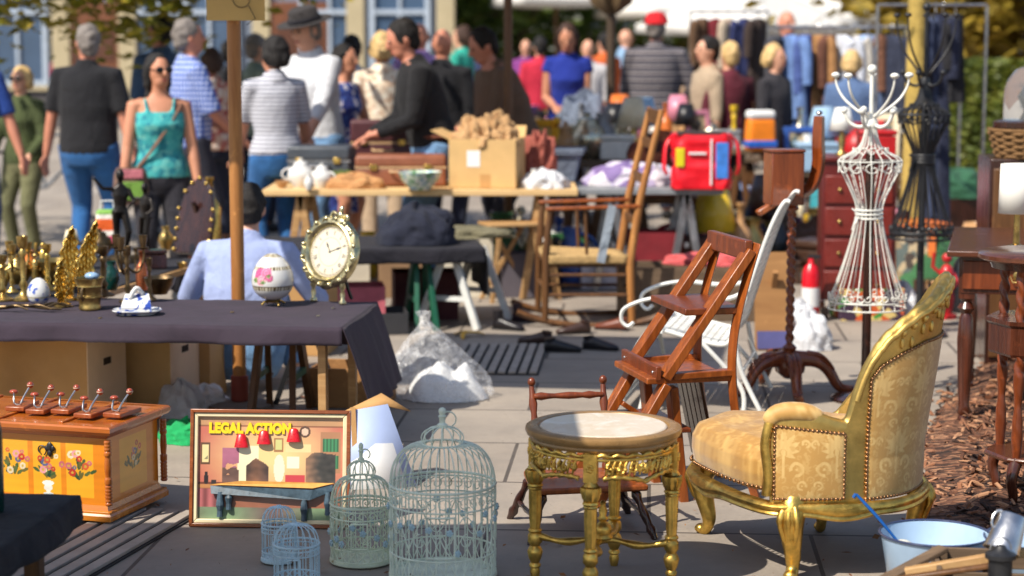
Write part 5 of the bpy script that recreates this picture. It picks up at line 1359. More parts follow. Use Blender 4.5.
def person(label, loc, face, h=1.72, top=None, sleeve=.45, bot=None, legs='trousers', skin=None, hair=None, hair_style='short', lean=0.0, yaw=0.0, nod=0.0,
           hl=None, hr=None, build=1.0, female=False, hat=None, glasses=False, shoe=None, strap=None, sit=None, feet=None, vox=.014, hem=.86, group=None, extra=None, belt=None):
    """local frame: faces -Y, x to the figure's left is +X when seen from behind; heights for a 1.75 m figure scaled by h"""
    K = h / 1.75; skin = skin or skin_m; hair = hair or mat('hair_brown', C(58, 38, 24), .6, 0, .3, 40, .5, 120)
    t = thing('person', label, 'person', (loc[0], loc[1], loc[2] if len(loc) > 2 else 0), face, group)
    hipz = .92 if sit is None else sit
    pv = V((0, 0, hipz)); Rl = Matrix.Rotation(lean, 4, 'X')   # lean > 0 bends toward -Y
    def up(p): return pv + (Rl @ (V(p) - V((0, 0, .92))))
    nk = up((0, -.01, 1.52)); Rh = Matrix.Rotation(lean * .5, 4, 'X') @ Matrix.Rotation(yaw, 4, 'Z') @ Matrix.Rotation(nod, 4, 'X')
    def hd(p): return nk + Rh @ (V(p) - V((0, -.01, 1.52)))
    sw = (.165 if female else .185) * (1 + .5 * (build - 1)); bw = build
    if female: T = [(.80, .14, .11, 0), (.90, .178, .125, .01), (.98, .165, .118, .0), (1.08, .128, .098, 0), (1.18, .138, .108, -.005), (1.27, .148, .128, -.02), (1.36, .155, .108, 0), (1.425, .15, .082, .0), (1.465, .085, .062, 0), (1.50, .053, .055, -.002)]
    else: T = [(.80, .14, .11, 0), (.90, .166, .12, .01), (1.0, .162, .118, 0), (1.10, .158, .115, -.005), (1.20, .168, .122, -.005), (1.30, .178, .126, -.005), (1.38, .18, .112, 0), (1.435, .165, .088, .005), (1.47, .095, .068, .005), (1.505, .06, .06, 0)]
    def torso(b, inf=0.0, z0=0, z1=9, k=1.0):
        rr_ = []
        zs = [q for q in T if z0 <= q[0] <= z1]
        if z0 > 0: zs = [(z0,) + lerp_tab(T, z0)] + zs
        for z, rx, ry, cy in zs:
            kk = bw if z < 1.3 else 1 + (bw - 1) * .5
            rr_.append([up((p.x * K, p.y * K, 0)) * 0 + (pv * K + Rl @ (V((p.x * K, p.y * K + cy * K, (z - .92) * K)))) for p in ring((0, 0), rx * kk * k + inf / K, ry * kk * k + inf / K, 22)])
        b.loft(rr_)
    S_ = lambda p: V(p) * K
    sh = {s: up((s * sw, 0, 1.405)) for s in (-1, 1)}
    hands = {1: hl if hl is not None else (.27, -.04, .80 if sit is None else sit - .1), -1: hr if hr is not None else (-.27, -.04, .80 if sit is None else sit - .1)}
    arms = {}
    for s in (-1, 1):
        e, w_ = ik(sh[s], hands[s], .30, .265, (s * .35, .8, -.3)); arms[s] = (sh[s], e, w_)
    hips = {s: V((s * .088 * bw, .01, hipz - .02)) for s in (-1, 1)}
    fe = feet or {1: (.105, 0, .08), -1: (-.105, -.02, .08)}
    lg = {}
    for s in (-1, 1):
        kn, an = ik(hips[s], fe[s], .435, .425, (s * .1, -1, 0 if sit is None else .6)); lg[s] = (hips[s], kn, an)
    # body: one continuous surface
    b = MB(); torso(b)
    b.tube([S_(up((0, .005, 1.46))), S_(nk), S_(hd((0, -.015, 1.58)))], [.062 * K, .055 * K, .054 * K], 14)
    b.ball((0, 0, 0), (.074 * K, .094 * K, .112 * K), 18, 14, Matrix.Translation(S_(hd((0, -.012, 1.645)))) @ Rh)
    b.ball((0, 0, 0), (.055 * K, .058 * K, .058 * K), 14, 10, Matrix.Translation(S_(hd((0, -.045, 1.578)))) @ Rh)
    b.tube([S_(hd((0, -.100, 1.665))), S_(hd((0, -.122, 1.622))), S_(hd((0, -.103, 1.612)))], [.010 * K, .016 * K, .012 * K], 8)
    for s in (-1, 1): b.ball((0, 0, 0), (.012 * K, .02 * K, .032 * K), 8, 8, Matrix.Translation(S_(hd((s * .077, .005, 1.635)))) @ Rh)
    for s in (-1, 1):
        a, e, w_ = arms[s]
        b.tube([S_(a.lerp(V((0, a.y, a.z)), .3)), S_(a), S_(a.lerp(e, .5)), S_(e), S_(e.lerp(w_, .35)), S_(w_)], [.055 * K, .056 * K, .047 * K * (1 + .4 * (bw - 1)), .04 * K, .04 * K, .028 * K], 12)
        d = (w_ - e).normalized(); sd = d.cross(V((0, 0, 1))); sd = sd.normalized() if sd.length > .2 else V((0, 1, 0)); nn = sd.cross(d)
        palm = w_ + d * .05
        rings = [[S_(w_ + d * q + sd * (wx * cos(2 * PI * j / 10)) + nn * (ty * sin(2 * PI * j / 10))) for j in range(10)] for q, wx, ty in ((-.01, .024, .02), (.03, .036, .017), (.07, .042, .015), (.09, .038, .013))]
        b.loft(rings)
        for k in range(4):
            o_ = w_ + d * .085 + sd * (-.031 + .0207 * k); L_ = (.062, .074, .07, .055)[k]
            b.tube([S_(o_), S_(o_ + d * L_ * .5 - nn * .01), S_(o_ + d * L_ - nn * .03)], [.0105 * K, .0098 * K, .0085 * K], 8)
        o_ = w_ + d * .025 - sd * .034; b.tube([S_(o_), S_(o_ + d * .035 - sd * .022), S_(o_ + d * .065 - sd * .022 - nn * .01)], [.013 * K, .012 * K, .010 * K], 8)
        h_, kn, an = lg[s]
        b.tube([S_(h_ + V((0, 0, .04))), S_(h_.lerp(kn, .4)), S_(kn), S_(kn.lerp(an, .3)), S_(an)], [.086 * K * bw, .074 * K * bw, .054 * K, .052 * K, .036 * K], 14)
        b.tube([S_(an + V((0, .03, -.03))), S_(an + V((s * .01, -.06, -.045))), S_(an + V((s * .02, -.15, -.055)))], [.036 * K, .036 * K, .026 * K], 10)
    body = b.build('body', skin, t, 0); remesh(body, vox * .75 if vox < .016 else vox)
    # garments
    if top is not None:
        b = MB(); torso(b, .017, hem, 1.475 if not (strap) else 1.36)
        if strap:
            for s in (-1, 1): b.tube([S_(up((s * .085, -.12, 1.34))), S_(up((s * .10, -.07, 1.44))), S_(up((s * .10, .05, 1.45))), S_(up((s * .08, .10, 1.34)))], .014 * K, 8)
        elif sleeve > 0:
            for s in (-1, 1):
                a, e, w_ = arms[s]; pts = [a.lerp(V((0, a.y, a.z + .02)), .6), a + V((0, 0, .004))]; rs = [.066, .07]
                L_ = sleeve * 2
                if L_ <= 1: pts += [a.lerp(e, L_ * .5), a.lerp(e, L_)]; rs += [.066, .064]
                else: pts += [a.lerp(e, .5), e, e.lerp(w_, (L_ - 1) * .5), e.lerp(w_, L_ - 1)]; rs += [.062, .056, .05, .04]
                b.tube([S_(p) for p in pts], [r * K * (1 + .3 * (bw - 1)) for r in rs], 14)
            b.tube([S_(up((0, .012, 1.44))), S_(up((0, .008, 1.48))), S_(up((0, .0, 1.515)))], [.10 * K, .085 * K, .074 * K], 16)
        o = b.build('top', top, t, 0); remesh(o, vox)
    if bot is not None:
        b = MB()
        if legs == 'skirt':
            rr_ = []
            for z, k in ((1.03, .15), (.92, .178), (.75, .19), (.5, .2), (.40, .205)): rr_.append([S_(V((p.x, p.y, z))) for p in ring((0, 0), k * bw, k * .72 * bw, 24)])
            b.loft(rr_)
        else:
            rr_ = []
            for z, rx, ry in ((.99, .168, .124), (.92, .178, .135), (.84, .172, .13), (.78, .14, .11)):
                rr_.append([S_(V((p.x, p.y, z - .92 + hipz))) for p in ring((0, .005), (rx if female or True else rx) * bw, ry * bw, 24)])
            b.loft(rr_)
            for s in (-1, 1):
                h_, kn, an = lg[s]; sh_ = {'trousers': 1.0, 'shorts': .05}[legs]
                pts = [h_ + V((0, 0, .03)), h_.lerp(kn, .35), kn, kn.lerp(an, .5), kn.lerp(an, .97)] if sh_ == 1 else [h_, h_.lerp(kn, .5), kn]
                b.tube([S_(p) for p in pts], [r * K * (bw if i < 2 else 1) for i, r in enumerate((.098, .092, .074, .066, .062)[:len(pts)])], 16)
        o = b.build('skirt' if legs == 'skirt' else 'trousers', bot, t, 0); remesh(o, vox)
        if belt:
            b = MB(); b.tube([S_(V((p.x, p.y, .985))) for p in ring((0, .003), .178 * bw, .133 * bw, 30)], .014 * K, 6, True); b.build('belt', belt, t)
    sm = shoe or rubber
    for s in (-1, 1):
        an = lg[s][2]; b = MB()
        b.tube([S_(an + V((0, .055, -.045))), S_(an + V((0, .02, -.035))), S_(an + V((s * .01, -.07, -.042))), S_(an + V((s * .02, -.15, -.052))), S_(an + V((s * .022, -.19, -.058)))], [.03 * K, .046 * K, .045 * K, .038 * K, .02 * K], 12)
        b.build('shoe', sm, t, 70)
    # hair, face
    Mh = Matrix.Translation(S_(hd((0, .0, 1.645)))) @ Rh
    if hair_style != 'bald':
        b = MB(); z0 = {'short': .02, 'bob': -.0, 'long': .0}.get(hair_style, .02)
        b.ball((0, .018 * K, (.026 if not hat else .0) * K), (.086 * K, .102 * K, (.108 if not hat else .09) * K), 20, 14, Mh); b.ball((0, .05 * K, -.035 * K), (.070 * K, .058 * K, .07 * K), 16, 10, Mh)
        if hair_style in ('bob', 'long'):
            low = -.09 if hair_style == 'bob' else -.24
            b.tube([Mh @ V((0, .04 * K, .03 * K)), Mh @ V((0, .055 * K, -.05 * K)), Mh @ V((0, .06 * K, low * K))], [.088 * K, .082 * K, .04 * K if hair_style == 'long' else .07 * K], 16)
            for s in (-1, 1): b.tube([Mh @ V((s * .06 * K, -.01 * K, .05 * K)), Mh @ V((s * .078 * K, .01 * K, -.03 * K)), Mh @ V((s * .066 * K, .02 * K, low * .9 * K))], [.035 * K, .035 * K, .02 * K], 10)
        o = b.build('hair', hair, t, 0); remesh(o, .012)
        for v in o.data.vertices:   # open the face, roughen the outline
            q = Mh.inverted() @ v.co
            v.co += V((noise.noise(v.co * 22), noise.noise(v.co * 22 + V((5, 0, 0))), noise.noise(v.co * 22 + V((0, 7, 0))))) * .012
            if q.y < -.055 * K and q.z < .062 * K: v.co += Mh.to_3x3() @ V((0, .06 * K, .0))
    for s in (-1, 1):
        b = MB(); b.ball(Mh @ V((s * .031 * K, -.094 * K, .008 * K)), .0115 * K, 8, 6); b.build('eye', eye_m, t)
    b = MB(); b.ball((0, 0, 0), (.024 * K, .008 * K, .007 * K), 10, 6, Mh @ T_(0, -.101 * K, -.062 * K)); b.build('mouth', lip_m, t)
    if glasses:
        b = MB()
        for s in (-1, 1):
            b.ball((0, 0, 0), (.031 * K, .008 * K, .024 * K), 14, 8, Mh @ T_(s * .034 * K, -.106 * K, .008 * K))
            b.tube([Mh @ V((s * .064 * K, -.10 * K, .012 * K)), Mh @ V((s * .08 * K, .0, .012 * K))], .003, 6)
        b.tube([Mh @ V((-.01 * K, -.112 * K, .012 * K)), Mh @ V((.01 * K, -.112 * K, .012 * K))], .003, 6); b.build('sunglasses', glass_dark, t)
    if hat:
        kind, hm = hat; b = MB()
        if kind == 'fedora':
            b.lathe([(.0, .13), (.06, .135), (.082, .12), (.09, .05), (.10, .045), (.155, .05), (.157, .042), (.09, .035), (0, .035)], 32, Mh @ Matrix.Diagonal((K * 1.1, K * 1.25, K * 1.1, 1)))
        else:
            b.lathe([(0, .125), (.05, .12), (.082, .085), (.094, .03), (.09, .025), (0, .03)], 24, Mh @ T_(0, .015 * K, 0) @ Matrix.Diagonal((K * 1.16, K * 1.3, K * 1.08, 1)))
            b.ball((0, 0, 0), (.07 * K, .06 * K, .008 * K), 14, 6, Mh @ T_(0, -.13 * K, .045 * K))
        o = b.build('hat', hm, t, 50)
        if kind == 'fedora':
            b = MB(); b.lathe([(.094, .048), (.0925, .075)], 32, Mh @ Matrix.Diagonal((K * 1.1, K * 1.25, K * 1.1, 1)), cap=False); b.build('hat_band', black_cloth, o, solid=.004)
    if extra: extra(t, K, S_, up, hd, arms)
    PEOPLE.append(t); return t
def at_px(px, ytop, Y):
    p = A(px, ytop, Y); return (p.x, Y), p.z
hair_dk = mat('hair_dark', C(17, 11, 9), .75, 0, .3, 40, .5, 120); hair_gr = mat('hair_grey', C(120, 112, 106), .6, 0, .3, 40, .5, 120)
hair_bl = mat('hair_blonde', C(206, 172, 116), .55, 0, .2, 40, .5, 120); hair_br = mat('hair_brown', C(58, 34, 20), .7, 0, .3, 40, .5, 120)
W_ = (1, 1, 1, 1)
m_teal = blotch('teal_print', [C(52, 150, 154), C(70, 168, 166), C(40, 128, 140), C(96, 176, 170)], 26, .9)
m_plaid = plaid('blue_plaid', C(206, 214, 236), C(96, 124, 196), C(52, 74, 150), 26)
m_strp = stripes('breton_stripes', [(0, C(208, 208, 214)), (.62, C(60, 66, 92))], 34, 2)
m_jump = stripes('grey_stripes', [(0, C(70, 66, 74)), (.40, C(150, 142, 140)), (.56, C(70, 66, 74)), (.82, C(120, 118, 124)), (.9, C(70, 66, 74))], 15, 2)
m_bprint = blotch('blue_flower_print', [C(30, 44, 110), C(56, 80, 150), C(196, 190, 200), C(40, 50, 120)], 30)
m_coral = blotch('coral_print', [C(196, 120, 104), C(214, 176, 150), C(168, 70, 66), C(226, 206, 190)], 30)

# woman in teal
def bag_teal(t, K, S_, up, hd, arms):
    b = MB(); b.tube(spline([S_(up((.15, -.06, 1.42))), S_(up((.06, -.145, 1.28))), S_(up((-.08, -.145, 1.08))), S_(up((-.2, -.06, .93)))], 6), .013, 6, flat=.5)
    b.tube(spline([S_(up((.15, -.06, 1.42))), S_(up((.12, .09, 1.36))), S_(up((-.06, .13, 1.1))), S_(up((-.2, -.02, .93)))], 6), .013, 6, flat=.5); b.build('bag_strap', fab('strap', C(120, 84, 66)), t)
(xy, h) = at_px(158, 56, 13.3)
woman = person('woman in a teal strappy top and black trousers wearing sunglasses', xy, R(14), h, m_teal, 0, fab('blk', C(34, 32, 40)), skin=skin_t, hair=hair_dk, hair_style='long', yaw=R(22), female=True, glasses=True, strap=True, hem=.90, hl=(.25, -.12, .86), hr=(-.27, -.10, .83), build=1.1, extra=bag_teal, vox=.011)
bg_ = thing('shoulder_bag', 'brown and green shoulder bag hanging at the teal woman', 'bag', (xy[0] - .17, xy[1] - .14, .72 * h / 1.75), R(10))
b = MB(); b.lathe([(0, 0), (.10, .0), (.125, .06), (.11, .2), (.09, .24), (0, .24)], 20, Matrix.Diagonal((1, .45, 1, 1))); b.build('pouch', fab('bagbrown', C(110, 84, 72)), bg_, 60)
b = MB(); b.box((.01, -.06, .09), (.14, .012, .12)); b.build('front_pocket', fab('baggreen', C(110, 150, 60)), bg_, bev=.01)
b = MB(); b.box((.0, -.05, .2), (.16, .012, .06)); b.build('flap', fab('bagpink', C(190, 110, 120)), bg_, bev=.01)
xy, h = at_px(86, 27, 14.9)
person('broad man in a black T-shirt and blue jeans seen from behind', xy, R(168), h, fab('tee', C(17, 17, 23)), .42, jeans_blue, skin=skin_d, hair=hair_gr, build=1.2, hl=(.33, .0, .83), hr=(-.33, -.02, .82), yaw=R(42), hem=.84)
xy, h = at_px(21, 68, 16.2)
person('woman in an olive jumper and khaki trousers wearing sunglasses', xy, R(-20), h, fab('olive', C(66, 76, 40)), .98, fab('khaki', C(104, 104, 72)), hair=hair_bl, hair_style='bob', female=True, glasses=True, hl=(.2, -.22, .95), hr=(-.2, -.25, .9), build=1.1)
xy, h = at_px(-33, 30, 14.8)
person('man in blue at the left frame edge with one bare forearm reaching down', xy, R(25), h, fab('royal', C(28, 64, 140)), .45, fab('royald', C(28, 50, 110)), skin=skin_d, hair=hair_gr, hl=(.34, -.14, .82), hr=(-.3, -.1, .82))
xy, h = at_px(188, 22, 15.2)
person('grey haired man in a blue checked shirt behind the woman in teal', xy, R(115), h, m_plaid, .5, fab('dkt', C(44, 44, 56)), skin=skin_d, hair=hair_gr, build=1.12, hl=(.2, -.3, 1.0), hr=(-.2, -.3, .95))
xy, h = at_px(160, 17, 17.6)
person('dark haired man in a slate blue shirt behind the checked shirt', xy, R(-130), h, fab('slate', C(62, 86, 118)), .5, navy, skin=skin_d, hair=hair_dk, build=1.1)
xy, h = at_px(211, 50, 17.0)
person('woman in a coral patterned top half hidden by the checked shirt', xy, R(200), h, m_coral, .3, navy, skin=skin_t, hair=hair_br, hair_style='bob', female=True)
xy, h = at_px(231, 42, 19.5)
person('figure in black just left of the wooden pole', xy, R(150), h, fab('tee', C(17, 17, 23)), .9, navy, hair=hair_dk)
xy, h = at_px(257, 36, 18.4)
person('man in a sage shirt behind the striped top', xy, R(120), h, fab('sage', C(132, 146, 132)), .5, navy, hair=hair_gr)
xy, h = at_px(275, 38, 14.2)
person('woman with a dark bob in a navy and white striped top', xy, R(205), h, m_strp, .42, jeans_blue, skin=skin_t, hair=hair_dk, hair_style='bob', female=True, hem=.93, hl=(.2, -.32, .86), hr=(-.3, -.2, .84), yaw=R(20), lean=.06, build=1.08)
xy, h = at_px(317, 12, 15.0)
person('man in a dark brimmed hat and white shirt bending to the table', xy, R(-40), h * 1.0, white_cloth, .78, jeans_light, hair=hair_gr, hat=('fedora', fab('hat', C(52, 48, 48))), hl=(.3, -.38, .95), hr=(-.05, -.4, .95), lean=.12, nod=.2, build=1.1)
xy, h = at_px(338, 46, 15.9)
person('woman in a blue flowered sleeveless dress beside the hatted man', xy, R(60), h, m_bprint, 0, m_bprint, legs='skirt', skin=skin_t, hair=hair_dk, hair_style='bob', female=True, lean=.1, hl=(.2, -.35, 1.0))
xy, h = at_px(352, 37, 17.6)
person('man in a pale grey T-shirt behind the flowered dress', xy, R(170), h, fab('lgrey', C(186, 184, 190)), .4, navy, hair=hair_dk)
xy, h = at_px(382, 34, 16.4)
person('blonde woman in a cream blouse seen from behind', xy, R(188), h, blotch('cream_print', [C(226, 208, 184), C(206, 176, 150), C(236, 226, 208)], 34), .6, fab('beige', C(176, 152, 126)), hair=hair_bl, hair_style='bob', female=True, skin=skin_t)
xy, h = at_px(434, 28, 14.3)
person('man in a black jumper and jeans stooping over the cases', xy, R(-76), h * 1.04, fab('blackj', C(14, 13, 17)), .95, jeans_light, hair=hair_dk, skin=skin_d, build=1.2, lean=.27, hl=(.12, -.42, 1.0), hr=(-.1, -.42, .98), nod=.25, belt=fab('belt', C(110, 60, 40)))
xy, h = at_px(420, 24, 19)
person('man in a mauve shirt behind the black jumper', xy, R(-160), h, fab('mauve', C(150, 120, 176)), .5, navy, hair_style='bald', skin=skin_d)
xy, h = at_px(442, 30, 16.8)
person('bald man in a dark jacket facing away by the black jumper', xy, R(160), h, fab('tee', C(17, 17, 23)), .9, navy, hair_style='bald', skin=skin_d, build=1.1)
xy, h = at_px(514, 20, 15.3)
person('man in a brown jacket bending over a stall', xy, R(-70), h * .98, fab('brownj', C(108, 84, 66)), .95, fab('dkt', C(44, 44, 56)), hair=hair_dk, skin=skin_d, build=1.45, lean=.3, nod=.3, hl=(.1, -.44, .98), hr=(-.1, -.4, 1.0))
xy, h = at_px(568, 25, 19.2)
person('long haired woman in a royal blue sleeveless top looking down', xy, R(-6), h, fab('cobalt', C(20, 44, 140)), .12, fab('greyt', C(104, 104, 116)), skin=skin_t, hair=hair_br, hair_style='long', female=True, nod=.4, hl=(.06, -.28, 1.08), hr=(-.1, -.26, 1.05))
xy, h = at_px(656, 15, 19.6)
person('man in a red cap and grey striped jumper seen from behind', xy, R(176), h, m_jump, .95, navy, hair=hair_gr, hat=('cap', fab('redcap', C(204, 24, 34))), skin=skin_d, build=1.25, hl=(.2, -.3, 1.0), hr=(-.3, -.25, 1.0))
xy, h = at_px(786, 12, 22)
person('ruddy man in a bright blue shirt behind the chrome rail', xy, R(30), h, fab('brightblue', C(34, 92, 190)), .5, navy, hair_style='bald', skin=skin_d, build=1.1)
rr = random.Random(21)
far = [(462, 27, 'in teal green far behind the brown jacket', C(40, 160, 140)), (526, 40, 'in purple far behind, right of the brown jacket', C(120, 50, 120)), (540, 38, 'in crimson far left of the blue top', C(190, 34, 60)), (604, 34, 'in orange far away beside the dark pole', C(206, 96, 40)), (625, 30, 'in pale blue far away left of the red cap', C(130, 160, 190)),
       (588, 40, 'in white far behind the blue top', C(200, 196, 196)), (700, 36, 'in beige far right of the striped jumper', C(176, 150, 124)), (716, 24, 'in dark plum under the white parasols', C(60, 34, 50)), (742, 40, 'in grey green by the hanging clothes', C(130, 140, 124)), (765, 36, 'in dark brown beside the chrome rail', C(58, 44, 36)), (812, 40, 'in denim blue behind the hanging garments', C(90, 120, 170)), (838, 42, 'in tan among the hanging garments', C(170, 120, 76)),
       (708, 38, 'in a long beige coat before the dark coats', C(170, 150, 126)), (730, 44, 'with dark hair in wine red before the dark coats', C(90, 24, 40)), (775, 46, 'in charcoal at the left end of the chrome rail', C(44, 42, 48)), (852, 52, 'in faded denim stooping under the chrome rail', C(86, 110, 150)), (478, 40, 'in navy far behind the brown jacket', C(40, 50, 84))]
for px, y, what, c in far:
    Y = rr.uniform(24, 31) if y < 43 and 'before' not in what else rr.uniform(17.6, 18.2); xy, h = at_px(px, y, Y)
    person('blurred shopper ' + what, xy, R(rr.uniform(0, 360)), max(1.45, min(1.95, h)), fab('far', c), .7, fab('dkt', C(44, 44, 56)), hair=rr.choice([hair_dk, hair_gr, hair_br, hair_bl]), hair_style=rr.choice(['short', 'bob', 'bald']), vox=.022)
# seated stallholder in the pale blue shirt, back to the camera
p = G(236, 398)
m_shirt = fabric('pale_blue_shirt', C(158, 172, 214), .08, 400, .5)
person('stallholder in a pale blue shirt sitting behind the plum table, back turned', (p.x, p.y + .28), R(172), 1.74, m_shirt, .95, jeans_light, hair=hair_dk, sit=.20, build=1.2, lean=.22, nod=.25, hl=(.2, -.32, .62), hr=(-.2, -.32, .62),
       feet={1: (.2, -.30, .08), -1: (-.22, -.22, .08)}, shoe=fab('shoe_g', C(150, 150, 150)), belt=None, hem=.94, vox=.011, yaw=R(20))
st = thing('stool', 'low folding stool under the seated stallholder', 'stool', (p.x, p.y + .30, 0), R(6))
b = MB(); b.box((0, 0, .09), (.30, .26, .03)); b.build('seat', mat('stool_seat', C(70, 60, 60), .8), st, bev=.01)
for x in (-.16, .16):
    for y in (-.13, .13): b = MB(); b.tube([(x * .8, y * .8, .09), (x * .8, y * .8, 0)], .014, 8); b.build('leg', steel, st)
# ------------------------------------------------------------------ small wares: shapes shared by all stalls
def candlestick(t, h, m, k=1.0):
    b = MB(); r = h * .2 * k
    b.lathe([(0, 0), (r, 0), (r, h * .03), (r * .5, h * .08), (r * .22, h * .16), (r * .4, h * .24), (r * .2, h * .32), (r * .3, h * .5), (r * .2, h * .66), (r * .38, h * .74), (r * .2, h * .8), (r * .45, h * .86), (r * .5, h), (r * .3, h), (0, h * .9)], 18); b.build('stem', m, t, 60)
def w_vase(t, h, m, k=1):
    b = MB(); r = h * .32 * k; b.lathe([(0, 0), (r * .5, 0), (r * .6, h * .05), (r, h * .4), (r * .8, h * .65), (r * .4, h * .82), (r * .55, h), (r * .47, h), (r * .32, h * .82), (0, h * .3)], 24); b.build('body', m, t, 60)
def w_bowl(t, h, m, k=1):
    b = MB(); r = h * .95 * k; b.lathe([(0, 0), (r * .45, 0), (r * .5, h * .1), (r * .85, h * .55), (r, h), (r * .95, h), (r * .78, h * .55), (r * .4, h * .15), (0, h * .1)], 28); b.build('body', m, t, 60)
def w_jug(t, h, m, k=1):
    w_vase(t, h, m, k); b = MB(); r = h * .32 * k
    b.tube([(r * .45 + r * .9 * sin(R(a)), 0, h * .62 + h * .28 * cos(R(a))) for a in range(0, 181, 15)], h * .035, 8); b.build('handle', m, t)
def w_teapot(t, h, m, k=1):
    b = MB(); r = h * .48 * k; b.lathe([(0, 0), (r * .55, 0), (r * .6, h * .06), (r, h * .36), (r * .85, h * .62), (r * .5, h * .74), (r * .5, h * .77), (0, h * .77)], 24); b.build('body', m, t, 60)
    b = MB(); b.lathe([(r * .5, h * .77), (r * .45, h * .84), (r * .12, h * .9), (r * .18, h * .96), (0, h)], 20); b.build('lid', m, t, 60)
    b = MB(); b.tube(spline([(r * .8, 0, h * .3), (r * 1.2, 0, h * .45), (r * 1.4, 0, h * .75)], 5), [r * .2 - r * .01 * i for i in range(11)], 10); b.build('spout', m, t)
    b = MB(); b.tube([(-r * .75 - r * .6 * sin(R(a)), 0, h * .45 + h * .2 * cos(R(a))) for a in range(0, 181, 15)], h * .035, 8); b.build('handle', m, t)
def w_box(t, h, m, k=1):
    wd = h * 1.4 * k; b = MB(); b.box((0, 0, h * .38), (wd, wd * .7, h * .76)); b.build('body', m, t, bev=h * .04)
    b = MB(); b.box((0, 0, h * .89), (wd * 1.05, wd * .74, h * .2)); b.build('lid', m, t, bev=h * .06)
def w_frame(t, h, m, k=1):
    wd = h * .75 * k; b = MB(); M = RX(R(-12)); f = h * .12
    for x, z, a, c in ((0, f / 2, wd, f), (0, h - f / 2, wd, f), (-wd / 2 + f / 2, h / 2, f, h - 2 * f), (wd / 2 - f / 2, h / 2, f, h - 2 * f)): b.box((x, 0, z), (a, .02, c), M)
    b.build('frame', m, t, bev=.003)
    b = MB(); b.box((0, .006, h / 2), (wd - f, .006, h - f), M); b.build('picture_sheet', blotch('old_print', [C(150, 130, 100), C(90, 100, 96), C(180, 160, 128), C(70, 60, 54)], 20), t)
def w_lamp(t, h, m, k=1):
    b = MB(); b.lathe([(0, 0), (h * .16, 0), (h * .05, h * .1), (h * .09, h * .3), (h * .03, h * .5), (h * .02, h * .62), (0, h * .62)], 18); b.build('stem', brass, t, 60)
    b = MB(); b.lathe([(h * .27, h * .52), (h * .15, h)], 28, cap=False); b.build('lamp_shade', m, t, solid=.003)
def w_book(t, h, m, k=1):
    b = MB(); b.box((0, 0, h * .06), (h * 1.2, h * .9, h * .12)); b.box((0, 0, h * .44), (h * 1.2, h * .9, h * .12)); b.box((-h * .58, 0, h * .25), (h * .05, h * .9, h * .5)); b.build('cover', m, t, bev=.002)
    b = MB(); b.box((.0, 0, h * .25), (h * 1.08, h * .84, h * .27)); b.build('pages', mat('pages', C(222, 210, 186), .9), t)
def w_bottle(t, h, m, k=1):
    b = MB(); r = h * .15 * k; b.lathe([(0, 0), (r, 0), (r, h * .55), (r * .8, h * .64), (r * .32, h * .74), (r * .3, h * .94), (r * .4, h * .95), (r * .4, h), (0, h)], 18); b.build('body', m, t, 60)
def w_figure(t, h, m, k=1):
    b = MB(); b.lathe([(0, 0), (h * .16, 0), (h * .16, h * .06), (h * .09, h * .08), (h * .12, h * .3), (h * .08, h * .5), (h * .11, h * .68), (h * .05, h * .78), (0, h * .8)], 16)
    b.ball((0, 0, h * .88), h * .075, 10, 8); b.tube([(h * .1, 0, h * .66), (h * .17, -h * .05, h * .52), (h * .08, -h * .1, h * .45)], h * .03, 6); b.tube([(-h * .1, 0, h * .66), (-h * .2, 0, h * .75), (-h * .18, 0, h * .95)], h * .03, 6); b.build('body', m, t, 60)
def w_heap(t, h, m, k=1, seed=0):
    b = MB(); r = h * 1.5 * k; sd = sum(ord(c) for c in t.name) * .37 + seed
    b.grid(lambda u, v: ((lambda a, q: (r * q * cos(a) * (1 + .18 * noise.noise((cos(a) * 1.5, sin(a) * 1.5, sd))), r * .75 * q * sin(a), max(0, h * (1 - q ** 2.2) * (1 + .55 * noise.noise((q * cos(a) * 2.6, q * sin(a) * 2.6, sd)) + .3 * abs(noise.noise((q * cos(a) * 7, q * sin(a) * 7, sd)))))))(2 * PI * u, v)), 40, 16)
    b.build('folds', m, t, 80)
KINDS = {'vase': w_vase, 'bowl': w_bowl, 'jug': w_jug, 'teapot': w_teapot, 'box': w_box, 'framed picture': w_frame, 'lamp': w_lamp, 'book': w_book, 'bottle': w_bottle, 'figurine': w_figure, 'cloth heap': w_heap, 'candlestick': candlestick}
COLS = {'white': C(224, 222, 216), 'cream': C(216, 202, 170), 'red': C(180, 34, 36), 'blue': C(52, 88, 160), 'teal': C(40, 140, 150), 'dark brown': C(62, 40, 28), 'tan': C(176, 134, 90), 'grey': C(130, 132, 138), 'black': C(24, 24, 28), 'yellow': C(220, 184, 50), 'green': C(52, 100, 60), 'pink': C(206, 130, 150), 'brassy': None, 'silvery': None, 'orange': C(210, 110, 40), 'pale blue': C(150, 180, 206), 'purple': C(96, 66, 130)}
def ware_mat(cn, kind):
    if cn == 'brassy': return brass
    if cn == 'silvery': return silver
    if kind == 'cloth heap': return fabric('heap_' + cn.replace(' ', '_'), COLS[cn])
    return mat('ware_' + cn.replace(' ', '_'), COLS[cn], .35, 0, .12, 14, 0, 1, .2)
USED = set()
def ware(kind, cn, loc, h, where, k=1.0, rz=0.0, group=None, adj='', m=None, label=None):
    lb = label or ('%s%s %s %s' % (adj + ' ' if adj else '', cn, kind, where)).strip()
    while lb in USED: lb = 'second ' + lb if 'second ' + lb not in USED else 'another ' + lb
    USED.add(lb)
    t = thing(kind.replace(' ', '_'), lb, kind, tuple(loc), rz, group); KINDS[kind](t, h, m or ware_mat(cn, kind), k); return t
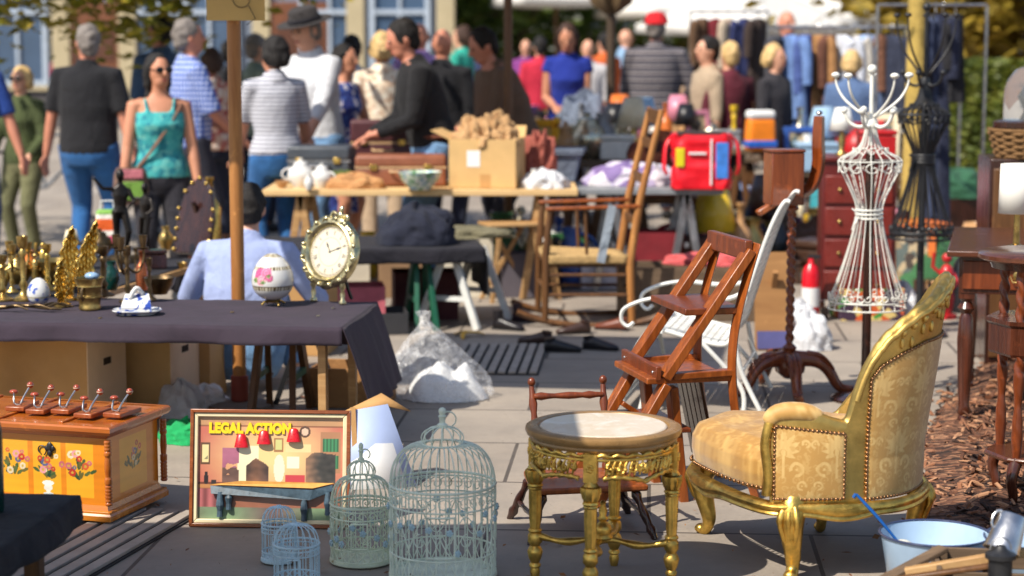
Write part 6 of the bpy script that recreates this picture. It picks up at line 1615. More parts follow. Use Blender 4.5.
def clutter(where, z, x0, x1, y0, y1, n, seed, hs=(.1, .28), kinds=None, cols=None, fn=None):
    rr = random.Random(seed); combos = [(k, c) for k in (kinds or list(KINDS)) for c in (cols or list(COLS))]; rr.shuffle(combos)
    pts = []
    for i in range(n):
        for _ in range(40):
            x, y = rr.uniform(x0, x1), rr.uniform(y0, y1)
            if all((x - a) ** 2 + (y - b_) ** 2 > .016 for a, b_ in pts): break
        pts.append((x, y)); k, c = combos[i % len(combos)]
        h = rr.uniform(*hs) * {'bowl': .5, 'box': .75, 'book': .4, 'cloth heap': .55, 'bottle': 1.1, 'lamp': 1.3}.get(k, 1)
        p = fn(x, y, z) if fn else (x, y, z)
        ware(k, c, p, h, where, 1, rr.uniform(-.6, .6))
def trestle(name, label, loc, rz, h, wd, m, m2=None):
    t = thing(name, label, 'trestle', tuple(loc), rz)
    for s in (-1, 1):
        for q in (-1, 1):
            b = MB(); b.bar((s * (wd / 2), q * .2, 0), (s * (wd / 2 - .03), q * .03, h), .03, .045); b.build('leg', m, t, bev=.003)
        b = MB(); b.bar((s * (wd / 2 - .01), -.12, h * .4), (s * (wd / 2 - .01), .12, h * .4), .02, .03); b.build('brace', m2 or m, t)
    b = MB(); b.box((0, 0, h - .02), (wd, .06, .04)); b.build('top_bar', m, t, bev=.003)
    return t

# ------------------------------------------------------------------ plum cloth table (left)
ZT = .55
cR, cL = G(341, 328, ZT), G(0, 322.5, ZT); dx = (cR - cL).normalized(); trz = math.atan2(dx.y, dx.x)
plum = thing('stall_table', 'folding stall table under the plum cloth', 'table', (cR.x, cR.y, 0), trz)
b = MB(); b.box((-1.25, .41, ZT - .022), (2.46, .78, .025)); b.build('tabletop', w_ply, plum)
for x in (-2.2, -.10):
    for y in (.10, .76):
        b = MB(); b.bar((x, y, 0), (x, y, ZT - .03), .035, .05); b.build('leg', w_pale, plum, bev=.003)
drape('tablecloth', 'plum brown cloth hanging over the right end of the stall table', plum, -2.55, .005, .0, .83, ZT, (.075, .2, .1, .36), plum_cloth, .016, None, .02, 3, .10)
# trestle legs showing under it
g_ = G(278, 420); trestle('trestle', 'brown trestle with green brace under the plum table', (g_.x, g_.y + .12, 0), trz, .5, .2, w_brown, mat('green_paint', C(20, 84, 60), .5))
g_ = G(308, 405)
es = thing('folding_stand', 'black folding stand behind the brown trestle', 'stand', (g_.x, g_.y, 0), trz)
b = MB()
for s in (-1, 1): b.bar((s * .16, 0, 0), (s * -.02, .02, .5), .02, .025)
b.build('legs', iron_black, es); b = MB(); b.box((0, .02, .32), (.13, .012, .02)); b.build('brace', iron_black, es)
def open_box(name, label, loc, rz, d, m, th=.008, flaps=0, inner=None, holes=False):
    t = thing(name, label, 'box', tuple(loc), rz); x, y, z = d
    b = MB(); b.box((0, 0, th / 2 + .001), (x, y, th))
    for s in (-1, 1):
        b.box((0, s * (y - th) / 2, z / 2 + th / 2), (x, th, z - th)); b.box((s * (x - th) / 2, 0, z / 2 + th / 2), (th, y - 2 * th, z - th))
    b.build('carton', m, t, bev=.002)
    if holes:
        b = MB(); b.box((x / 2 + .001, 0, z / 2), (.004, y - .004, z)); b.build('end_panel', mat('end_card', C(236, 208, 176), .8, 0, .08, 5), t)  # end face coloured paler than the carton, standing in for light on it
        b = MB(); b.box((x / 2 + .004, 0, z * .68), (.004, .075, .032)); b.build('hand_hole', mat('hole_dark', (.03, .02, .012, 1), 1), t, bev=.012)  # dark plate in place of a cut opening, its shade put into the colour
    if flaps:
        for s, a in ((-1, 35), (1, 50)):
            b = MB(); b.box((0, 0, y * .2), (x, th * .7, y * .4), T_(0, s * (y / 2), z) @ RX(R(-s * a))); b.build('flap', m, t)
        b = MB(); b.box((0, 0, y * .2), (y, th * .7, y * .4), T_(x / 2, 0, z) @ RZ(PI / 2) @ RX(R(60))); b.build('flap', m, t)
    return t
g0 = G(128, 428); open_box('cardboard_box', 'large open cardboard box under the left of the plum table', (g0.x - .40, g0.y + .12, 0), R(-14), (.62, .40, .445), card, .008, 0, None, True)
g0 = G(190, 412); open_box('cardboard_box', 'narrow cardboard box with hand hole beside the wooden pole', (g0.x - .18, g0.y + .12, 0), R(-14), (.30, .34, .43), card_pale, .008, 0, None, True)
g0 = G(208, 408); open_box('cardboard_box', 'brown cardboard box half hidden by the wooden pole', (g0.x - .10, g0.y + .30, 0), R(-7), (.22, .30, .34), card, .008, 0, None, False)
g0 = G(372, 408); open_box('plywood_crate', 'low plywood crate under the right end of the plum cloth', (g0.x - .1, g0.y + .14, 0), R(-9), (.36, .30, .19), w_ply, .012)
g0 = G(342, 285); open_box('cardboard_box', 'brown cardboard carton standing right behind the oval clock', (g0.x, 11.2, 0), R(-6), (.42, .34, .44), card, .008)
# things on the cloth
zt = ZT + .006
def on(px, py, z=zt): return G(px, py, z)
# rose egg
p = on(273, 305); eg = thing('porcelain_egg', 'large porcelain egg with pink roses on little gilt feet', 'decorative egg', tuple(p), R(0))
sE = 2000 / p.y; H_ = 52 / sE
def egg_prof(h, r, z0=0, n=26): return [(r * sin(PI * i / n) * (1 + .16 * cos(PI * i / n) * 1.0), z0 + h * (1 - cos(PI * i / n)) / 2) for i in range(n + 1)]
def egg_rose(co, h=H_ * .92):
    z = (co.z - .022) / h; a = math.atan2(co.x, -co.y); c = (.70, .69, .66)
    if abs(z - .28) < .05 or abs(z - .70) < .03 or abs(z - .955) < .03:
        c = (.12, .085, .04) if (math.floor(a * 12) % 2 == 0 or abs(abs(z - .28) - .042) < .01) else (.72, .66, .5)
    x = a * .085; zz = z * h
    for cx, cz, rr_, col in ((-.05, .125, .03, (.62, .10, .24)), (-.018, .135, .026, (.72, .20, .34)), (-.04, .098, .022, (.75, .35, .42)), (-.005, .112, .018, (.60, .12, .26)), (-.07, .1, .012, (.2, .3, .1)), (-.03, .09, .010, (.2, .32, .12)), (-.006, .12, .009, (.25, .34, .14))):
        d = math.hypot(x - cx, zz - cz)
        if d < rr_: c = V(col) * (1.1 - .5 * (sin(d * 500) > .3))
    return c
b = MB(); b.lathe(egg_prof(H_ * .92, H_ * .40, .022, 60), 90); o = b.build('shell', vcol('egg_glaze', .12, 0, 0, 1, .03, .5), eg, 80); paint_verts(o, egg_rose)
b = MB(); b.lathe([(.025, .028), (.04, .02), (.036, .014), (.02, .018)], 24)
for a in range(4):
    d = V((cos(a * PI / 2 + .6), sin(a * PI / 2 + .6), 0)); b.tube([d * .03 + V((0, 0, .022)), d * .045 + V((0, 0, .016)), d * .058 + V((0, 0, .004))], [.006, .005, .006], 6)
b.build('stand', brass, eg, 60)
# oval clock on a stand
p = on(331, 302); ck = thing('oval_clock', 'oval silver gilt clock with roman dial propped on turned feet', 'clock', tuple(p), R(-38))
sC = 2000 / p.y; hC = 88 / sC; cz = .055 + hC * .44; rx_, rz_ = hC * .41, hC * .415
Mc = T_(0, 0, cz) @ RY(R(10)) @ RX(R(-12))
gilt2 = metal('silver_gilt', (.66, .58, .34), .3, .5, 26)
b = MB(); rings = []
for k, dy, sc in ((1.0, .012, 0), (1.02, .0, .035), (.99, -.014, .035), (.93, -.022, .02), (.86, -.02, 0), (.80, -.026, 0), (.75, -.020, 0), (.70, -.010, 0), (.69, .0, 0)):
    rings.append([Mc @ V((rx_ * k * cos(a) * (1 + sc * cos(9 * a)), dy, rz_ * k * sin(a) * (1 + sc * cos(9 * a)))) for a in [2 * PI * i / 90 for i in range(90)]])
b.loft(rings, cap=False)
for i in range(16):
    a = 2 * PI * i / 16; b.ball((0, 0, 0), (.011, .008, .011), 8, 6, Mc @ T_(rx_ * .93 * cos(a), -.022, rz_ * .93 * sin(a)))
    b.tube([Mc @ V((rx_ * q * cos(a + d), -.02, rz_ * q * sin(a + d))) for q, d in ((.98, .05), (.9, .12), (.84, .2))], [.006, .005, .003], 6)
b.build('case_rim', gilt2, ck, 60)
def dial(co):
    q = Mc.inverted() @ co; x, z = q.x / (rx_ * .70), q.z / (rz_ * .70); r = math.hypot(x, z); a = math.degrees(math.atan2(x, z)) % 360
    c = (.74, .66, .50)
    if .93 < r < .95 or .56 < r < .575: c = (.25, .2, .14)
    n = round(a / 30) % 12; d = abs((a - n * 30 + 180) % 360 - 180) * PI / 180 * r
    if .68 < r < .86:
        k = (2, 1, 2, 3, 3, 1, 2, 3, 4, 2, 1, 2)[n]   # strokes of the numeral
        for j in range(k):
            off = (j - (k - 1) / 2) * .05
            if abs(((a - n * 30 + 180) % 360 - 180) * PI / 180 * r - off) < .014: c = (.05, .045, .04)
    if .88 < r < .92 and (a % 6) < 1.3: c = (.08, .07, .06)
    for ang, L in ((60, .62), (318, .42)):
        t_ = R(ang); al = x * sin(t_) + z * cos(t_); ac = abs(-x * cos(t_) + z * sin(t_))
        if -.08 < al < L and ac < .022 + .02 * (abs(al - L * .7) < .07): c = (.02, .02, .02)
    if r < .04: c = (.02, .02, .02)
    return c
b = MB(); b.grid(lambda u, v: Mc @ V((rx_ * .70 * v * cos(2 * PI * u), -.004, rz_ * .70 * v * sin(2 * PI * u))), 220, 60); o = b.build('dial', vcol('dial_print', .3, 0, 0, 1, .05, .3), ck, 0); paint_verts(o, dial)
b = MB(); b.lathe([(0, .004), (rx_ * .9, .004), (rx_ * .8, .03), (0, .04)], 40, Mc @ RX(-PI / 2) @ Matrix.Diagonal((1, rz_ / rx_, 1, 1))); b.build('back_case', brass, ck, 60)
b = MB(); zz = cz + rz_ * .98
b.tube(spline([Mc @ V((-.05, 0, rz_ * .93)), Mc @ V((-.045, 0, rz_ * 1.08)), Mc @ V((-.01, 0, rz_ * 1.05)), Mc @ V((0, 0, rz_ * 1.16)), Mc @ V((.01, 0, rz_ * 1.05)), Mc @ V((.045, 0, rz_ * 1.08)), Mc @ V((.05, 0, rz_ * .93))], 4), .008, 8)
b.ball((0, 0, 0), (.012, .01, .02), 8, 8, Mc @ T_(0, 0, rz_ * 1.2)); b.ball((0, 0, 0), (.02, .012, .018), 8, 8, Mc @ T_(0, 0, rz_ * 1.05)); b.build('crest', gilt2, ck, 60)
for s in (-1, 1):
    b = MB(); b.lathe([(0, 0), (.016, 0), (.018, .01), (.009, .02), (.013, .045), (.008, .06), (.016, .075), (.011, .10), (0, .10)], 14, T_(s * rx_ * .55, -.02, 0)); b.build('foot', gilt2, ck, 60)
b = MB(); b.bar((0, .03, cz), (0, .14, 0), .014, .01); b.build('prop', iron_black, ck)
# willow pattern butter dish
bw = vcol('blue_white_glaze', .12, 0, 0, 1, .03, .5)
def bluew(co):
    n1 = noise.noise((co.x * 42, co.y * 42, co.z * 42)); n2 = noise.noise((co.x * 16 + 4, co.y * 16, co.z * 16))
    return (.03, .07, .34) if (n1 > .12 and n2 > -.1) else ((.25, .34, .62) if n1 > .03 and n2 > -.1 else (.68, .68, .66))
p = on(137, 314); bd = thing('butter_dish', 'blue and white china cheese dish with sloping lid', 'cheese dish', tuple(p), R(6))
b = MB(); rings = []
for k, z in ((.75, .0), (.78, .006), (.95, .010), (1.02, .018), (1.0, .022), (.9, .014), (.7, .012), (.3, .012)): rings.append([V((.105 * k * math.copysign(abs(cos(a)) ** .7, cos(a)), .075 * k * math.copysign(abs(sin(a)) ** .7, sin(a)), z)) for a in [2 * PI * i / 60 for i in range(60)]])
b.loft(rings); o = b.build('plate', bw, bd, 50); paint_verts(o, bluew)
b = MB(); b.grid(lambda u, v: (-.065 + .13 * u, 0, 0), 1, 1)
b = MB(); N_ = 30
def wedge(u, v):
    x = -.066 + .132 * u
    s = v * 3
    if s < 1: return (x * (1.0), -.05, .014 + .022 * s)
    if s < 2: return (x * (1 - .22 * (s - 1)), -.05 + .07 * (s - 1), .036 + .052 * (s - 1))
    return (x * (.78 + .22 * (s - 2)), .02 + .025 * (s - 2), .088 - .074 * (s - 2))
b.grid(wedge, 40, 45)
for s in (-1, 1): b.add([(s * .066, -.05, .014), (s * .066, -.05, .036), (s * .0515, .02, .088), (s * .066, .045, .014)], [(0, 1, 2, 3)])
o = b.build('lid', bw, bd, 30); paint_verts(o, bluew)
b = MB(); b.tube(spline([(-.03, -.005, .07), (0, -.0, .115), (.025, .015, .088)], 5), .010, 8); b.build('lid_handle', china, bd, 60)
# small blue speckled egg on a twig stand
p = on(39, 305); e2 = thing('porcelain_egg', 'small white porcelain egg with blue sprigs', 'decorative egg', tuple(p))
b = MB(); b.lathe(egg_prof(.125, .052, .0, 40), 60); o = b.build('shell', bw, e2, 80); paint_verts(o, lambda co: (.35, .28, .08) if abs(co.z - .04) < .003 else ((.05, .10, .42) if noise.noise((co.x * 55, co.y * 55, co.z * 55)) > .15 and noise.noise((co.x * 22, co.y * 22, co.z * 22 + 2)) > -.05 else (.70, .70, .69)))
tw = thing('bronze_twig', 'twisted bronze twig lying along the front of the plum cloth', 'twig', tuple(on(28, 311)), R(0))
b = MB(); b.tube(spline([(-.2, .02, .01), (-.1, .0, .018), (-.02, .02, .022), (.08, -.01, .014), (.15, .0, .01)], 6), [.012 - .0003 * i for i in range(25)], 8)
for a in ((-.1, .0, .018), (0, .015, .02), (.08, -.01, .014), (.05, 0, .018)):
    b.tube(spline([a, (a[0] + .05, a[1] - .03 + .08 * (a[0] > 0), .03), (a[0] + .11, a[1] - .04 + .1 * (a[0] > 0), .012)], 4), [.007 - .0004 * i for i in range(9)], 6)
b.build('branches', brass_dark, tw, 60)
# brass mortar
p = on(90, 309); mo = thing('brass_mortar', 'ribbed brass mortar beside the cheese dish', 'mortar', tuple(p), R(-20)); b = MB()
b.lathe([(0, 0), (.048, 0), (.05, .01), (.046, .018), (.05, .05), (.055, .055), (.055, .062), (.051, .066), (.054, .1), (.058, .104), (.056, .112), (.066, .135), (.068, .142), (.062, .142), (.05, .10), (.04, .02), (0, .015)], 40); b.build('bowl', brass, mo, 40)
b = MB(); b.tube([(0, -.056, .045), (0, -.066, .06), (0, -.066, .09), (0, -.056, .10)], .006, 8); b.build('lug', brass_dark, mo)
b = MB(); b.ball((.008, .01, .148), (.034, .03, .018), 12, 8); b.build('glass_lump', mat('blue_glass', C(140, 170, 200), .1, 0, .2, 20), mo)
# gilded leaf ornaments
def leaf_orn(label, px, py, top, wd, bend):
    p = on(px, py); h = A(px, top, p.y).z - zt; t = thing('gilt_leaf', label, 'ornament', tuple(p), R(10)); b = MB()
    def fn(u, v):
        w_ = wd * (sin(PI * min(1, .08 + v * .95)) ** .7) * (1 + .16 * sin(v * 42)); x = (u - .5) * 2 * w_
        return (x + bend * v * v, .03 * v * v - abs(u - .5) * .03 + .006 * sin(u * 30 + v * 25), .01 + h * v)
    b.grid(fn, 16, 50); b.build('leaf', brass_bright, t, 60, solid=.006)
    b = MB(); b.lathe([(0, 0), (.04, 0), (.04, .012), (.015, .02), (0, .03)], 18); b.build('base', brass, t, 60)
leaf_orn('tall gilded leaf ornament leaning left among the brass', 68, 300, 228, .045, .03)
leaf_orn('tall gilded leaf ornament leaning right with a pointed tip', 84, 300, 222, .04, .07)
leaf_orn('short gilded leaf ornament in front of the two tall leaves', 62, 306, 262, .03, .0)
# candelabrum and candlesticks
def candelabrum(label, px, py, top, n, spread, m):
    p = on(px, py); h = A(px, top, p.y).z - zt; t = thing('candelabrum', label, 'candelabrum', tuple(p), R(8))
    candlestick(t, h * .8, m, .8)
    for i in range(n):
        a = 2 * PI * i / n + .2; d = V((cos(a), sin(a), 0)); b = MB()
        b.tube(spline([V((0, 0, h * .5)), d * spread * .6 + V((0, 0, h * .42)), d * spread + V((0, 0, h * .6)), d * spread + V((0, 0, h * .75))], 5), .006, 6)
        b.lathe([(0, h * .74), (.024, h * .76), (.026, h * .775), (.012, h * .78), (.017, h * .86), (.02, h * .95), (.012, h * .95), (0, h * .9)], 16, T_(*(d * spread))); b.build('arm', m, t, 60)
candelabrum('dark brass three armed candelabrum behind the cheese dish', 128, 302, 232, 3, .075, brass_dark)
candelabrum('brass candelabrum at the far left of the plum cloth', 12, 292, 240, 4, .08, brass)
for px, py, top, k, m, lb in ((24, 300, 236, .9, brass, 'slim brass candlestick beside the small egg'), (48, 290, 244, 1.0, brass_bright, 'bright brass candlestick between the egg and the gilt leaves'), (104, 296, 246, 1.1, brass_dark, 'dark brass candlestick behind the mortar'), (3, 300, 255, 1.2, brass, 'stout brass candlestick at the left frame edge'), (150, 300, 258, .8, brass_dark, 'short dark candlestick right of the candelabrum')):
    p = on(px, py); t = thing('candlestick', lb, 'candlestick', tuple(p)); USED.add(lb); candlestick(t, A(px, top, p.y).z - zt, m, k)
for px, py, h, kind, m, lb in ((36, 286, .17, 'figurine', brass, 'brass figurine with a raised arm behind the small egg'), (56, 284, .12, 'bowl', brass, 'brass bowl behind the bright candlestick'), (18, 284, .15, 'teapot', brass, 'old brass teapot at the left of the plum cloth'), (70, 286, .10, 'box', brass_dark, 'dark bronze casket under the gilt leaves'),
        (112, 290, .14, 'vase', mat('dark_green_glass', C(20, 60, 54), .1, 0, .2), 'dark green glass vase behind the mortar'), (2, 288, .12, 'jug', brass_bright, 'bright brass jug cut by the left frame edge'), (44, 280, .2, 'figurine', brass_bright, 'gilt figurine at the back of the plum cloth'), (160, 294, .08, 'bowl', brass_dark, 'little dark bowl at the back right of the candelabrum'), (30, 276, .13, 'vase', mat('amber_glass', C(214, 120, 40), .15, 0, .2), 'amber glass goblet among the brass'), (142, 290, .19, 'bottle', mat('copper', C(176, 100, 66), .3, .8, .2), 'slender copper flask behind the candelabrum')):
    ware(kind, '', on(px, py), h, '', 1, .4, label=lb, m=m)
for i in range(4):
    t = thing('keyring', ['pale coin lying on the plum cloth before the clock', 'small steel ring lying left of the rose egg', 'small brass button near the right corner of the plum cloth', 'little brass coin lying before the mortar'][i], 'trinket', tuple(on((318, 232, 333, 100)[i], (316, 312, 308, 318)[i])), 0)
    b = MB(); b.lathe([(0, 0), (.009, 0), (.009, .002), (0, .003)], 14); b.build('disc', silver if i % 2 == 0 else brass, t)

# ------------------------------------------------------------------ dark table behind, at the left
a_, b_ = G(92, 294, ZT - .02), G(216, 258, ZT - .02); d = b_ - a_; rz2 = math.atan2(d.y, d.x); L2_ = d.length
tb2 = thing('stall_table', 'table with dark cloth and pale board edge behind the brass', 'table', (a_.x, a_.y, 0), rz2)
b = MB(); b.box((L2_ / 2 - .5, .5, ZT - .045), (L2_ + 1.0, 1.0, .03)); b.build('tabletop', w_pale, tb2, bev=.003)
for x in (-.9, L2_ - .1):
    for y in (.08, .92):
        b = MB(); b.box((x, y, .25), (.05, .05, .5)); b.build('leg', w_pale, tb2)
drape('tablecloth', 'black cloth on the table behind the brass', tb2, -1.0, L2_ - .01, .02, .99, ZT - .026, (0, .1, .1, 0), black_cloth, .01, None, .04, 5)
zt2 = ZT - .02
def on2(px, py): return G(px, py, zt2)
def statue(label, px, py, top, k):
    p = on2(px, py); h = A(px, top, p.y).z - zt2; t = thing('bronze_statue', label, 'statue', tuple(p), R(20 * k)); s = h / 1.9
    b = MB(); b.lathe([(0, 0), (.3 * s, 0), (.3 * s, .1 * s), (.24 * s, .14 * s), (0, .14 * s)], 20); b.build('plinth', brass_dark, t, 40)
    b = MB(); q = lambda *a: V(a) * s
    b.loft([[q(x, y, z) for x, y, z in [(cx + rx * cos(2 * PI * j / 14), cy + ry * sin(2 * PI * j / 14), z) for j in range(14)]] for z, rx, ry, cx, cy in ((1.0, .15, .11, 0, 0), (1.15, .12, .09, .01, 0), (1.35, .16, .11, .02, 0), (1.5, .15, .08, .02, 0), (1.58, .06, .06, .02, 0), (1.66, .05, .05, .02, -.01))])
    b.ball(q(.02, -.02, 1.76), (.085 * s, .1 * s, .125 * s), 12, 10)
    for sx in (-1, 1): b.tube([q(sx * .08, 0, 1.05), q(sx * .11 + .05 * k, -.08 * sx, .62), q(sx * .09, .02, .12)], [.09 * s, .07 * s, .045 * s], 10)
    b.tube([q(-.14, 0, 1.48), q(-.34, -.05, 1.5), q(-.52, -.08, 1.72)], [.05 * s, .042 * s, .03 * s], 8); b.tube([q(.18, 0, 1.48), q(.28, -.1, 1.22), q(.12, -.2, 1.1)], [.05 * s, .042 * s, .03 * s], 8)
    o = b.build('figure', mat('bronze_black', (.018, .014, .012, 1), .35, .5, .4, 20), t, 0); remesh(o, .02 * s, 2)
statue('black bronze statue with an outstretched arm before the teal woman', 121, 262, 168, 1)
statue('shorter black bronze statue beside the one with outstretched arm', 146, 258, 182, -1)
p = on2(192, 254); t = thing('carved_panel', 'dark carved easel panel with gilt beaded edge', 'carved panel', tuple(p), R(-28)); M = RX(R(-14))
b = MB(); b.prism([(-.12, 0), (.12, 0), (.13, .2), (.09, .38), (0, .46), (-.09, .38), (-.13, .2)], .03, M); b.build('panel', w_dark, t, bev=.006)
b = MB(); [b.ball(M @ V((x, -.018, z)), .012, 8, 6) for x, z in [(-.12, .02 + .06 * i) for i in range(5)] + [(.12, .02 + .06 * i) for i in range(5)] + [(.09, .36), (-.09, .36), (0, .44), (.05, .41), (-.05, .41)]]; b.build('beading', brass_bright, t)
b = MB(); b.bar((0, .02, .3), (0, .17, 0), .02); b.build('prop', w_dark, t)
for px, py, h, kind, m, lb in ((166, 250, .14, 'vase', brass, 'round brass vase before the carved panel'), (211, 248, .42, 'bottle', brass_bright, 'tall tapering brass bottle beside the wooden pole'), (182, 268, .03, 'bowl', brass, 'flat brass dish on the black cloth'), (136, 272, .13, 'candlestick', brass_dark, 'dark candlestick in front of the bronze statues'), (88, 268, .15, 'jug', steel, 'grey metal jug at the back of the dark table'), (72, 262, .18, 'lamp', ware_mat('cream', ''), 'small cream lamp at the back of the dark table'), (100, 256, .16, 'teapot', brass_dark, 'dark teapot beside the orange carrier bag'), (153, 268, .10, 'box', w_dark, 'dark little box on the black cloth'), (200, 262, .05, 'book', ware_mat('blue', ''), 'blue and red book near the edge of the dark table')):
    ware(kind, '', on2(px, py), h, '', 1, .3, label=lb, m=m)
p = on2(108, 246)
cb_ = thing('carrier_bag', 'orange white and pink carrier bag behind the bronze statues', 'bag', tuple(p), R(8))
b = MB(); b.box((0, 0, .11), (.15, .08, .22), None, 0, .85); o = b.build('bag', stripes('bag_stripes', [(0, C(214, 70, 110)), (.28, C(230, 224, 214)), (.42, C(226, 96, 34)), (.72, C(232, 226, 214)), (.84, C(120, 170, 70))], 4.4, 2, .5), cb_, bev=.02, seg=3)
b = MB(); b.tube([(-.04, 0, .22), (-.035, 0, .27), (.035, 0, .27), (.04, 0, .22)], .005, 6); b.build('handle', plainw, cb_)

# ------------------------------------------------------------------ ground things at the left and middle
def crumple(name, label, cat, loc, rx, ry, h, m, seed, rz=0, peak=(0, 0), solid=0, amp=.25):
    t = thing(name, label, cat, tuple(loc), rz); b = MB()
    def fn(u, v):
        a = 2 * PI * u; q = sin(v * PI / 2)
        n1 = noise.noise((cos(a) * 2 + seed, sin(a) * 2, v * 3)); n2 = abs(noise.noise((cos(a) * 5 + seed, sin(a) * 5, v * 7)))
        z = h * cos(v * PI / 2) ** .8 * (1 + amp * n1); r = q * (1 + amp * n1 - amp * .7 * n2)
        return (rx * r * cos(a) + peak[0] * (z / h), ry * r * sin(a) + peak[1] * (z / h), max(.002, z))
    b.grid(fn, 64, 30); b.build('film' if solid else 'folds', m, t, 80, solid=solid); return t
n = NT('plastic_film'); f = n.noise(16, 6, .75, None, .8)
n.set(Base_Color=n.ramp(f, [(.3, (.8, .8, .82, 1)), (.7, (.92, .92, .92, 1))]), Roughness=.16, Specular_IOR_Level=.8); n.bump(n.noise(16, 4, .6, None, 1.5), .6, .03)
tr = n.n('ShaderNodeBsdfTransparent'); mx = n.n('ShaderNodeMixShader'); n.l(n.ramp(f, [(.38, (.05, .05, .05, 1)), (.66, (.42, .42, .42, 1))]), mx.inputs[0]); n.l(tr.outputs[0], mx.inputs[1]); n.l(n.p.outputs[0], mx.inputs[2]); n.l(mx.outputs[0], n.out.inputs[0])
film = n.mat
g0 = G(445, 402); bagt = thing('plastic_sack', 'crumpled clear plastic sack full of white stuff on the paving', 'sack', (g0.x, g0.y + .12, 0))
b = MB(); rings = []
for i in range(40):
    k = i / 39; r = lerp_tab([(0, .93), (.12, 1.04), (.3, 1.0), (.5, .78), (.68, .48), (.84, .18), (.9, .09), (1, .17)], k)[0]; row = []
    for j in range(96):
        a = 2 * PI * j / 96; w_ = 1 + (.02 + .07 * k) * sin(7 * a + 2.5 * k) + .16 * (1 - k) * abs(noise.noise((cos(a) * 3.2 + 5, sin(a) * 3.2, k * 6))) + .12 * noise.noise((cos(a) * 2, sin(a) * 2, k * 2.5)) + .03 * noise.noise((cos(a) * 6, sin(a) * 6, k * 7))
        row.append(V((-.11 * k ** .8 + .225 * r * w_ * cos(a), .185 * r * w_ * sin(a), max(.003, .44 * k - .01))))
    rings.append(row)
b.loft(rings, cap=False); b.build('film', film, bagt, 80)
b = MB()
b.grid(lambda u, v: (lambda a, q: (.21 * q * cos(a) * (1 + .2 * noise.noise((cos(a), sin(a), 4))), .17 * q * sin(a), max(.004, .155 * (1 - q ** 3) * (1 + .35 * noise.noise((q * cos(a) * 3, q * sin(a) * 3, 9)) + .08 * noise.noise((q * cos(a) * 9, q * sin(a) * 9, 2))))))(2 * PI * u, v), 48, 20)
b.build('filling', plainw, bagt, 80)
g0 = G(388, 497)
pb = thing('paper_folder', 'white and blue paper folder leaning behind the middle cage', 'folder', (g0.x - .03, g0.y + .14, 0), R(10))
b = MB(); b.add([(-.12, 0, 0), (.10, 0, 0), (.03, .13, .24), (-.13, .13, .20)], [(0, 1, 2, 3)]); b.build('white_sheet', plainw, pb, solid=.004)
b = MB(); b.add([(-.16, .02, 0), (.14, .02, .0), (.04, .15, .31), (-.16, .15, .28)], [(0, 1, 2, 3)]); b.build('blue_cover', mat('paper_blue', C(168, 184, 220), .6, 0, .05), pb, solid=.004)
b = MB(); b.add([(-.16, .145, .275), (.04, .155, .30), (.13, .14, .28), (.02, .20, .345)], [(0, 1, 2, 3)]); b.build('card_flap', card, pb, solid=.005)
b = MB(); b.bar((-.1, .04, 0), (-.1, .15, .30), .02); b.build('prop', card, pb)
g0 = G(182, 420); crumple('carrier_bag', 'white crumpled carrier bag between the chest and the boxes', 'bag', (g0.x - .02, g0.y + .1, 0), .11, .10, .16, white_cloth, 9.2)
g0 = G(178, 446); crumple('green_cloth', 'bright green cloth behind the right corner of the chest', 'cloth', (g0.x + .03, g0.y + .1, 0), .13, .1, .10, fab('brgreen', C(20, 160, 90)), 5.5)
g0 = G(200, 408); crumple('tissue_heap', 'crumpled white tissue heap by the foot of the wooden pole', 'paper heap', (g0.x + .02, g0.y + .05, 0), .12, .1, .10, plainw, 12.5)
# red brown sleeve round the foot of the pole
sl_ = thing('pole_sleeve', 'red brown sleeve standing round the foot of the wooden pole', 'pole sleeve', (POLE.x, POLE.y, 0)); b = MB(); b.lathe([(.042, .31), (.042, .44), (.034, .44), (.034, .31)], 20); b.lathe([(.042, .31), (.034, .31)], 20, cap=False); b.build('sleeve', mat('sleeve_red', C(140, 58, 40), .6), sl_, 40)
bpy.data.objects.remove(sl_.children[0]); b = MB(); b.lathe([(.036, .03), (.042, .035), (.042, .15), (.036, .155)], 20); b.build('sleeve', mat('sleeve_red', C(140, 58, 40), .6), sl_, 40)

# black cloth table right of the clock
ZB = .50; c1_, c0_ = G(482, 248, ZB), G(330, 250, ZB); d = c1_ - c0_; rz3 = math.atan2(d.y, d.x)
tb3 = thing('stall_table', 'trestle table under black cloth behind the plastic sack', 'table', (c1_.x, c1_.y, 0), rz3)
b = MB(); b.box((-.75, .42, ZB - .022), (1.46, .8, .025)); b.build('tabletop', w_ply, tb3)
drape('tablecloth', 'black cloth hanging off the right end of the trestle table', tb3, -1.5, .02, 0, .85, ZB, (.09, .1, .1, .30), black_cloth, .012, None, .03, 8)
trestle('trestle', 'dark green trestle under the black cloth table', tuple(tb3.matrix_basis @ V((-.36, .16, 0))), rz3 + .1, ZB - .04, .12, mat('green_paint', C(20, 84, 60), .5))
trestle('trestle', 'white painted trestle under the right end of the black cloth table', tuple(tb3.matrix_basis @ V((-.08, .30, 0))), rz3 + R(60), ZB - .04, .5, white_paint)
crumple('clothes_heap', 'heap of navy clothing on the black cloth table', 'clothes', tuple(tb3.matrix_basis @ V((-.36, .3, ZB + .004))), .25, .2, .23, fab('navyheap', C(26, 30, 48)), 2.2)
crumple('clothes_heap', 'flat olive garment behind the navy heap', 'clothes', tuple(tb3.matrix_basis @ V((-.02, .62, ZB + .004))), .3, .14, .07, fab('oliveheap', C(110, 104, 80)), 4.1)
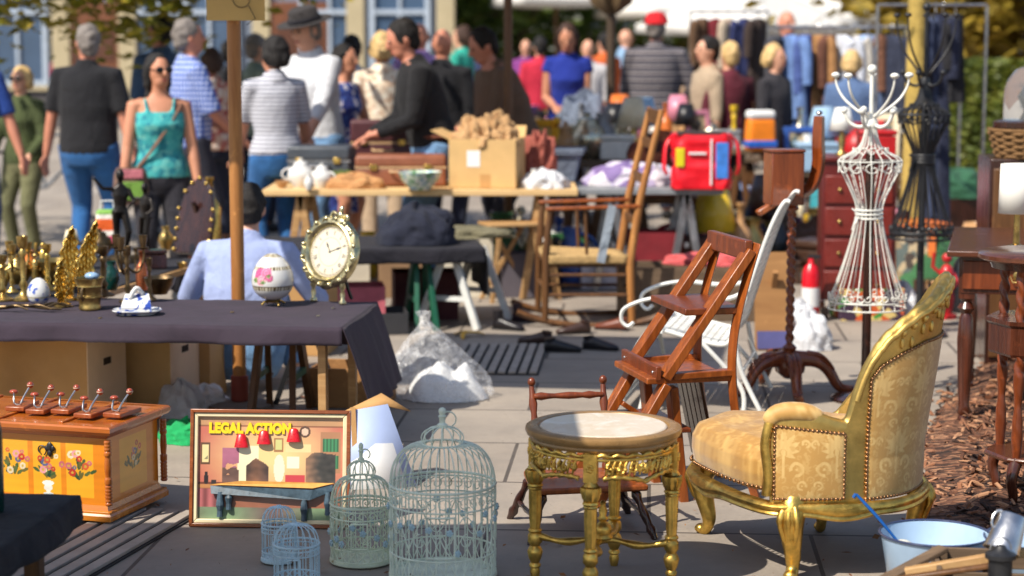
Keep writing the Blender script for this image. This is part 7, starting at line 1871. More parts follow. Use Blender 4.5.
for x, y, d_, m, lb in ((-.78, .25, (.4, .3, .26), mat('pink_card', C(196, 100, 110), .8), 'pink carton under the black cloth table'), (-.72, .02, (.52, .34, .13), mat('black_card', (.03, .03, .034, 1), .7), 'black flat box in front of the pink carton'), (-.3, .6, (.4, .3, .3), mat('maroon_card', C(84, 40, 44), .8), 'maroon carton behind the green trestle')):
    q = tb3.matrix_basis @ V((x, y, 0)); open_box('carton', lb, (q.x, q.y, 0), rz3, d_, m)
g0 = G(508, 346)
rr = random.Random(31)
for i, (px, py, lb, c) in enumerate(((508, 330, 'black boot lying on its side beside the white trestle', (24, 20, 24)), (536, 344, 'worn dark brown shoe on the shaded paving', (54, 34, 28)), (562, 352, 'black shoe nearest the drain grating', (20, 20, 24)), (574, 334, 'dark brown shoe behind the black one', (60, 40, 32)), (600, 350, 'black slipper at the right of the shoe row', (26, 24, 30)), (612, 330, 'russet shoe under the rocking chair', (110, 56, 36)), (528, 322, 'dark plum boot under the black cloth corner', (50, 30, 40)))):
    g0 = G(px, py); t = thing('shoe', lb, 'shoe', tuple(g0), rr.uniform(-.5, .5) + PI * (i % 2)); t.scale = (.78, .78, .78); m = mat('leather_%d' % i, C(*c), .4, 0, .3)
    b = MB(); rings = [[V((x, w_ * cos(a), max(.004, hz + hh * sin(a)))) for a in [2 * PI * j / 12 for j in range(12)]] for x, w_, hz, hh in ((-.13, .02, .03, .03), (-.11, .036, .05, .05), (-.06, .038, .05, .05), (0, .04, .04, .04), (.07, .045, .03, .03), (.12, .036, .025, .02), (.14, .015, .02, .012))]
    b.loft(rings); b.tube([(-.085, 0, .07), (-.09, 0, .15 if 'boot' in lb else .1)], [.036, .042], 12); b.build('upper', m, t, 60)
    b = MB(); b.prism([(-.135, 0), (.135, 0), (.14, .008), (-.135, .012)], .07, None); b.build('sole', rubber, t)
t = thing('banana_skin', 'yellow peel lying on the paving by the white trestle', 'peel', tuple(G(468, 337)), .3); b = MB()
for a in (0, 1.8, 3.9): b.tube(spline([(0, 0, .03), (.06 * cos(a), .06 * sin(a), .025), (.12 * cos(a + .3), .12 * sin(a + .3), .006)], 4), [.014, .015, .016, .016, .015, .014, .012, .01, .006], 6, flat=.4)
b.build('peel', mat('peel_yellow', C(206, 160, 60), .6), t)
# ------------------------------------------------------------------ plank table in the middle distance
ZP = .75
def plank_table(label, px0, px1, py, z, D, m, yl, rzo=0):
    a, b2 = G(px0, py, z), G(px1, py, z); d = b2 - a; rz = math.atan2(d.y, d.x); L = d.length
    t = thing('stall_table', label, 'table', tuple(V((a.x, a.y, 0))), rz)
    b = MB(); b.box((L / 2, D / 2, z - .02), (L, D, .04)); b.build('tabletop', m, t, bev=.004)
    for x in (.25, L - .25):
        for y in (.08, D - .08):
            b = MB(); b.bar((x - .12, y, 0), (x, y, z - .04), .05, .04); b.bar((x + .12, y, 0), (x, y, z - .04), .05, .04); b.build('leg', yl, t, bev=.003)
        b = MB(); b.bar((x, .06, .32), (x, D - .06, .32), .03); b.build('brace', yl, t)
    return t, L, (lambda x, y, zz=z: tuple(t.matrix_basis @ V((x, y, zz + .002))))
tp, LP, fp = plank_table('pale plank table carrying the suitcase and the cardboard box', 262, 578, 190, ZP, .85, mat('raw_plank', C(214, 178, 124), .7, 0, .12, 3), w_pale)
def xy_on(px, py, z): return G(px, py, z)
def suitcase(label, px, py, z, d, m, trim, rz=0, kind='suitcase', Yo=0):
    p = G(px, py, z); t = thing('suitcase', label, kind, (p.x, p.y + Yo, z + .004), rz); x, y, h = d
    b = MB(); b.box((0, 0, h * .3), (x, y, h * .6)); b.build('body', m, t, bev=.02, seg=3)
    b = MB(); b.box((0, 0, h * .81), (x * 1.004, y * 1.004, h * .38)); l = b.build('lid', m, t, bev=.02, seg=3)
    b = MB(); b.box((0, 0, h * .61), (x * 1.012, y * 1.012, .014)); b.build('trim', trim, t)
    for s in (-1, 1):
        b = MB(); b.box((s * x * .3, -y / 2 - .008, h * .62), (.05, .014, .04)); b.build('latch', brass_bright, t, bev=.003)
    b = MB(); b.tube(spline([(-.07, -y / 2, h * .5), (-.06, -y / 2 - .035, h * .48), (.06, -y / 2 - .035, h * .48), (.07, -y / 2, h * .5)], 5), .009, 8); b.build('handle', trim, t)
    return t
zp = ZP + .001
suitcase('brown leather suitcase lying on the pale plank table', 400, 187, zp, (.62, .30, .21), mat('leather_tan', C(140, 86, 62), .45, 0, .2, 8), mat('leather_edge', C(196, 160, 120), .5), R(2), Yo=.16)
suitcase('dark grey case left of the brown suitcase', 318, 186, zp, (.44, .3, .26), mat('case_grey', C(64, 70, 78), .5), steel, R(-4), Yo=.30)
suitcase('dark maroon case standing behind the brown suitcase', 378, 183, zp + .0, (.46, .2, .42), mat('case_maroon', C(80, 40, 44), .5), mat('leather_edge', C(196, 160, 120), .5), R(4), Yo=.52)
ware('teapot', '', G(301, 187, zp), .20, '', 1, .2, label='white china coffee pot left of the grey case', m=china)
ware('teapot', '', G(322, 188, zp), .17, '', 1, 2.6, label='white china teapot in front of the grey case', m=china)
ware('jug', '', G(309, 190, zp), .11, '', 1, 1.0, label='small white cream jug between the two china pots', m=china)
ware('bowl', '', G(282, 188, zp), .05, '', 1, 0, label='brown patterned bowl at the left end of the plank', m=ware_mat('tan', ''))
g0 = G(356, 189, zp); crumple('wrapped_loaf', 'long bundle wrapped in tan paper before the brown suitcase', 'bundle', (g0.x, g0.y + .04, zp), .2, .08, .10, fab('tanpaper', C(190, 138, 88)), 7.7)
g0 = G(338, 186, zp); crumple('folded_scarf', 'moss green scarf folded beside the paper bundle', 'scarf', (g0.x, g0.y + .14, zp), .13, .08, .10, fab('moss', C(84, 96, 40)), 3.7)
w_ = ware('bowl', '', tuple(G(420, 190, zp)), .125, '', 1.25, 0, label='green and white patterned china bowl before the suitcase', m=blotch('bowl_print', [C(200, 214, 190), C(120, 160, 120), C(226, 226, 216), C(150, 180, 190)], 40, .2))
g0 = G(490, 189, zp); bx = open_box('cardboard_box', 'open cardboard box of crumpled brown paper on the plank table', (g0.x - .02, g0.y + .22, zp + .002), R(-10), (.46, .38, .33), card_pale, .008, 0)
b = MB(); b.box((-.06, -.191, .20), (.09, .003, .11)); b.build('paper_label', plainw, bx); b = MB(); b.box((.02, -.191, .05), (.07, .003, .09)); b.build('tape', card, bx)
b = MB()
b.box((0, 0, .05), (.46, .005, .1), T_(0, .19, .33) @ RX(R(-40)))
b.box((0, 0, .07), (.36, .005, .14), T_(-.23, 0, .33) @ RZ(PI / 2) @ RX(R(-65))); b.build('flap', card_pale, bx)
kp = fab('kraft', C(190, 150, 104))
for i, (x, y, h, r) in enumerate(((-.1, -.02, .17, .13), (.07, .03, .2, .13), (-.02, -.08, .15, .12), (.14, -.06, .12, .10))):
    q = bx.matrix_basis @ V((x, y, .28)); crumple('paper_ball', ['crumpled kraft paper at the left of the open box', 'highest crumple of kraft paper in the open box', 'crumpled kraft paper at the front of the open box', 'crumpled kraft paper at the right of the open box'][i], 'packing paper', (q.x, q.y, zp + .28), r, r, h, kp, i * 3.3 + 1, 0, (0, 0), 0, .5)
g0 = G(534, 186, zp); hb = crumple('leather_glove', 'russet leather bag slumped against the cardboard box', 'bag', (g0.x, g0.y + .3, zp), .14, .12, .34, fab('russet', C(166, 90, 76)), 6.1, 0, (.06, 0), 0, .45)
g0 = G(545, 189, zp); crumple('linen_heap', 'heap of pale linen right of the cardboard box', 'linen', (g0.x, g0.y + .12, zp), .17, .14, .12, white_cloth, 8.8)
ware('jug', '', G(534, 188, zp), .13, '', 1, 0, label='white enamel jug on the linen beside the box', m=china)
# boxes & wares under the plank table
rr = random.Random(5)
for i, (px, py, d_, c, lb) in enumerate(((300, 268, (.4, .3, .3), (40, 110, 170), 'bright blue crate under the left of the plank table'), (372, 252, (.36, .3, .34), (190, 180, 160), 'pale carton under the brown suitcase'), (420, 250, (.3, .3, .26), (140, 110, 80), 'brown carton under the patterned bowl'), (476, 236, (.34, .3, .42), (214, 206, 186), 'white printed carton under the cardboard box'), (520, 240, (.3, .24, .3), (90, 84, 92), 'grey carton below the right end of the plank'))):
    g0 = G(px, py); open_box('carton', lb, (g0.x, 13.7, 0), rr.uniform(-.2, .2), d_, mat('carton_%d' % i, C(*c), .8, 0, .15, 5))

# gold lantern frame and grey bags on a second table behind
t4, L4, f4 = plank_table('grey table behind the plank table with grey bags and a gilt frame', 528, 640, 163, .78, .7, w_grey, w_brown)
p = f4(.12, .15)
fr = thing('gilt_picture', 'bright gilt picture frame standing on the grey table', 'picture frame', p, R(-6)); b = MB()
for x, z, a, c in ((0, .03, .26, .06), (0, .31, .26, .06), (-.10, .17, .06, .22), (.10, .17, .06, .22)): b.box((x, 0, z), (a, .05, c))
for x in (-.11, .11):
    for z in (.02, .32): b.ball((x, -.02, z), .04, 10, 8)
b.build('frame', mat('gilt_bright', C(226, 166, 44), .35, .55, .2), fr, bev=.01)
b = MB(); b.box((0, .01, .17), (.14, .01, .22)); b.build('picture_sheet', mat('old_paper', C(214, 180, 110), .6), fr); b = MB(); b.box((0, .002, .17), (.06, .008, .1)); b.build('portrait', mat('sepia', C(120, 80, 40), .6), fr)
gbag = fab('slatebag', C(112, 122, 140))
g0 = G(582, 152, .78); crumple('grey_bag', 'upright slate grey holdall on the grey table', 'bag', (g0.x, g0.y + .3, .782), .27, .2, .48, gbag, 4.4, 0, (.03, 0), 0, .3)
t5, L5, f5 = plank_table('grey metal table carrying the red bag and mauve fabric', 578, 724, 189, .72, .7, mat('grey_top', C(132, 136, 140), .4), steel)
g0 = G(578, 186, .72)
gb2 = thing('storage_tub', 'slate grey storage tub in front of the holdall', 'tub', (g0.x - .12, g0.y + .25, .724), R(-5)); b = MB(); b.lathe([(0, 0), (.14, 0), (.19, .2), (.22, .21), (.22, .225), (.18, .225), (.13, .01), (0, .01)], 4, RZ(PI / 4) @ Matrix.Diagonal((1.1, 1.1, 1, 1))); b.build('tub', gbag, gb2, 30, bev=.01)
b = MB(); b.box((0, 0, .24), (.36, .34, .03)); b.build('lid', gbag, gb2, bev=.01)
g0 = G(640, 187, .72); crumple('fabric_heap', 'mauve and white fabric folded on the grey metal table', 'fabric', (g0.x - .05, g0.y + .2, .722), .34, .2, .16, blotch('mauve_print', [C(170, 160, 190), C(196, 190, 204), C(130, 110, 160), C(214, 210, 216)], 9), 2.6)
g0 = G(640, 160, .74); crumple('fabric_heap', 'heap of rust brown patterned rugs behind the mauve fabric', 'rugs', (g0.x + .0, 15.0, .60), .3, .22, .42, blotch('rug_print', [C(110, 50, 34), C(84, 34, 26), C(150, 80, 50), C(60, 30, 26)], 10), 9.6)
# support for the rugs
ft = thing('low_bench', 'low brown bench under the rust brown rugs', 'bench', (g0.x, 15.0, 0)); b = MB(); b.box((0, 0, .57), (.7, .5, .05)); b.build('seat', w_brown, ft)
for x in (-.3, .3):
    for y in (-.2, .2): b = MB(); b.box((x, y, .275), (.05, .05, .55)); b.build('leg', w_brown, ft)
# red bag
g0 = G(703, 190, .72)
rb = thing('red_bag', 'red shopping bag with yellow and blue print on the grey metal table', 'bag', (g0.x, g0.y + .14, .722), R(-4)); red = mat('bag_red', C(226, 24, 40), .35, 0, .1, 5, .6, 14)
b = MB(); b.loft([[V((.205 * k * math.copysign(abs(cos(a)) ** .35, cos(a)), .105 * k * math.copysign(abs(sin(a)) ** .35, sin(a)), .38 * j / 16)) + V((noise.noise((a * 2, j * .5, 1)), noise.noise((a * 2, j * .5, 7)), noise.noise((a * 2, 3, 7)) * (j > 13))) * .02 for a in [2 * PI * i / 60 for i in range(60)] for k in (1 + .03 * sin(j * .6),)] for j in range(17)]); b.build('bag', red, rb, 70)
b = MB(); b.box((-.15, -.112, .22), (.06, .006, .13)); b.build('yellow_print', mat('bag_yellow', C(214, 200, 30), .4), rb, bev=.003)
b = MB(); b.box((.14, -.112, .20), (.085, .006, .25)); b.build('blue_print', mat('bag_blue', C(60, 120, 200), .4, 0, .3, 20), rb, bev=.003)
b = MB(); b.box((.065, -.116, .19), (.012, .01, .32)); b.box((-.03, -.116, .25), (.12, .01, .015)); b.build('white_print', plainw, rb)
for s in (-1, 1): b = MB(); b.tube(spline([(s * .21, 0, .36), (s * .25, -.03, .3), (s * .26, -.06, .15), (s * .24, -.05, .10)], 4), .018, 8, flat=.5); b.build('side_strap', red, rb, 60)
b = MB(); b.box((0, 0, .385), (.34, .2, .02)); b.build('contents', mat('dark_inner', C(60, 44, 44), .8), rb)
# under the grey table
for i, (px, d_, c, lb) in enumerate(((655, (.4, .3, .4), (120, 24, 34), 'dark red carton under the grey metal table'), (700, (.3, .3, .36), (70, 40, 34), 'brown carton under the red bag'), (600, (.34, .3, .3), (206, 200, 204), 'white carton under the left of the grey metal table'))):
    g0 = A(px, 240, 14.2); open_box('carton', lb, (g0.x, 14.2, 0), .1 * i, d_, mat('cartonb_%d' % i, C(*c), .8))
# ------------------------------------------------------------------ rocking chair
def rocker():
    n0 = G(540, 327); rz = R(4); t = thing('rocking_chair', 'brown wooden rocking chair with woven seat and tall slanted back', 'rocking chair', tuple(n0), rz); Wd = .52
    f = PL(n0, rz); P = lambda px, py, y=0: (lambda q: V((q[0], y, q[1])))(f(px, py))
    for y in (0, Wd):
        b = MB(); b.tube(spline([P(517, 312, y), P(545, 321, y), P(590, 326, y), P(640, 322, y), P(668, 312, y)], 6), .02, 4, flat=1); b.build('rocker', w_brown, t, 30)
        b = MB(); b.tube([P(545, 321, y), P(546, 255, y), P(550, 209, y)], [.02, .024, .018], 10); b.build('front_leg', w_brown, t)
        b = MB(); b.tube([P(632, 323, y), P(630, 262, y), P(640, 200, y), P(662, 110, y)], [.022, .026, .024, .018], 10); b.build('back_post', w_pole, t)
        b = MB(); b.bar(P(546, 209, y), P(641, 206, y), .05, .022, up=(0, 0, 1)); b.build('armrest', w_orange, t, bev=.006)
        for py in (295, 275): b = MB(); b.tube([P(546, py, y), P(631, py, y)], .011, 8); b.build('side_stretcher', w_brown, t)
        b = MB(); b.bar(P(546, 258, y), P(630, 262, y), .03); b.build('seat_rail', w_brown, t)
        b = MB(); b.tube([P(585, 208, y), P(587, 258, y)], .010, 8); b.build('arm_spindle', w_brown, t)
    for px, py in ((546, 290), (630, 290), (546, 262)): b = MB(); p = P(px, py); b.tube([p, p + V((0, Wd, 0))], .012, 8); b.build('cross_stretcher', w_brown, t)
    for px, py, h in ((636, 222, .05), (645, 180, .06), (654, 145, .06), (660, 118, .09)): p = P(px, py); b = MB(); b.box((p.x, Wd / 2, p.z), (.018, Wd, h), None); b.build('back_slat', w_brown, t, bev=.004)
    a, c = P(548, 258), P(629, 262); b = MB()
    b.grid(lambda u, v: (a.x + (c.x - a.x) * u, .02 + (Wd - .04) * v, a.z + .02 + (c.z - a.z) * u - .02 * sin(PI * u) * sin(PI * v) + .004 * sin(v * 120)), 12, 60); b.grid(lambda u, v: (a.x - .012 + .0 * u, .02 + (Wd - .04) * v, a.z + .02 - .06 * u), 2, 20); b.grid(lambda u, v: (a.x + (c.x - a.x) * u, -.012, a.z + .02 - .06 * v), 12, 3); b.build('woven_seat', mat('rush', C(176, 144, 94), .8, 0, .25, 30, .6, 90), t, 60, solid=.01)
    b = MB(); q = P(612, 205, -.02); b.bar(q, P(600, 262, -.03), .05, .012, up=(0, 1, 0)); b.build('grey_strap', fab('greystrap', C(150, 160, 170)), t)
rocker()
# folding stool with slim legs
t = thing('folding_stool', 'slim wooden folding stool behind the white trestle', 'stool', tuple(G(512, 300)), .3); b = MB(); b.box((0, 0, .52), (.4, .3, .02)); b.build('seat', w_pale, t, bev=.004)
for s in (-1, 1):
    for q in (-1, 1): b = MB(); b.bar((s * .18, q * .13, 0), (-s * .12 * q, q * .12, .5), .025); b.build('leg', w_pale, t)

# ------------------------------------------------------------------ right-hand stalls
t6, L6, f6 = plank_table('low table behind the coat valet with boxes stacked on it', 725, 850, 158, .62, .8, w_grey, w_brown)
g0 = G(772, 152, .62)
cb2 = thing('drawer_box', 'small brown wooden drawer box behind the coat valet', 'drawer box', (g0.x, g0.y + .2, .624), 0); b = MB(); b.box((0, 0, .15), (.28, .24, .30)); b.build('carcass', w_red, cb2, bev=.006)
for z in (.08, .22): b = MB(); b.box((0, -.125, z), (.25, .012, .11)); d = b.build('drawer', w_red, cb2, bev=.004); b = MB(); b.ball((0, -.138, z), .014, 8, 6); b.build('knob', brass, d)
yb = thing('tin_box', 'yellow and blue tin box on top of the brown drawer box', 'tin', (g0.x, g0.y + .2, .926), .1); b = MB(); b.box((0, 0, .025), (.19, .15, .05)); b.build('base', mat('tin_blue', C(40, 96, 190), .35), yb, bev=.004); b = MB(); b.box((0, 0, .11), (.188, .148, .12)); b.build('body', mat('tin_yellow', C(222, 196, 20), .35), yb, bev=.006); b = MB(); b.box((0, 0, .185), (.196, .156, .03)); b.build('lid', mat('tin_blue', C(40, 96, 190), .35), yb, bev=.006)
ware('vase', 'teal', (G(742, 154, .62).x, G(742, 154, .62).y + .1, .622), .34, 'left of the brown drawer box', 1.1, 0, m=mat('teal_glaze', C(40, 150, 170), .25))
ware('box', 'tan', (G(800, 154, .62).x, G(800, 154, .62).y + .1, .622), .2, 'right of the brown drawer box')
ob_ = A(762, 100, 17.2)
o_ = thing('orange_sack', 'orange and white bag standing behind the tin box', 'bag', (ob_.x, 17.3, .8), .2); b = MB(); b.box((0, 0, .14), (.26, .16, .28), None, 0, .9); b.build('bag', mat('orange_bag', C(236, 130, 24), .5), o_, bev=.03, seg=3); b = MB(); b.box((0, 0, .31), (.24, .15, .08)); b.build('white_top', plainw, o_, bev=.03, seg=3); b = MB(); b.box((.0, -.005, .06), (.262, .17, .06)); b.build('blue_band', mat('tin_blue', C(40, 96, 190), .35), o_, bev=.01)
g0 = G(744, 250); crumple('burlap_sack', 'slumped beige sack on the paving behind the garden chair', 'sack', (g0.x, g0.y + .2, 0), .26, .22, .30, fab('burlap', C(176, 156, 120)), 5.0)
g0 = G(740, 232); crumple('checked_blanket', 'blue and white checked blanket heaped behind the beige sack', 'blanket', (g0.x, g0.y + .6, 0), .3, .25, .4, plaid('check_blanket', C(210, 214, 224), C(110, 140, 190), C(60, 80, 130), 9), 1.3)
g0 = G(700, 300); open_box('wooden_crate', 'long wooden crate on the paving behind the garden chair', (g0.x - .1, 12.6, 0), 0, (1.0, .4, .34), w_grey, .014)
pp_ = A(705, 255, 12.9); crumple('red_blanket', 'red and cream blanket folded on the long wooden crate', 'blanket', (pp_.x, 12.6, .34), .3, .15, .07, fab('coralb', C(206, 90, 90)), 3.0)
g0 = G(779, 356)
pn = thing('leaning_board', 'tan board panel leaning behind the coat valet', 'panel', (g0.x, g0.y + .2, 0), R(3)); M = RX(R(-8)); b = MB(); b.box((0, 0, .28), (.22, .02, .56), M); b.build('board', w_ply, pn); b = MB(); b.box((0, -.012, .06), (.2, .01, .1), M); b.build('blue_edge', mat('panel_blue', C(80, 80, 130), .7), pn); b = MB(); b.bar((0, .0, .45), (0, .26, 0), .03); b.build('prop', w_ply, pn)
g0 = G(810, 322); ex = thing('red_canister', 'red canister with white label behind the coat valet', 'canister', tuple(g0)); b = MB(); b.lathe([(0, 0), (.05, 0), (.055, .01), (.055, .30), (.04, .35), (.018, .37), (.018, .40), (0, .4)], 24); b.build('body', mat('can_red', C(206, 20, 36), .3), ex, 50); b = MB(); b.lathe([(.0558, .10), (.0558, .22)], 24, cap=False); b.build('paper_label', plainw, ex); b = MB(); b.box((.02, 0, .41), (.08, .02, .02)); b.build('lever', iron_black, ex)
for i, (px, py, lb) in enumerate(((812, 352, 'white carrier bag at the foot of the red canister'), (800, 338, 'small white bag between the valet and the canister'), (905, 318, 'white plastic bag behind the gilt armchair'))):
    g0 = G(px, py); crumple('carrier_bag', lb, 'bag', (g0.x, g0.y + .1, 0), .13, .11, .2, white_cloth, 3.3 * i + .7)
# dark red bureau
g0 = A(858, 250, 12.6); bu = thing('bureau', 'dark red wooden bureau behind the wire figures', 'bureau', (g0.x, 12.7, 0), R(-5)); zt_ = A(858, 160, 12.6).z
b = MB(); b.box((0, 0, zt_ / 2 + .06), (.46, .4, zt_ - .12)); b.build('carcass', mat('mahogany', C(92, 28, 26), .35), bu, bev=.008)
b = MB(); b.box((0, 0, zt_ + .01), (.50, .44, .03)); b.build('top', mat('mahogany', C(92, 28, 26), .35), bu, bev=.006)
for k in range(4):
    z = .14 + k * (zt_ - .2) / 4 + .08; b = MB(); b.box((0, -.206, z), (.42, .014, (zt_ - .3) / 4)); d = b.build('drawer', mat('mahogany_l', C(112, 40, 34), .3), bu, bev=.006)
    for s in (-1, 1): b = MB(); b.ball((s * .12, -.22, z), .014, 8, 6); b.build('knob', brass, d)
for x in (-.2, .2):
    for y in (-.17, .17): b = MB(); b.box((x, y, .035), (.05, .05, .07)); b.build('foot', w_dark, bu)
ware('lamp', 'white', (g0.x - .1, 12.7, zt_ + .026), .3, 'on the dark red bureau'); ware('box', 'red', (g0.x + .12, 12.7, zt_ + .026), .16, 'on the dark red bureau')
# green box and printed goods low down
g0 = G(872, 322); open_box('crate', 'orange and green printed crate at the foot of the bureau', (g0.x, g0.y + .2, 0), R(5), (.4, .3, .2), blotch('crate_print', [C(200, 90, 40), C(60, 140, 60), C(214, 190, 120), C(60, 40, 60)], 14), .01)
# things along the bark bed
def pathpt(px, py): return G(px, py)
g0 = G(920, 250); hb = thing('handbag', 'maroon leather handbag on the ground by the yellow trunk', 'handbag', (g0.x, g0.y, .03)); b = MB(); b.lathe([(0, 0), (.2, 0), (.22, .06), (.19, .22), (.12, .29), (0, .3)], 24, Matrix.Diagonal((1, .5, 1, 1))); b.build('body', mat('maroon_leather', C(140, 62, 84), .35), hb, 60); b = MB(); b.tube([(.1 * cos(R(a)), 0, .28 + .12 * sin(R(a))) for a in range(0, 181, 15)], .012, 8); b.build('handle', mat('maroon_leather_d', C(90, 40, 56), .4), hb); b = MB(); b.ball((0, -.08, .24), .018); b.build('clasp', brass_bright, hb)
g0 = G(950, 262); cp = thing('copper_pan', 'hammered copper pan lying behind the dark desk', 'pan', (g0.x, g0.y, .04)); b = MB(); b.lathe([(0, 0), (.16, 0), (.2, .12), (.21, .12), (.17, .005), (0, .01)], 32); b.build('bowl', metal('copper_pan', (.52, .22, .12), .4, .5, 20), cp, 40); b = MB(); b.tube([(.2, 0, .11), (.34, 0, .13), (.42, 0, .13)], .014, 8); b.build('handle', iron_black, cp)
g0 = G(965, 235); gt = thing('wheelbarrow_heap', 'dark crate under the green tarpaulin', 'crate', (g0.x, g0.y + .5, .03), .1); b = MB(); b.box((0, 0, .14), (.7, .5, .28)); b.build('slats', w_dark, gt, bev=.01)
crumple('tarpaulin', 'green tarpaulin heaped behind the dark desk', 'tarpaulin', (g0.x, g0.y + .5, .31), .36, .28, .26, fab('tarp', C(44, 92, 66)), 2.9)
g0 = G(975, 228); crumple('blue_bag', 'bright blue bag beside the green tarpaulin', 'bag', (g0.x + .05, g0.y, .03), .2, .16, .42, fab('cobaltbag', C(30, 70, 180)), 5.2); crumple('white_bundle', 'white bundle leaning on the bright blue bag', 'bundle', (g0.x + .1, g0.y - .25, .03), .17, .13, .34, white_cloth, 1.9)
p = A(930, 90, 13.5); q = G(945, 250)
tg = thing('wooden_oar', 'long brown wooden oar leaning beside the hanging dark clothes', 'oar', (q.x - .12, 13.4, .03)); b = MB(); b.tube([(0, 0, 0), (.16, 0, .62)], [.05, .04], 10, flat=.3); b.tube([(.16, 0, .62), (.36, .1, 1.32)], .022, 10); b.build('shaft', w_brown, tg, 60); b = MB(); b.bar((.33, .1, 1.28), (.48, .1, 1.42), .03); b.build('grip', w_brown, tg)
# clothes rails
def rail(label, x0, x1, y, z, items, seed, group=None):
    t = thing('clothes_rail', label, 'clothes rail', ((x0 + x1) / 2, y, 0)); L = x1 - x0; b = MB()
    b.tube([(-L / 2, 0, z), (L / 2, 0, z)], .014, 10); b.build('rail', steel, t)
    for s in (-1, 1): b = MB(); b.tube([(s * L / 2, 0, z), (s * L / 2, 0, .03)], .012, 10); b.tube([(s * L / 2, -.3, .03), (s * L / 2, .3, .03)], .018, 10); b.build('upright', steel, t)
    rr = random.Random(seed)
    for i, (u, wd, h, c, lb) in enumerate(items):
        h *= rr.uniform(.75, 1.3); wd *= rr.uniform(.7, 1.15); g = thing('hanging_garment', lb, 'garment', (x0 + L * u, y, z)); m = c if not isinstance(c, tuple) else fab('garm', C(*c)); rows = []
        sd = rr.random() * 9
        for k in range(15):
            v = k / 14; ww = wd * (.25 + .75 * min(1, v * 9) ** .6) * (1 - .22 * sin(PI * min(1, v * 1.6)) + .18 * v); row = []
            for j in range(24):
                a = 2 * PI * j / 24; row.append(V((ww / 2 * cos(a) * (1 + .12 * noise.noise((cos(a) * 2, sd, v * 2))), .06 * sin(a) + .035 * sin(a * 5 + sd) * v, -.07 - h * v)))
            rows.append(row)
        b = MB(); b.loft(rows); b.build('cloth', m, g, 70)
        g.rotation_euler.z = rr.uniform(-1.3, 1.3)
        for q in (-1, 1): b = MB(); b.tube(spline([(q * wd * .36, 0, -.12), (q * wd * .52, .02, -.2), (q * wd * (.55 + .1 * rr.random()), .01, -.2 - min(h, .55) * rr.uniform(.5, .8))], 5), [.05, .055, .056, .056, .055, .054, .053, .052, .05, .048, .046], 10); b.build('sleeve', m, g, 70)
        b = MB(); b.tube([(0, 0, -.06), (0, 0, -.02), (.016, 0, .008), (0, 0, .024), (-.02, 0, .01)], .004, 6); b.bar((-wd * .35, 0, -.09), (wd * .35, 0, -.09), .012); b.build('hanger', steel, g)
    return t
a0, a1 = A(768, 27, 18.5), A(962, 27, 18.5)
X0 = a0.x; Lr = a1.x - a0.x; U = lambda px: (A(px, 27, 18.5).x - X0) / Lr
rail('chrome clothes rail above the bric-a-brac at the right', a0.x, a1.x, 18.5, a0.z, [(U(792), .34, .8, (106, 136, 190), 'denim blue shirt at the left of the chrome rail'), (U(818), .3, .7, (166, 120, 74), 'tan coat hanging right of the denim shirt'), (U(842), .34, .6, (212, 216, 226), 'white blouse in the middle of the chrome rail'), (U(868), .36, .75, (150, 172, 210), 'pale blue shirt right of the white blouse'), (U(892), .3, .66, (44, 50, 70), 'navy jacket right of the pale blue shirt'), (U(776), .3, .5, (60, 60, 66), 'charcoal waistcoat at the left end of the chrome rail'), (U(806), .26, .95, (70, 90, 150), 'long blue dress between the denim shirt and the tan coat'), (U(830), .28, .5, (98, 60, 44), 'short brown jacket between the tan coat and the white blouse'), (U(856), .28, .9, (196, 190, 180), 'long ecru dress right of the white blouse'), (U(880), .26, .5, (120, 80, 60), 'cinnamon cardigan between pale blue shirt and navy jacket')], 2)
a0, a1 = A(880, 6, 15.6), A(990, 6, 15.6); X0 = a0.x; Lr = a1.x - a0.x; U = lambda px: (A(px, 27, 15.6).x - X0) / Lr
rail('dark clothes rail between the yellow trunk and the hedge', a0.x, a1.x, 15.7, 2.02, [(U(930), .22, .85, (34, 34, 42), 'black coat on the dark rail beside the trunk'), (U(945), .2, 1.55, (30, 36, 60), 'long navy overcoat on the dark rail'), (U(958), .22, .9, (26, 26, 32), 'black jacket at the hedge end of the dark rail'), (U(938), .2, 1.45, (58, 68, 96), 'long slate blue dress on the dark rail')], 5)
# far clothes stall under the white parasols
a0, a1 = A(690, 22, 21.5), A(768, 22, 21.5); X0 = a0.x; Lr = a1.x - a0.x; U = lambda px: (A(px, 22, 21.5).x - X0) / Lr
rail('rail of dark coats under the white parasols', a0.x, a1.x, 21.5, 2.05, [(U(702), .3, 1.1, (92, 66, 44), 'brown coat under the white parasols'), (U(716), .26, .6, (110, 24, 36), 'wine red jacket under the white parasols'), (U(728), .3, 1.2, (176, 160, 140), 'beige dress under the white parasols'), (U(744), .3, 1.2, (38, 46, 90), 'navy coat under the white parasols'), (U(758), .32, 1.3, (54, 40, 34), 'dark brown coat under the white parasols')], 9)
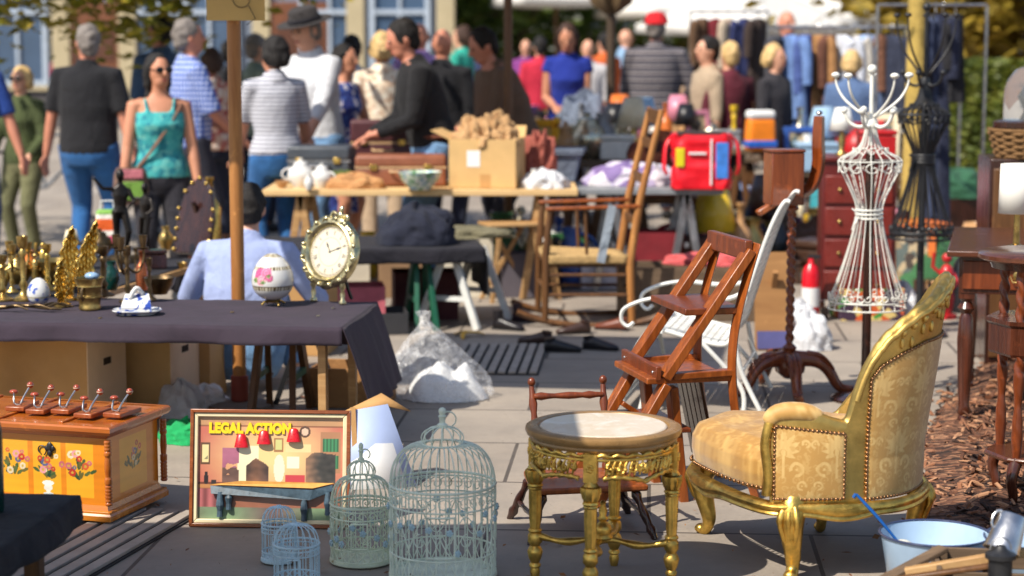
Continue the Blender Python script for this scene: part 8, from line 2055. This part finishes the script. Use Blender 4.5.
# ------------------------------------------------------------------ far stalls with bric-a-brac
for lb, where, px0, px1, py, z, D, n, sd, cl in (
        ('table of white china behind the gilt frame', 'on the far china table', 545, 700, 122, .78, .9, 34, 41, None),
        ('dark table of small wares right of the red cap', 'on the dark far table', 650, 780, 108, .78, .9, 30, 42, None),
        ('farthest table of wares below the white parasols', 'on the farthest table', 590, 760, 88, .78, 1.0, 26, 43, None),
        ('table of glass and silver under the chrome rail', 'on the glassware table', 772, 900, 118, .74, 1.0, 44, 44, ['white', 'silvery', 'pale blue', 'grey', 'blue', 'cream']),
        ('table of wares right behind the red bag', 'on the table behind the red bag', 640, 770, 138, .72, .8, 24, 45, None),
        ('table of papers and boxes behind the brown jacket', 'on the table behind the brown jacket', 430, 540, 118, .8, .8, 18, 46, None)):
    t, L, f = plank_table(lb, px0, px1, py, z, D, fab('tablegrey', C(120, 116, 120)) if sd % 2 else w_grey, w_brown)
    clutter(where, z, .1, L - .1, .08, D - .1, n, sd, (.1, .3), None, cl, f)
for lb, where, px0, px1, py, z, D, n, sd, hs, cl in (
        ('crowded table behind the rocking chair back', 'on the crowded table behind the rocking chair', 548, 668, 160, .80, .8, 30, 61, (.18, .42), ['white', 'grey', 'teal', 'dark brown', 'pale blue', 'tan', 'black', 'cream', 'silvery']),
        ('crowded table behind the mauve fabric', 'on the crowded table behind the mauve fabric', 600, 770, 150, .80, .8, 36, 62, (.16, .4), None),
        ('crowded table left of the white wire figure', 'on the crowded table left of the white wire figure', 790, 905, 172, .62, .9, 32, 63, (.18, .5), ['silvery', 'white', 'blue', 'brassy', 'pale blue', 'cream', 'red', 'tan', 'black']),
        ('crowded table behind the black wire figure', 'on the crowded table behind the black wire figure', 800, 930, 150, .66, .8, 28, 64, (.18, .5), ['white', 'silvery', 'dark brown', 'blue', 'pale blue', 'cream', 'black'])):
    t, L, f = plank_table(lb, px0, px1, py, z, D, w_grey, w_brown)
    clutter(where, z, .1, L - .1, .08, D - .1, n, sd, hs, None, cl, f)
# goods on the ground under the right stalls
clutter('on the ground below the glassware table', 0, 0, 0, 0, 0, 0, 1)
def gfn(x, y, z): return (x, y, .002)
p0, p1 = A(775, 200, 16.2), A(885, 200, 16.2); clutter('on the ground below the glassware table', 0, p0.x, p1.x, 14.2, 16.6, 44, 51, (.2, .6), None, None, gfn)
p0, p1 = A(690, 200, 15.4), A(775, 200, 15.4); clutter('on the ground between the red bag and the coat valet', 0, p0.x, p1.x, 14.4, 16.4, 24, 52, (.2, .55), None, None, gfn)
p0, p1 = A(500, 200, 15.4), A(590, 200, 15.4); clutter('on the ground behind the rocking chair', 0, p0.x, p1.x, 14.0, 15.8, 24, 53, (.2, .55), None, ['white', 'purple', 'green', 'red', 'cream', 'blue', 'black'], gfn)
p0, p1 = A(905, 200, 13.5), A(1005, 200, 13.5); clutter('on the bark bed behind the dark desk', 0, p0.x, p1.x, 12.2, 15.4, 26, 54, (.15, .5), None, ['tan', 'dark brown', 'blue', 'white', 'orange', 'grey', 'red', 'black', 'green'], lambda x, y, z: (x, y, .04))
p0, p1 = A(280, 200, 15), A(470, 200, 15); clutter('on the ground behind the plank table', 0, p0.x, p1.x, 14.7, 15.0, 6, 55, (.15, .35), None, None, gfn)
# bicycle leaning by the house behind the crowd
bp = A(50, 150, 19.5); bi = thing('bicycle', 'parked grey bicycle between the woman in olive and the black T-shirt', 'bicycle', (bp.x, 19.5, 0), R(8))
for x in (-.5, .5):
    b = MB(); b.tube([(x + .33 * cos(a), 0, .34 + .33 * sin(a)) for a in [2 * PI * i / 40 for i in range(40)]], .018, 8, True); wl = b.build('wheel', rubber, bi)
    b = MB(); [b.tube([(x, 0, .34), (x + .32 * cos(a), 0, .34 + .32 * sin(a))], .0025, 4) for a in [2 * PI * i / 18 for i in range(18)]]; b.build('spokes', steel, wl)
b = MB()
for p, q in (((-.5, 0, .34), (-.18, 0, .85)), ((-.5, 0, .34), (-.05, 0, .32)), ((-.05, 0, .32), (-.2, 0, .92)), ((-.18, 0, .82), (.36, 0, .85)), ((-.05, 0, .32), (.38, 0, .75)), ((.5, 0, .34), (.34, 0, .98))): b.tube([p, q], .017, 8)
b.build('frame', mat('bike_grey', C(120, 124, 130), .3), bi)
b = MB(); b.ball((-.2, 0, .95), (.13, .08, .035), 12, 8); b.build('saddle', rubber, bi)
b = MB(); b.tube([(.28, -.28, 1.02), (.36, -.1, 1.0), (.36, .1, 1.0), (.28, .28, 1.02)], .014, 8); b.build('handlebar', steel, bi)
